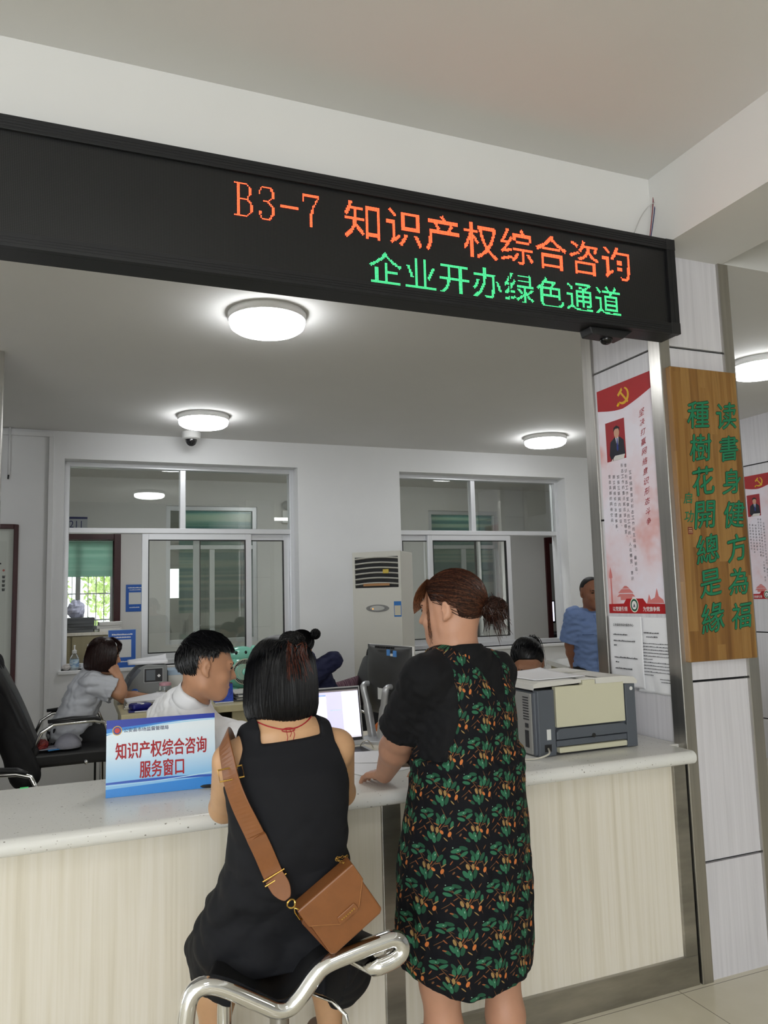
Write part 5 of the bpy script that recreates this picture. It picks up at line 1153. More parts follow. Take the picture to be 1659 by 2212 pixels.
# ------------------------------------------------------------------ the standing woman
def dress_mat():
    m = M('floral_dress_cloth', lin('0d0e14'), .85, spec=.3); t = NT(m); b = t.n['Principled BSDF']
    at = t.add('ShaderNodeAttribute', {'attribute_name': 'pat'}); sp = t.add('ShaderNodeSeparateXYZ', Vector=at.outputs['Vector'])
    nz = t.add('ShaderNodeTexNoise', Vector=at.outputs['Vector'], Scale=18.0, Detail=1.0)
    wob = t.math('MULTIPLY', t.math('SUBTRACT', nz.outputs[0], .5), .005)
    PW, PH = .105, .096
    v = t.math('DIVIDE', t.math('ADD', sp.outputs[2], wob), PH); row = t.math('FLOOR', v); fv = t.math('MULTIPLY', t.math('FRACT', v), PH)
    u = t.math('ADD', t.math('DIVIDE', t.math('ADD', sp.outputs[0], wob), PW), t.math('MULTIPLY', row, -.17)); fu = t.math('MULTIPLY', t.math('FRACT', u), PW)
    base = lin('0b0c12'); col = None
    def shape(cx, cy, a, w, ang, c):
        nonlocal col
        dx = t.math('SUBTRACT', fu, cx); dy = t.math('SUBTRACT', fv, cy); co_, si = math.cos(ang), math.sin(ang)
        p = t.math('ADD', t.math('MULTIPLY', dx, co_/a), t.math('MULTIPLY', dy, si/a)); q = t.math('ADD', t.math('MULTIPLY', dx, -si/w), t.math('MULTIPLY', dy, co_/w))
        f = t.math('LESS_THAN', t.math('ADD', t.math('MULTIPLY', p, p), t.math('MULTIPLY', q, q)), 1.0)
        col = t.mix(f, col if col is not None else base, lin(c))
    G, G2, O, T_, BR, HL, OR = '2f664b', '234e39', 'c0703a', '96784a', '6d4a2e', '86ab93', '8f5330'
    twigs = ((.044, .051, .034, .0010, 2.25, BR), (.067, .038, .028, .0009, .9, BR), (.026, .070, .024, .0009, 2.7, BR), (.077, .074, .020, .0010, 2.0, BR), (.090, .030, .020, .0009, 1.9, BR), (.012, .034, .016, .0009, .6, BR))
    leaves = ((.018, .079, .0105, .0046, .15, G), (.036, .085, .0095, .0044, -.25, G2), (.015, .064, .0095, .004, -.3, G), (.038, .071, .009, .0038, .5, G), (.010, .087, .0015, .0015, 0, HL), (.022, .080, .0024, .0012, .2, HL),
              (.072, .064, .0108, .0047, 1.35, G), (.085, .059, .0098, .0044, .95, G2), (.060, .056, .008, .0038, 1.7, G), (.074, .068, .0026, .0012, 1.3, HL), (.060, .070, .0085, .0036, 2.2, G2), (.096, .050, .0075, .0035, 1.4, G),
              (.051, .015, .0118, .0049, 1.75, G), (.064, .018, .0108, .0044, 1.35, G2), (.040, .020, .0095, .0042, 2.1, G), (.052, .018, .0028, .0013, 1.7, HL), (.030, .010, .0075, .0034, 2.5, G2),
              (.046, .038, .0084, .0046, 1.9, T_), (.059, .036, .008, .0044, 1.6, T_), (.070, .030, .0058, .0040, 2.2, O), (.090, .0255, .0074, .0046, 1.2, O), (.033, .051, .0075, .0016, .6, BR), (.056, .051, .0075, .0015, -.3, OR), (.066, .046, .0065, .0015, 1.1, OR),
              (.080, .046, .0068, .0015, .3, BR), (.094, .082, .0070, .0015, .9, BR), (.025, .038, .0068, .0015, -.8, OR), (.012, .023, .0050, .0024, .9, BR), (.023, .015, .0045, .0022, -.4, OR), (.094, .041, .0085, .0016, .7, T_), (.080, .012, .007, .0017, 2.4, T_), (.008, .050, .0065, .0014, 1.0, OR))
    for a in twigs+leaves: shape(a[0], a[1], a[2]*(1.20 if a[5] in (G, G2) else 1), a[3]*(1.16 if a[5] in (G, G2) else .9), a[4], a[5])
    t.link(col, b.inputs['Base Color']); return m
def set_pat(o, cx, cy, r):
    me = o.data; n = len(me.vertices); V = np.zeros(n*3, np.float32); me.vertices.foreach_get('co', V); V = V.reshape(-1, 3)
    A = np.zeros((n, 3), np.float32); A[:, 0] = np.arctan2(V[:, 0]-cx, -(V[:, 1]-cy))*r+1.0; A[:, 2] = V[:, 2]
    at = me.attributes.new('pat', 'FLOAT_VECTOR', 'POINT'); at.data.foreach_set('vector', A.ravel())
m_skinA = skin('skin_warm', 'b98a70'); m_tee = M('black_jersey', (.006, .0062, .0075), .85, sheen=.0, spec=.3)
HY = math.radians(43)
HC = vec(1.078, 2.125, 1.508); HR = facing(HY, -.12, .04); NB = vec(1.088, 2.11, 1.365)
SL, SR_ = vec(.945, 2.06, 1.315), vec(1.243, 2.165, 1.305)
EL, WL = vec(.958, 2.27, 1.115), vec(.972, 2.455, .962)
ER, WR = vec(1.292, 2.30, 1.07), vec(1.205, 2.46, .965)
TY = math.radians(20)
tor = [Loft([(.78, 1.095, 2.13, .165, .125), (.92, 1.10, 2.13, .152, .112), (1.06, 1.115, 2.125, .150, .110), (1.17, 1.112, 2.115, .150, .112), (1.26, 1.105, 2.11, .146, .105), (1.325, 1.097, 2.11, .125, .075), (1.36, 1.092, 2.11, .07, .055)], TY, .04),
       Cap(SL, vec(1.05, 2.10, 1.345), .047, .05, .05), Cap(SR_, vec(1.12, 2.125, 1.345), .047, .05, .05), Ell((1.10, 2.12, .80), (.165, .13, .13), rotz(TY), .05)]
legs = []
for hx, kx, ax, y in ((1.01, .985, .985, 2.10), (1.18, 1.192, 1.195, 2.115)):
    legs += [Cap((hx, y+.02, .75), (kx, y, .46), .085, .056, .04), Cap((kx, y, .46), (kx+.002, y-.012, .32), .054, .053, .03), Cap((kx+.002, y-.012, .32), (ax, y+.005, .09), .053, .033, .03), Cap((ax, y-.01, .055), (ax, y+.14, .035), .035, .028, .03)]
pw = body(head(HC, HR, .98, 1.0, neck=NB)+tor+legs+arm(SL, EL, WL, (.054, .049, .030))+arm(SR_, ER, WR, (.054, .047, .03))+hand(WL, (-.12, 1, -.18), (0, .12, 1), 1, curl=.3, sc=.95)+hand(WR, (-.5, .9, -.16), (0, .15, 1), -1, curl=.3, sc=.95), .0045, m_skinA)
tag(pw, 'person standing in a floral pinafore dress over a black t-shirt, one hand on the counter', 'person')
face_bits(pw, HC, HR, .98)
sl_end = SL+(EL-SL)*.86
def planecut(p, n): p, n = np.array(p), np.array(n)/np.linalg.norm(n); return lambda X, Y, Z: (X-p[0])*n[0]+(Y-p[1])*n[1]+(Z-p[2])*n[2]
tee = body(tor[:3]+[Cap(SL, EL+(EL-SL)*.1, .052, .076, .04), Cap(SR_, ER+(ER-SR_)*.1, .052, .070, .04), Cap(vec(1.09, 2.11, 1.34), NB+vec(0, .0, .012), .064, .066, .03)], .005, m_tee, 'tshirt', pw, off=.007,
           cuts=[planecut(sl_end, EL-SL+vec(.0, 0, 0)) if False else (lambda X, Y, Z: np.where((X < .99) & (Z < 1.30), (X-sl_end[0])*.05+(Y-sl_end[1])*.58+(sl_end[2]-Z)*.80, -1)),
                 lambda X, Y, Z: np.where((X > 1.24) & (Z < 1.28), (Y-2.27)*.45+(1.10-Z)*.9, -1), lambda X, Y, Z: Z-(1.385-.02*np.clip((Y-2.11)/.06, -1, 1)), lambda X, Y, Z: 1.0-Z], wob=folds(4, .006, 130))
# pinafore: V back, wide straps, gathered waist, long skirt with rounded hem
sk = Loft([(.395, 1.088, 2.135, .170, .152), (.45, 1.088, 2.135, .176, .156), (.52, 1.088, 2.135, .188, .162), (.62, 1.090, 2.135, .192, .164), (.72, 1.094, 2.135, .190, .162), (.82, 1.098, 2.132, .186, .155), (.93, 1.106, 2.13, .174, .138), (1.03, 1.115, 2.128, .166, .124), (1.075, 1.116, 2.126, .163, .121)], TY*.6, .02, 2.2)
ct, st = math.cos(TY), math.sin(TY)
def lat(X, Y): return (X-1.105)*ct+(Y-2.115)*st
def dep(X, Y): return -(X-1.105)*st+(Y-2.115)*ct
cuts = [lambda X, Y, Z: np.minimum(Z-1.075, np.maximum(np.abs(lat(X, Y)-.010)-(.130+.02*np.clip((1.2-Z)/.12, 0, 1)), (.030+.0)*0-1)),
        lambda X, Y, Z: np.minimum(np.minimum(Z-1.215, 9), (Z-1.205)*.44-np.abs(lat(X, Y)-.032)),
        lambda X, Y, Z: .458+.030*np.clip((np.abs(X-1.08)-.05)/.14, 0, 1)**2+.006*np.sin(X*23)-Z]
wsk = folds(8, .011, 105, (1, 1, .07), 6)
dr = body([sk, Loft([(1.03, 1.115, 2.125, .152, .112), (1.17, 1.112, 2.115, .150, .112), (1.26, 1.105, 2.11, .146, .105), (1.325, 1.097, 2.11, .125, .075), (1.36, 1.092, 2.11, .07, .055)], TY, .02), Cap(SL, vec(1.05, 2.10, 1.345), .047, .05, .05), Cap(SR_, vec(1.12, 2.125, 1.345), .047, .05, .05)], .0045, dress_mat(), 'pinafore_dress', pw, off=.013,
          cuts=cuts, wob=lambda X, Y, Z: wsk(X, Y, Z)*np.clip((1.1-Z)/.5, .15, 1)+folds(9, .008, 150)(X, Y, Z)*np.exp(-((Z-1.05)/.05)**2))
set_pat(dr, 1.10, 2.13, .165)
# shoes
for x in (.985, 1.195):
    D_ = [Cap((x, 2.085, .035), (x, 2.25, .03), .042, .036, .03)]; body(D_, .006, M('black_shoe', (.02, .02, .02), .4), 'shoe', pw, off=.004, cuts=[lambda X, Y, Z: .004-Z, lambda X, Y, Z: Z-.062])
# hair: brown, drawn back into a low loose bun
rng = np.random.RandomState(5)
hA = hair_mat('brown_hair', '180d0a', '3a2219'); hB = hair_mat('light_brown_hair', '3a2115', '74492f')
HCC = HC+HR @ vec(0, -.012, .028)*.98
tie = vec(.10, -.90, -.36); tie /= np.linalg.norm(tie)
def hairline(q):      # >0 outside the hair, in head coordinates
    x, y, z = q; ax_ = np.abs(x)
    front = np.where(z > .055, y-.075-.9*(z-.055), np.where(z > -.005, y-(.040+.5*(z+.005)), y-(.012+.3*(z+.005))))
    ear = np.where((z < .012) & (ax_ > .05), y+.028, -1)
    return np.maximum(np.maximum(front, ear), -.058-z)
def okW1(u): q = rad*u; return hairline((q[0], q[1], q[2]+.016)) < -.004
mb = MB(); rad = vec(.0825, .101, .0935)*.985
for nm, mt, cnt_, o_ in (('hair_strands', hA, 1500, .0), ('sheen_coloured_strands', hair_mat('brown_sheen_colour', '2e170f', '5a3726', .32), 420, .006)):  # the second, paler set paints the sheen lines of the brown hair
    mb = MB(); strand_mesh(mb, sphere_flow(rng, HCC, HR, rad, okW1, lambda u, t: (tie, True), cnt_, 14, 3.0, lambda t, o: .012+o_+.04*o*math.sin(PI*min(1, t*1.05))*.8, .16), .0015)
    if nm == 'hair_strands':
        capW = body([Ell(HCC, rad*1.01, HR, .01)], .004, hA, 'hair', pw, cuts=[lambda X, Y, Z: hairline([HR[0, i]*(X-HCC[0])+HR[1, i]*(Y-HCC[1])+HR[2, i]*(Z-HCC[2])+(.016 if i == 2 else 0) for i in range(3)])])
    mb.build(nm, mt, capW)
tw = HCC+HR @ (rad*tie*1.02); bunc = tw+HR @ vec(.0, -.026, -.014)
mb = MB(); paths = []
for _ in range(420):
    a = rng.normal(size=3); a /= np.linalg.norm(a); b_ = np.cross(a, rng.normal(size=3)); b_ /= np.linalg.norm(b_); r_ = rng.uniform(.55, 1.0); th0 = rng.uniform(0, 6.3)
    paths.append(np.array([bunc+HR @ ((a*math.cos(th0+q)+b_*math.sin(th0+q))*vec(.039, .040, .040)*r_*(1+.10*math.sin(q*3+th0))) for q in np.linspace(0, rng.uniform(1.5, 3.2), 9)]))
for _ in range(110):
    d = HR @ vec(.1+rng.normal(0, .4), -.25+rng.normal(0, .3), -.8+rng.normal(0, .3)); p0_ = bunc+rng.normal(size=3)*.014
    paths.append(np.array([p0_+d*s_*.040+vec(0, 0, -.022)*s_*s_ for s_ in np.linspace(0, 1, 7)]))
strand_mesh(mb, paths, .0013); mb.ball(bunc, (.033, .033, .033)); mb.build('hair_bun', hA, capW)
mb = MB(); paths = []
for _ in range(420):
    x0_ = rng.uniform(-.058, .058); s0 = vec(x0_*.8, .052, .098); s1 = vec(x0_*1.2, .098+.01*rng.rand(), .06); s2 = vec(x0_*1.35+.012*np.sign(x0_), .090, .018-.02*abs(x0_)/.05)
    paths.append(np.array([HC+HR @ (((1-q)**2*s0+2*q*(1-q)*s1+q*q*s2)*.99) for q in np.linspace(0, 1, 8)]))
for s_ in (-1, 1):
    for _ in range(40): x0_ = s_*(.072+.008*rng.rand()); paths.append(np.array([HC+HR @ vec(x0_+.004*s_*math.sin(q*3), .045+.012*rng.rand()*q, .055-.16*q*rng.uniform(.7, 1)) for q in np.linspace(0, 1, 9)]))
strand_mesh(mb, paths, .0010); mb.build('fringe', hB, capW)
# ------------------------------------------------------------------ the bar stool
st = thing('bar_stool', 'chrome bar stool with a curved black seat under the seated woman', 'stool', (.50, 2.03, 0))
prof = [(.045, .30), (.045, .50), (.050, .575), (.075, .632), (.115, .655), (.17, .648), (.235, .617), (.275, .600), (.31, .602), (.345, .622), (.385, .650), (.43, .677), (.49, .702), (.535, .716)]
SYn, SYf = 1.852, 2.205
prof = [(.243, .30), (.243, .52), (.247, .62), (.258, .672), (.288, .689), (.33, .678), (.41, .632), (.447, .611), (.478, .609), (.507, .630), (.54, .668), (.57, .690), (.64, .706), (.71, .719), (.732, .722)]
def S3(u, z, y): return Vector((u, y-.08*(u-.45), z))
def rail(y): return [S3(u, z, y) for u, z in prof]
def F3(u, z, y): return Vector((.50+(u-.50)*.42, SYf, z-.012))      # the far side is narrower
def SF(q, b): return S3(q.x, q.y, SYn).lerp(F3(q.x, q.y, 0), b)
near, far = smooth_path([S3(u, z, SYn) for u, z in prof], 5), smooth_path([F3(u, z, 0) for u, z in prof], 5)
hook = [(.748, .716), (.757, .700), (.752, .684), (.73, .672), (.69, .662)]
near = smooth_path([S3(u, z, SYn) for u, z in prof+hook], 5)
loop = near+smooth_path([F3(u, z, 0) for u, z in (prof+hook)[::-1]], 5)
mb = MB(); mb.tube(loop, .0205, 16); mb.tube([S3(.243, .302, SYn), F3(.243, .302, 0)], .0205, 16)
mb.build('chrome_frame', m_chr, st, smooth=True)
mb = MB()
P_ = smooth_path([Vector((u, z, 0)) for u, z in prof[4:-1]], 4)
def seat(a, b):
    i = a*(len(P_)-1); k_ = min(int(i), len(P_)-2); q = P_[k_].lerp(P_[k_+1], i-k_); return SF(q, .03+.94*b)+Vector((0, 0, .004+.018*abs(math.sin(PI*b))**.5*abs(math.sin(PI*min(1, a*1.02)))**.5))
def seat_under(a, b): return seat(a, b)-Vector((0, 0, .03+.018*abs(math.sin(PI*b))**.5*abs(math.sin(PI*a))**.5))
mb.grid(seat, 40, 14); mb.grid(seat_under, 40, 14); mb.build('seat_pad', m_lea, st, smooth=True)
mb = MB().box((.27, SYn+.02, .600), (.62, SYf-.02, .606)); 
MB().lathe((.50, 2.03, 0), [(0, 0), (.215, 0), (.215, .012), (.06, .035), (.034, .05), (.034, .30), (.0245, .31), (.0245, .595), (.09, .6), (.09, .612), (0, .612)], 36).build('column', M('worn_steel', (.42, .41, .39), .3, 1.0), st, auto=True)
MB().tube([(.52, 2.0, .585), (.60, 1.90, .575), (.625, 1.872, .55), (.635, 1.868, .505)], .0045, 8).build('lever', m_chr, st, smooth=True)
MB().tube([(.634, 1.868, .515), (.638, 1.867, .49), (.643, 1.866, .45), (.645, 1.866, .435)], [.008, .013, .017, .012], 12).build('lever_grip', m_blk2, st, smooth=True)
# ------------------------------------------------------------------ the seated woman in black
m_skinB = skin('skin_light', 'c49a74'); m_bdress = M('black_dress_cloth', (.0075, .008, .0105), .8, spec=.3)
HC2, HR2 = vec(.518, 2.045, 1.335), facing(math.radians(-8), -.10, .03); NB2 = vec(.505, 1.985, 1.215)
SL2, SR2 = vec(.372, 1.995, 1.150), vec(.655, 1.985, 1.160)
EL2, WL2 = vec(.395, 2.205, .985), vec(.48, 2.44, .955)
ER2, WR2 = vec(.735, 2.205, .985), vec(.66, 2.45, .955)
tr2 = [Loft([(.64, .50, 2.085, .160, .125), (.72, .502, 2.065, .170, .120), (.80, .506, 2.025, .160, .112), (.90, .512, 1.98, .142, .1), (.98, .515, 1.968, .137, .096), (1.06, .515, 1.967, .143, .098), (1.12, .513, 1.972, .146, .094), (1.17, .511, 1.98, .125, .072), (1.205, .508, 1.985, .07, .052)], 0, .04),
       Cap(SL2+vec(.012, 0, 0), vec(.465, 1.985, 1.203), .040, .046, .05), Cap(SR2-vec(.012, 0, 0), vec(.555, 1.985, 1.206), .040, .046, .05)]
kl, kr = vec(.385, 2.30, .585), vec(.70, 2.30, .55); al, ar = vec(.375, 2.26, .32), vec(.705, 2.26, .32)
th = [Cap((.43, 2.06, .69), kl, .085, .062, .05), Cap((.58, 2.06, .69), kr, .085, .062, .05)]
lg = [Cap(kl, (kl*.6+al*.4)+vec(0, -.015, 0), .056, .052, .03), Cap((kl*.6+al*.4)+vec(0, -.015, 0), al, .052, .034, .03), Cap(kr, (kr*.6+ar*.4)+vec(0, -.015, 0), .056, .052, .03), Cap((kr*.6+ar*.4)+vec(0, -.015, 0), ar, .052, .034, .03)]
ft2 = [Cap(al+vec(0, -.02, -.03), al+vec(0, .12, -.06), .034, .026, .03), Cap(ar+vec(0, -.02, -.03), ar+vec(0, .12, -.06), .034, .026, .03)]
ps = body(head(HC2, HR2, .96, 1.0, neck=NB2, nr=(.05, .053))+tr2+th+lg+ft2+arm(SL2, EL2, WL2, (.044, .039, .026))+arm(SR2, ER2, WR2, (.044, .039, .026))+hand(WL2, (.35, 1, -.12), (0, .1, 1), 1, curl=.35)+hand(WR2, (-.35, 1, -.12), (0, .1, 1), -1, curl=.35), .0045, m_skinB)
tag(ps, 'person sitting on a bar stool in a sleeveless black dress with a brown shoulder bag', 'person')
face_bits(ps, HC2, HR2, .96)
wd = folds(21, .010, 95, (.8, 1, 1.2), 6)
def neck_cut(X, Y, Z): return np.minimum(.078-np.abs(X-.514), Z-(1.200+.06*(X-.511)))          # wide square neck
def arm_cut(X, Y, Z): return np.minimum(np.abs(X-.512)-(.118+.040*np.clip((1.185-Z)/.11, 0, 1)), Z-1.06)
hemz = lambda X: np.where(X < .50, .535, .47)+.0*X
d2 = body([Loft([(.60, .50, 2.10, .165, .14), (.66, .50, 2.09, .174, .140), (.72, .502, 2.07, .182, .130), (.80, .506, 2.03, .170, .118), (.845, .508, 1.995, .150, .110), (.90, .512, 1.98, .139, .104), (.98, .515, 1.968, .135, .101), (1.06, .515, 1.967, .142, .099), (1.12, .513, 1.972, .146, .095), (1.17, .511, 1.98, .128, .074), (1.205, .508, 1.985, .07, .052)], 0, .03)]+tr2[1:]
          + [Cap((.43, 2.05, .68), kl+vec(.0, .02, -.015), .092, .068, .06), Cap((.58, 2.05, .68), kr+vec(0, .02, -.015), .095, .074, .06), Cap((.60, 2.02, .66), (.695, 2.13, .53), .085, .075, .06), Cap((.42, 2.04, .66), (.385, 2.14, .61), .08, .068, .06)],
          .0045, m_bdress, 'black_dress', ps, off=.010, cuts=[neck_cut, arm_cut, lambda X, Y, Z: .445+.115*np.clip((.66-X)/.2, 0, 1)-Z, lambda X, Y, Z: np.where((Y < 2.16) & (X < .66) & (X > .37), .645-Z, -1)], wob=lambda X, Y, Z: wd(X, Y, Z)*np.clip((1.12-Z)/.3, .15, 1))
for a_ in (al, ar): body([Cap(a_+vec(0, -.02, -.035), a_+vec(0, .13, -.068), .036, .03, .02)], .006, M('tan_shoe', lin('6d5240'), .5), 'shoe', ps, off=.005, cuts=[lambda X, Y, Z, a_=a_: Z-(a_[2]-.02)])
# red cord with a little knot at the nape
mb = MB(); q0 = [NB2+vec(r_*math.sin(a), -.012-r_*.98*math.cos(a)+.02, .012+.010*abs(math.sin(a))**2-.004*math.cos(a)) for a, r_ in ((x, .066) for x in np.linspace(-1.5, 1.5, 17))]
bvh2 = BVHTree.FromPolygons([v.co for v in ps.data.vertices], [tuple(p.vertices) for p in ps.data.polygons])
def stick(p, off=.0016): n_ = bvh2.find_nearest(Vector(p)); return n_[0]+n_[1]*off
q0 = [stick(p) for p in q0]; mb.tube(q0, .0016, 6)
c_ = q0[8]+Vector((0, -.003, 0))
for k_ in range(9): a = random.uniform(0, 6.3); mb.tube([stick(c_+Vector((.012*math.cos(a+q)*1.4, 0, .006*math.sin(a+q))), .002) for q in np.linspace(0, 4, 8)], .0011, 5)
for dx, L in ((-.006, .036), (.004, .018), (.012, .026)): mb.tube([stick(c_+Vector((dx, 0, 0))), stick(c_+Vector((dx+.003, 0, -L*.5))), stick(c_+Vector((dx-.001, 0, -L)))], .0009, 5)
mb.build('red_cord', M('red_cord', lin('a81f2a'), .5), ps, smooth=True)
# bob with the top tied into a small loose bun
hC = hair_mat('black_hair', '040405', '0d0d10', .42); hC2 = hair_mat('black_hair_sheen', '070708', '131317', .38); hD = hair_mat('auburn_ends', '2a120c', '5c2c1c', .4)
rng = np.random.RandomState(8); L2 = lambda x, y, z: HC2+HR2 @ vec(x, y, z)
pf = [(.0, .118), (.03, .116), (.055, .104), (.075, .082), (.088, .05), (.0935, .01), (.0955, -.03), (.0955, -.065), (.090, -.090), (.080, -.108)]
pz_, pr_ = np.array([p[1] for p in pf]), np.array([p[0] for p in pf])
tt = np.linspace(0, 1, len(pf))
def bobpt(phi, t, k=1.0):
    r = np.interp(t, tt, pr_)*k; z = np.interp(t, tt, pz_); wx, wy = 1.0, 1.10
    return L2(r*wx*math.sin(phi), -.006-r*wy*math.cos(phi), z-.012*math.cos(phi)*max(0, t-.7)*0)
mb = MB(); PH = lambda a: (a-.5)*2*2.45
mb.grid(lambda a, b: Vector(bobpt(PH(a), b, .97)), 48, 24); hb = mb.build('hair', hC, ps, smooth=True, solid=.006)
for nm, mt, n_, k0 in (('hair_strands', hC, 1600, 1.0), ('sheen_coloured_strands', hC2, 260, 1.012)):  # the paler strands put the sheen of the black hair into colour
    paths = []
    for _ in range(n_):
        ph = PH(rng.rand()); t0 = rng.uniform(.12, .5); t1 = 1+rng.uniform(-.06, .05); kk = k0+rng.uniform(-.02, .03); dr_ = rng.normal(0, .07); w_ = rng.uniform(0, 6)
        paths.append(np.array([bobpt(ph+dr_*s_+.02*math.sin(s_*5+w_), t0+(t1-t0)*s_, kk) for s_ in np.linspace(0, 1, 13)]))
    mb = MB(); strand_mesh(mb, paths, .0014); mb.build(nm, mt, hb)
tieP = L2(.016, -.070, .090); paths = []
for _ in range(520):      # drawn up to the tie
    ph = rng.uniform(-2.3, 2.3); t0 = rng.uniform(.42, .56); p_ = bobpt(ph, t0, 1.01); c1 = bobpt(ph*.8, t0*.55, 1.06)
    e_ = tieP+rng.normal(size=3)*.008; paths.append(np.array([(1-q)**2*p_+2*q*(1-q)*c1+q*q*e_ for q in np.linspace(0, 1, 9)]))
mb = MB(); strand_mesh(mb, paths, .0015); mb.build('tied_hair', hC, hb)
paths = []; dk = []
for _ in range(620):      # loose bun: loops over the tie, ends falling down the back of the head
    ph = rng.normal(.20, .24); k1 = rng.uniform(1.02, 1.16); t1 = rng.uniform(.24, .60); b0 = tieP+rng.normal(size=3)*.010; e_ = bobpt(ph, t1, k1)
    up = tieP+HR2 @ vec(.05*math.sin(ph)+rng.normal(0, .02), -.030+rng.normal(0, .015), .022+rng.normal(0, .012)); mid = bobpt(ph*.8, .25, k1+.14)
    P_2 = np.array([(1-q)**3*b0+3*q*(1-q)**2*up+3*q*q*(1-q)*mid+q**3*e_ for q in np.linspace(0, 1, 12)]); (paths if rng.rand() < .55 and ph > .02 else dk).append(P_2)
for _ in range(260):
    a = rng.normal(size=3); a /= np.linalg.norm(a); b_ = np.cross(a, rng.normal(size=3)); b_ /= np.linalg.norm(b_); th0 = rng.uniform(0, 6.3); cc = tieP+HR2 @ vec(.004, -.012, .014)
    dk.append(np.array([cc+HR2 @ ((a*math.cos(th0+q)+b_*math.sin(th0+q))*vec(.034, .028, .022)*rng.uniform(.95, 1.0)) for q in np.linspace(0, rng.uniform(1.5, 3), 9)]))
mb = MB(); strand_mesh(mb, paths, .0014); mb.build('bun_auburn', hD, hb); mb = MB(); strand_mesh(mb, dk, .0015); mb.ball(tieP+HR2 @ vec(.004, -.012, .014), (.028, .024, .019)); mb.build('bun_black', hC, hb)
# ------------------------------------------------------------------ brown shoulder bag
m_tan = M('tan_leather', lin('80502c'), .36, noise=((30, 30, 30), .07), bump=((250, 250, 250), .08, .001)); m_gold = M('gold_metal', lin('c9a357'), .2, 1.0)
bvd = BVHTree.FromPolygons([v.co for v in d2.data.vertices], [tuple(p.vertices) for p in d2.data.polygons])
def on_back(x, y, off=.006, Yd=1.88):
    o_ = Vector((0, 0, CAM_H)); d = Vector(ray(x, y)).normalized(); h_ = bvd.ray_cast(o_, d)
    return (h_[0]-d*off) if h_[0] is not None else at_y(x, y, Yd)
bg_ = thing('shoulder_bag', 'tan leather shoulder bag hanging behind the seated woman', 'bag', tuple(at_y(728, 1965, 1.80)))
BT = 1.82
c0, cR, cB = at_y(647, 1968, BT), at_y(760, 1870, BT-.012), at_y(688, 2068, BT)
bu = (cR-c0); Wb = bu.length; bu.normalize(); bv = (c0-cB); bv = (bv-bu*bv.dot(bu)); Hb = bv.length; bv.normalize(); Hb *= 1.2
fbg = frame(c0-bv*Hb, bu, bv)
MB().prism([(0, .006), (.01, 0), (Wb-.01, 0), (Wb, .006), (Wb, Hb-.012), (Wb-.012, Hb), (.012, Hb), (0, Hb-.012)], fbg, -.055, 0).build('body', m_tan, bg_, bevel=.005, seg=3)
MB().prism([(-.002, .02), (.0, .01), (.0, Hb-.02), (-.012, Hb-.03)], fbg, -.052, -.004).build('gusset', M('dark_tan_leather', lin('6b3d1c'), .4), bg_, bevel=.002)
fl_ = [(-.004, Hb+.003), (-.004, Hb*.70), (.004, Hb*.66), (Wb*.36, Hb*.36), (Wb*.68, Hb*.335), (Wb*.74, Hb*.36), (Wb+.004, Hb*.70), (Wb+.004, Hb+.003)]
MB().prism(fl_, fbg, .001, .0055).build('flap', m_tan, bg_, bevel=.002); MB().prism(rect(-.004, Hb-.002, Wb+.004, Hb+.005), fbg, -.05, .0055).build('flap_top', m_tan, bg_, bevel=.004)
sx_ = [(x_*.965+Wb*.0175, (y_-Hb)*.965+Hb-.001) for x_, y_ in fl_[1:-1]]
MB().tube([fbg((x_, y_, .0062)) for x_, y_ in sx_], .0006, 5).build('stitching', M('stitch', lin('b07a48'), .6), bg_)
MB().prism([(Wb*.36, Hb*.40), (Wb*.40, Hb*.35), (Wb*.72, Hb*.36), (Wb*.72, Hb*.47), (Wb*.70, Hb*.50), (Wb*.38, Hb*.50)], fbg, .0055, .009).build('clasp_tab', m_tan, bg_, bevel=.002)
for k_ in range(7): MB().prism(rect(Wb*(.42+.038*k_), Hb*.41, Wb*(.44+.038*k_), Hb*.435), fbg, .009, .0096).build('gold_letter', m_gold, bg_)
# strap laid over the back, with buckles, tab, ring and clip
ctr = [at_y(x, y, Y_) for x, y, Y_ in ((490, 1610, 1.935), (494, 1650, 1.908), (502, 1690, 1.884), (519, 1737, 1.868), (543, 1787, 1.860), (566, 1834, 1.858), (584, 1876, 1.860), (592, 1894, 1.858))]
def ribbon(P, w, th, name, mat, wfun=None):
    P = smooth_path(P, 6); mb = MB(); vs = []
    for i, p in enumerate(P):
        t_ = (P[min(i+1, len(P)-1)]-P[max(i-1, 0)]).normalized(); vd = (p-Vector((0, 0, CAM_H))).normalized(); nrm_ = (p-Vector((.50, 1.985, p.z-.06))).normalized() if p.z > 1.0 else Vector((-.15, -1, .05)).normalized(); s_ = t_.cross(nrm_).normalized(); n_ = s_.cross(t_).normalized()
        ww = w*(wfun(i/(len(P)-1)) if wfun else 1); vs += [p+s_*ww/2, p+s_*ww/2+n_*th, p-s_*ww/2+n_*th, p-s_*ww/2]
    fs = []
    for i in range(len(P)-1):
        for k_ in range(4): fs.append((i*4+k_, i*4+(k_+1) % 4, (i+1)*4+(k_+1) % 4, (i+1)*4+k_))
    fs += [(0, 1, 2, 3), tuple(len(vs)-1-k_ for k_ in range(4))]; mb.add(vs, fs); return mb.build(name, mat, bg_, bevel=.001)
over = [Vector((.402, 2.08, 1.125)), Vector((.386, 2.055, 1.178)), Vector((.368, 2.012, 1.208)), Vector((.352, 1.958, 1.206))]
ribbon(over+ctr[1:], .046, .0035, 'strap', m_tan)
e0, e1 = ctr[-1], at_y(622, 1942, 1.825)
ribbon([e0, e0.lerp(e1, .55), e1], .046, .0045, 'strap_tab', m_tan, lambda a: 1.0 if a < .4 else 1-.7*((a-.4)/.6)**1.6)
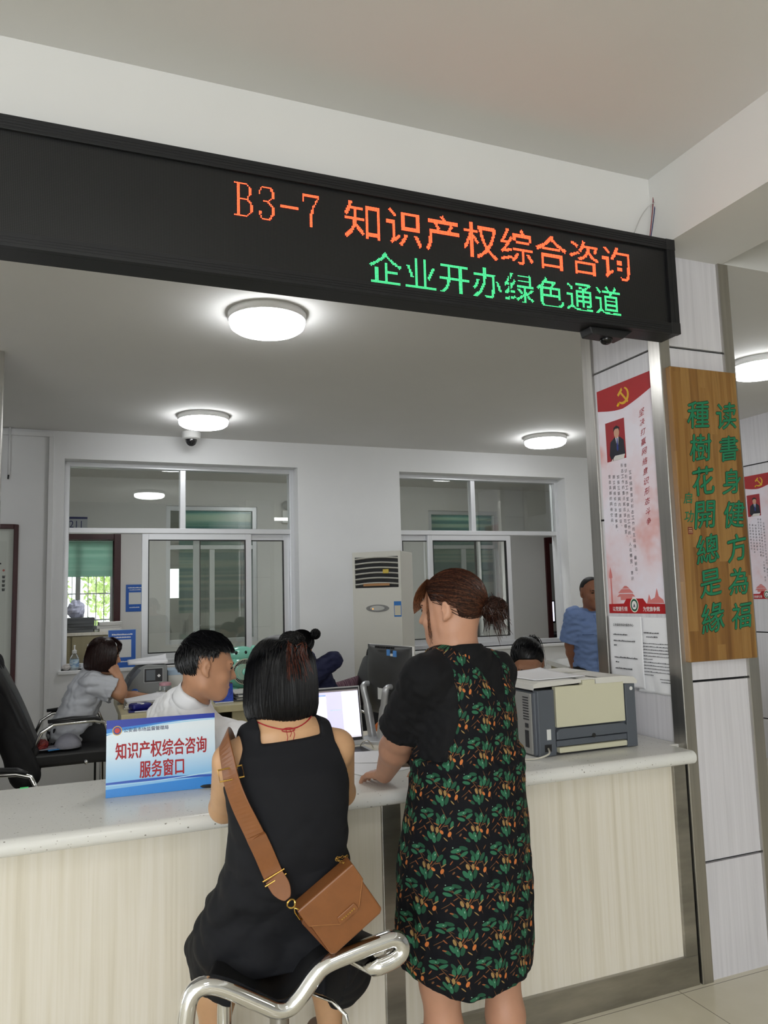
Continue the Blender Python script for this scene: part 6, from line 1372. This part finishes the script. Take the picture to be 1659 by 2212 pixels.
def buckle(c, t_, w, h):
    t_ = t_.normalized(); n_ = Vector((0, -1, 0)); s_ = t_.cross(n_).normalized(); c = c+Vector((0, -.006, 0))
    MB().tube([c+s_*w/2+t_*h/2, c-s_*w/2+t_*h/2, c-s_*w/2-t_*h/2, c+s_*w/2-t_*h/2], .0022, 8, closed=True).build('buckle', m_gold, bg_)
buckle(ctr[2].lerp(ctr[1], .5)+Vector((0, 0, 0)), ctr[2]-ctr[1], .058, .028); buckle(ctr[-1], ctr[-1]-ctr[-2], .056, .012)
rc = at_y(629, 1952, 1.815); k2 = fbg((-.004, Hb*.80, -.015))
MB().tube([rc+Vector((.0095*math.cos(a), .002*math.sin(2*a), .0095*math.sin(a))) for a in np.linspace(0, 2*PI, 17)[:-1]], .0022, 8, closed=True).build('ring', m_gold, bg_)
dv = (k2-rc); MB().tube([rc+dv*.25, rc+dv*.45+Vector((.006, -.004, .002)), rc+dv*.8+Vector((.005, -.003, .002)), k2, rc+dv*.85-Vector((.006, .002, .004)), rc+dv*.45-Vector((.005, .002, .002))], .0024, 8, closed=True).build('clip', m_gold, bg_, smooth=True)
# little chain up from the other corner, round her side
ch = [fbg((Wb-.01, Hb+.002, -.03)), fbg((Wb-.02, Hb+.03, -.02)), at_y(749, 1850, 1.86)]
mb = MB()
for i, p in enumerate(smooth_path(ch, 5)): mb.tube([p+Vector((.003*math.cos(a), (.003*math.sin(a) if i % 2 else 0), (0 if i % 2 else .003*math.sin(a))))+Vector((0, 0, .001*math.cos(a))) for a in np.linspace(0, 2*PI, 9)[:-1]], .0009, 5, closed=True)
mb.build('chain', m_gold, bg_)
# ------------------------------------------------------------------ people behind the counter
def torso(neck, pelv, sL, sR, depth=.105, hip=.15, k=.05):
    neck, pelv, sL, sR = (np.array(v, float) for v in (neck, pelv, sL, sR)); up = neck-pelv; H = np.linalg.norm(up); up /= H
    x = sR-sL; w = np.linalg.norm(x)/2; x /= np.linalg.norm(x); y = np.cross(up, x); y /= np.linalg.norm(y); x = np.cross(y, up); R = np.stack([x, y, up], 1)
    c = lambda t: pelv+up*H*t
    return [Ell(c(.68)+y*.0, (w*.92, depth, H*.34), R, k), Ell(c(.36), (w*.84, depth*.98, H*.30), R, k), Ell(c(.05), (hip, depth*1.15, .13), R, k),
            Cap(sL, neck*.75+c(.85)*.25-x*.03, .046, .05, .05), Cap(sR, neck*.75+c(.85)*.25+x*.03, .046, .05, .05)], R
def plane(p, n): p = np.array(p, float); n = np.array(n, float); n = n/np.linalg.norm(n); return lambda X, Y, Z: (X-p[0])*n[0]+(Y-p[1])*n[1]+(Z-p[2])*n[2]
def sitter(label, HCc, HRr, neck, pelv, sL, sR, arms, shirt_mat, skin_mat, hs=1.0, sleeve=.62, wr=.006, seed=1, wide=1.0, legs=None, hands=(), depth=.105, h=.0055, trousers=None, collar=True, hip=.15, sr=(.05, .066), off=.010, neckdrop=.0, face=True, brow='1a1412', closed=False, nr=(.050, .052)):
    T, R = torso(neck, pelv, sL, sR, depth, hip); prims = head(HCc, HRr, hs, wide, neck=neck, nr=nr)+T
    for S_, E_, W_ in arms: prims += arm(S_, E_, W_, (.047, .041, .027))
    for hd in hands: prims += hd
    if legs: prims += legs
    o = body(prims, h, skin_mat); tag(o, label, 'person')
    if face: face_bits(o, HCc, HRr, hs, wide, brow, closed)
    up = R[:, 2]; nk = np.array(neck, float)
    cl = T[:5]+[Sleeve(S_, np.array(S_)+(np.array(E_)-S_)*1.02, sr[0], sr[1], .03, sleeve/1.02) for S_, E_, W_ in arms]
    cuts = [(lambda X, Y, Z: (lambda hh, q: np.where((hh > -.022) & (hh < .5), .064*hs-np.sqrt(np.maximum(q-hh*hh, 0)), -1))((X-nk[0])*up[0]+(Y-nk[1])*up[1]+(Z-nk[2])*up[2], (X-nk[0])**2+(Y-nk[1])**2+(Z-nk[2])**2)), plane(nk+up*.09, up), plane(np.array(pelv)-up*.10, -up)]
    sh = body(cl, h, shirt_mat, 'shirt', o, off=off, cuts=cuts, wob=folds(seed, wr, 120, (.55, .55, 1.8), 5))
    if legs and trousers: body(legs+[T[2]], .007, trousers, 'trousers', o, off=.008, cuts=[lambda X, Y, Z, z_=pelv[2]: Z-(z_+.06), lambda X, Y, Z: .20-Z])
    return o, sh, R
def collar(o, neck, up, fwd, mat, r=.068, h=.034, open_=.5):
    neck, up, fwd = (Vector(v) for v in (neck, up, fwd)); up.normalize(); fwd = (fwd-up*fwd.dot(up)).normalized(); sd = fwd.cross(up)
    mb = MB()
    def f(a, b):
        th_ = (open_+(2*PI-2*open_)*a); d = fwd*math.cos(th_)+sd*math.sin(th_); fr_ = max(0, math.cos(th_))
        if b < .5: q = b*2; return neck+d*(r*.86)+up*(-.010+h*q-.035*fr_)
        q = (b-.5)*2; return neck+d*(r*.86+.016*q)+up*(-.010+h-(h+.012+.022*fr_)*q-.035*fr_)
    mb.grid(f, 30, 8); return mb.build('collar', mat, o, smooth=True, solid=.0025)
def short_hair(o, HCc, HRr, hs, mat, seed, n=1500, line=.058, length=.5, wide=1.0, thin=False):
    rng = np.random.RandomState(seed); rad = vec(.0815*wide, .099, .092)*hs; CC = np.array(HCc)+HRr @ vec(0, -.012, .028)*hs
    def hl(q):
        x, y, z = (v/hs for v in q); ax_ = np.abs(x); front = np.where(z > .04, y-line-.45*(z-.04), np.where(z > -.03, y-(.022+.3*(z-.0)), y+.02)); ear = np.where((z < .010) & (ax_ > .05), y+.03, -1)
        return np.maximum(np.maximum(front, ear), -.062-z)
    Lc = lambda X, Y, Z: [HRr[0, i]*(X-CC[0])+HRr[1, i]*(Y-CC[1])+HRr[2, i]*(Z-CC[2]) for i in range(3)]
    cap_ = body([Ell(CC, rad*(1.03 if not thin else 1.0), HRr, .01)], .0045, mat, 'hair', o, cuts=[lambda X, Y, Z: hl(Lc(X, Y, Z))])
    if n:
        tgt = lambda u, t: ((vec(u[0]*1.2, 1.0, -.25) if u[2] > .35 else vec(u[0]*.6, .15, -1.0)), False)
        mb = MB(); strand_mesh(mb, sphere_flow(rng, CC, HRr, rad, lambda u: hl(rad*u) < -.004*hs, tgt, n, 7, length, lambda t, o_: .035+.10*t*o_+.02*o_, .25, stop=lambda u: (abs(u[0]) > .5 and u[2] < .05 and (u[1] > -.42)) or u[2] < -.66 or (u[1] > .35 and u[2] < .30)), .0015*hs); mb.build('hair_strands', mat, cap_)
    return cap_
m_skinC = skin('skin_tan', 'b08163'); m_skinD = skin('skin_ruddy', '8f5f47')
m_shw = M('white_shirt_cloth', (.80, .80, .82), .7); m_trs = M('dark_trousers', (.012, .012, .014), .8)
# man in the white shirt, leaning on the counter
Hm = np.array(at_y(447, 1438, 3.03)); Rm_ = facing(math.radians(-93), -.20, -.02); Nm = np.array(at_y(414, 1517, 3.11)); Pm = vec(.28, 3.42, .66)
sR_, sL_ = vec(.475, 3.06, 1.065), vec(.36, 3.36, 1.095)
eR, wR_ = np.array(at_y(512, 1612, 2.98)), vec(.82, 3.16, .95); eL, wL_ = vec(.55, 3.50, .95), vec(.78, 3.36, .93)
om, shm, Rm2 = sitter('person in a white shirt sitting behind the counter, smiling towards the laptop', Hm, Rm_, Nm, Pm, sL_, sR_, [(sR_, eR, wR_), (sL_, eL, wL_)], m_shw, skin('skin_young', 'b78768'), hs=1.03, sleeve=.93, wr=.011, seed=31, 
       hands=[hand(wR_, (1, .1, -.1), (0, 0, 1), -1, curl=.3), hand(wL_, (1, -.1, -.1), (0, 0, 1), 1, curl=.3)], legs=[Cap(Pm, (.62, 3.32, .60), .085, .06, .04), Cap((.62, 3.32, .60), (.60, 3.30, .22), .058, .04, .03), Cap(Pm, (.60, 3.55, .60), .085, .06, .04), Cap((.60, 3.55, .60), (.58, 3.55, .22), .058, .04, .03)], trousers=m_trs, sr=(.052, .078), h=.0045, depth=.115, neckdrop=.01)
collar(om, Nm+Rm2[:, 2]*.030+vec(.004, 0, 0), Rm2[:, 2], vec(1, -.35, -.1), m_shw, .080, .046, .50)
short_hair(om, Hm, Rm_, 1.03, hair_mat('jet_hair', '050506', '111114', .35), 3, 2600, .064, .62)
MB().tube([Vector(Hm+Rm_ @ vec(x*1.03, .0905*1.03, -.0605+.006*abs(x)/.02)) for x in (-.022, -.01, 0, .01, .022)], .0014, 6).build('smile_line', M('lip_line', lin('6a3a33'), .6), om)
t = thing('office_stool', 'dark seat under the man in the white shirt, hidden behind the counter', 'stool', (.36, 3.43, ZF)); MB().cyl((.36, 3.43, ZF+.36), (.36, 3.43, ZF+.425), .2, .19, 28).build('seat', m_lea, t, bevel=.01); MB().cyl((.36, 3.43, ZF+.02), (.36, 3.43, ZF+.37), .03).build('column', m_chr, t); MB().cyl((.36, 3.43, ZF), (.36, 3.43, ZF+.025), .2).build('base', m_blk2, t)
# woman in the pale grey shirt, cheek on her fist
m_gsh = M('pale_grey_shirt_cloth', lin('b3b5ba'), .75)
H3 = np.array(at_y(224, 1416, 5.46)); R3 = facing(math.radians(-86), -.16, .0); N3 = np.array(at_y(203, 1455, 5.5)); P3 = vec(-.02, 5.5, .72)
s3R, s3L = np.array(at_y(200, 1474, 5.36)), vec(.10, 5.66, 1.05); e3R, w3R = np.array(at_y(259, 1497, 5.36)), np.array(at_y(257, 1462, 5.40)); e3L, w3L = vec(.34, 5.72, .905), vec(.52, 5.62, .895)
o3, sh3, r3 = sitter('person in a pale grey shirt resting her cheek on her fist at the left desk', H3, R3, N3, P3, s3L, s3R, [(s3R, e3R, w3R), (s3L, e3L, w3L)], m_gsh, m_skinC, hs=1.0, sleeve=.66, wr=.011, seed=33, closed=True,
      hands=[hand(w3R, (-.42, .12, 1), (.75, -.6, .25), -1, curl=1.35, sc=.9), hand(w3L, (1, -.2, 0), (0, 0, 1), 1, curl=.35)],
      legs=[Cap(P3, (.34, 5.42, .64), .088, .062, .04), Cap((.34, 5.42, .64), (.30, 5.42, .24), .056, .04, .03), Cap(P3, (.34, 5.60, .64), .088, .062, .04), Cap((.34, 5.60, .64), (.30, 5.60, .24), .056, .04, .03)], trousers=m_trs, sr=(.052, .074))
collar(o3, N3+r3[:, 2]*.022, r3[:, 2], vec(1, -.1, -.2), m_gsh, .078, .040, .5)
def bob(o, HCc, HRr, hs, mat, seed, low=-.10, n=1100, face=.62, rmul=1.0, name='hair'):
    rng = np.random.RandomState(seed); HCc = np.array(HCc); L_ = lambda x, y, z: HCc+HRr @ (vec(x, y, z)*hs)
    pf = [(.0, .122), (.035, .118), (.062, .102), (.080, .075), (.090, .04), (.094, 0), (.096, -.04), (.092, low*.8), (.082, low)]
    pz_, pr_, tt = np.array([p[1] for p in pf]), np.array([p[0] for p in pf])*rmul, np.linspace(0, 1, len(pf)); PH = lambda a: (a-.5)*2*(PI-face)
    def pt(ph, t, k=1.0): r = np.interp(t, tt, pr_)*k; return L_(r*math.sin(ph), -.008-r*1.12*math.cos(ph), np.interp(t, tt, pz_))
    mb = MB(); mb.grid(lambda a, b: Vector(pt(PH(a), b, .975)), 40, 18); hb_ = mb.build(name, mat, o, smooth=True, solid=.006)
    paths = []
    for _ in range(n):
        ph = PH(rng.rand()); t0 = rng.uniform(0.02, .35); t1 = 1+rng.uniform(-.08, .06); kk = rng.uniform(.98, 1.03); dr_ = rng.normal(0, .12)
        paths.append(np.array([pt(ph+dr_*q, t0+(t1-t0)*q, kk) for q in np.linspace(0, 1, 11)]))
    for _ in range(int(n*.2)):       # side-swept front
        s_ = rng.choice([-1, 1]); paths.append(np.array([L_(s_*(.012+.062*q), 0.030+.058*math.sin(min(1, q*1.1)*PI*.80), .116-.055*q-.09*q**3) for q in np.linspace(0, rng.uniform(.6, .85), 9)])+rng.normal(size=3)*.004)
    mb = MB(); strand_mesh(mb, paths, .0016*hs); mb.build('hair_strands', mat, hb_); return hb_
bob(o3, H3, R3, 1.0, hair_mat('dark_brown_hair', '120b0a', '2b1a17', .34), 12, -.10, 1300, .72)
# woman in navy with a bun, turned away
H4 = np.array(at_y(648, 1397, 5.62)); R4 = facing(math.radians(62), -.25, 0); N4 = np.array(at_y(664, 1443, 5.66)); P4 = vec(1.86, 5.76, .68)
s4R, s4L = vec(1.70, 5.88, 1.08), vec(1.80, 5.52, 1.09); e4R, w4R = vec(1.42, 5.90, .90), vec(1.28, 5.70, .90); e4L, w4L = vec(1.50, 5.50, .90), vec(1.30, 5.58, .90)
m_nvs = M('navy_shirt_cloth', lin('11163a'), .75)
o4, sh4, r4 = sitter('person in a navy top with a dark bun, partly hidden behind the seated woman', H4, R4, N4, P4, s4L, s4R, [(s4L, e4L, w4L), (s4R, e4R, w4R)], m_nvs, m_skinC, sleeve=.95, wr=.010, seed=35, hands=[hand(w4L, (-1, .3, 0), (0, 0, 1), 1, curl=.4), hand(w4R, (-1, -.3, 0), (0, 0, 1), -1, curl=.4)],
      legs=[Cap(P4, (1.68, 5.64, .62), .085, .06, .04), Cap((1.68, 5.64, .62), (1.72, 5.64, .24), .056, .04, .03), Cap(P4, (1.68, 5.82, .62), .085, .06, .04), Cap((1.68, 5.82, .62), (1.72, 5.82, .24), .056, .04, .03)], trousers=m_trs, sr=(.054, .07))
def updo(o, HCc, HRr, hs, mat, seed, tiev, n=1100, bun=None, tail=None, low=-.058):
    rng = np.random.RandomState(seed); rad_ = vec(.0825, .101, .0935)*hs; CC = np.array(HCc)+HRr @ vec(0, -.012, .028)*hs; tv = np.array(tiev, float); tv /= np.linalg.norm(tv)
    ok = lambda u: (lambda q: hairline((q[0]/hs, q[1]/hs, q[2]/hs+.016)) < -.004)(rad_*u)
    Lc = lambda X, Y, Z: [(HRr[0, i]*(X-CC[0])+HRr[1, i]*(Y-CC[1])+HRr[2, i]*(Z-CC[2]))/hs+(.016 if i == 2 else 0) for i in range(3)]
    cp = body([Ell(CC, rad_*1.01, HRr, .01)], .0045, mat, 'hair', o, cuts=[lambda X, Y, Z: hairline(Lc(X, Y, Z))])
    mb = MB(); strand_mesh(mb, sphere_flow(rng, CC, HRr, rad_, ok, lambda u, t: (tv, True), n, 12, 3.0, lambda t, o_: .012+.04*o_*math.sin(PI*min(1, t*1.05)), .14), .0015); mb.build('hair_strands', mat, cp)
    tp = CC+HRr @ (rad_*tv*1.03)
    if bun:
        bc_ = tp+HRr @ (tv*bun*.7); mb = MB(); P_2 = []
        for _ in range(300):
            a = rng.normal(size=3); a /= np.linalg.norm(a); b_ = np.cross(a, rng.normal(size=3)); b_ /= np.linalg.norm(b_); th0 = rng.uniform(0, 6.3); r_ = rng.uniform(.9, 1.04)*bun
            P_2.append(np.array([bc_+(a*math.cos(th0+q)+b_*math.sin(th0+q))*r_*(1+.12*math.sin(3*q)) for q in np.linspace(0, rng.uniform(1.5, 3), 9)]))
        strand_mesh(mb, P_2, .0016); mb.ball(bc_, (bun*.9,)*3); mb.build('hair_bun', mat, cp)
    if tail:
        mb = MB(); P_2 = []
        for _ in range(300):
            w_ = rng.normal(size=3)*.012; d1 = HRr @ (tv*.07+vec(0, -.01, .01)); P_2.append(np.array([tp+w_*(.4+q)+d1*math.sin(q*1.6)+vec(0, 0, -tail*q*q)+HRr @ vec(0, -.03*q, 0) for q in np.linspace(0, 1, 11)]))
        strand_mesh(mb, P_2, .0017); mb.build('ponytail', mat, cp)
    return cp
jet = hair_mat('jet_hair', '050506', '111114', .35)
updo(o4, H4, R4, 1.0, jet, 15, (.0, -.95, .25), 900, bun=.036)
# woman bowed behind the printer, hair tied back
H5 = np.array(at_y(1139, 1430, 3.42)); R5 = facing(math.radians(150), -.62, .0); N5 = H5+vec(.04, .09, -.13); P5 = vec(2.22, 3.82, .66)
s5L, s5R = vec(2.36, 3.55, .97), vec(2.06, 3.62, .97); e5L, w5L = vec(2.38, 3.36, .80), vec(2.20, 3.22, .80); e5R, w5R = vec(1.97, 3.45, .93), vec(1.80, 3.36, .905)
o5, sh5, r5 = sitter('person with tied back black hair bowed behind the printer', H5, R5, N5, P5, s5L, s5R, [(s5L, e5L, w5L), (s5R, e5R, w5R)], M('dark_top_cloth', lin('23262f'), .8), skin('skin_brown', '9c6f55'), sleeve=.8, wr=.008, seed=37, hands=[hand(w5R, (-.9, -.4, -.1), (0, 0, 1), -1, curl=.4), hand(w5L, (-.8, -.5, .1), (0, 0, 1), 1, curl=.4)],
      legs=[Cap(P5, (2.08, 3.50, .60), .085, .06, .04), Cap((2.08, 3.50, .60), (2.08, 3.60, .24), .056, .04, .03), Cap(P5, (2.30, 3.46, .60), .085, .06, .04), Cap((2.30, 3.46, .60), (2.28, 3.56, .24), .056, .04, .03)], trousers=m_trs, hip=.14)
updo(o5, H5, R5, 1.0, jet, 17, (-.34, -.88, .12), 1300, tail=.22)
office_chair(2.26, 3.90, math.radians(-115), 'black office chair under the woman behind the printer', arm=.62, seat=.42, back=.72)
# man in the light blue uniform shirt, standing behind the pillar
m_blu = M('light_blue_shirt_cloth', lin('7088b8'), .7)
H6 = np.array(at_y(1278, 1280, 4.95)); R6 = facing(math.radians(168), -.10, 0); Y6 = 4.98; N6 = H6+vec(.005, .035, -.165); P6 = vec(H6[0]+.02, 5.0, .92)
s6R, s6L = np.array(at_y(1240, 1338, 4.99)), vec(H6[0]+.185, 5.02, 1.365); s6R[2] = 1.365; e6R, w6R = np.array(at_y(1232, 1393, 5.06)), vec(H6[0]-.05, 5.15, .93); e6L, w6L = vec(H6[0]+.245, 5.08, 1.14), vec(H6[0]+.08, 5.16, .93)
o6, sh6, r6 = sitter('person in a light blue uniform shirt standing half hidden behind the pillar', H6, R6, N6, P6, s6L, s6R, [(s6R, e6R, w6R), (s6L, e6L, w6L)], m_blu, m_skinD, hs=1.02, sleeve=.80, wr=.010, seed=39, hands=[hand(w6R, (1, .1, -.4), (0, 1, 0), 1, curl=.5), hand(w6L, (-1, .1, -.4), (0, 1, 0), -1, curl=.5)],
      legs=[Cap(P6+vec(-.08, 0, -.02), P6+vec(-.09, 0, -.46), .09, .065, .04), Cap(P6+vec(-.09, 0, -.46), P6+vec(-.09, .01, -.80), .062, .045, .03), Cap(P6+vec(.08, 0, -.02), P6+vec(.09, 0, -.46), .09, .065, .04), Cap(P6+vec(.09, 0, -.46), P6+vec(.09, .01, -.80), .062, .045, .03)], trousers=m_trs, depth=.125, sr=(.056, .076), off=.012)
for s_ in (-.09, .09): body([Cap(P6+vec(s_, .02, -.82), P6+vec(s_, -.14, -.835), .042, .036, .02)], .007, M('black_shoe', (.02, .02, .02), .4), 'shoe', o6, cuts=[lambda X, Y, Z: ZF+.002-Z])
collar(o6, N6+r6[:, 2]*.022, r6[:, 2], vec(0, -1, -.1), m_blu, .076, .038, .45)
short_hair(o6, H6, R6, 1.02, hair_mat('cropped_grey_hair', '141314', '2a2828', .6), 19, 0, .040, .12, thin=True)
bv6 = BVHTree.FromPolygons([v.co for v in sh6.data.vertices], [tuple(p.vertices) for p in sh6.data.polygons])
def front6(x, z, off=.003):
    h_ = bv6.ray_cast(Vector((x, 4.3, z)), Vector((0, 1, 0))); return (h_[0]+Vector((0, -off, 0))) if h_[0] is not None else Vector((x, 4.86, z))
cxs = H6[0]-.010
mb = MB(); mb.grid(lambda a, b: front6(cxs-.022+.044*a-.02*(1-b), .93+.44*b, .002), 4, 30); mb.build('button_placket', m_blu, o6, smooth=True, solid=.0025)
for k_ in range(6): z = 1.345-.077*k_; q = front6(cxs-.02*(1-(z-.93)/.44), z, .005); MB().lathe(q, [(0, .002), (.006, .0035), (.0075, .001), (.0075, -.002)], 16, axis=(0, -1, 0)).build('button', M('pale_button', lin('b9b09a'), .35), o6, auto=True)
mb = MB(); mb.grid(lambda a, b: front6(cxs-.125+.07*a, 1.222+.004*b-.02*a*0, .0025), 8, 2); mb.build('pocket_edge', M('shirt_seam', lin('4d6490'), .7), o6, smooth=True, solid=.002)
for s_, sp in ((-1, s6R), (1, s6L)):
    a_, b_ = Vector(sp)+Vector((0, 0, .058)), Vector(N6)*.55+Vector(sp)*.45+Vector((0, 0, .055)); mb = MB(); d = (b_-a_).normalized(); n_ = d.cross(Vector((0, 1, 0))).normalized()
    mb.grid(lambda a, b: a_+(b_-a_)*a+Vector((0, (b-.5)*.05*(1-.3*a), -.012*(2*b-1)**2)), 6, 6); mb.build('epaulette', m_blu, o6, smooth=True, solid=.004)
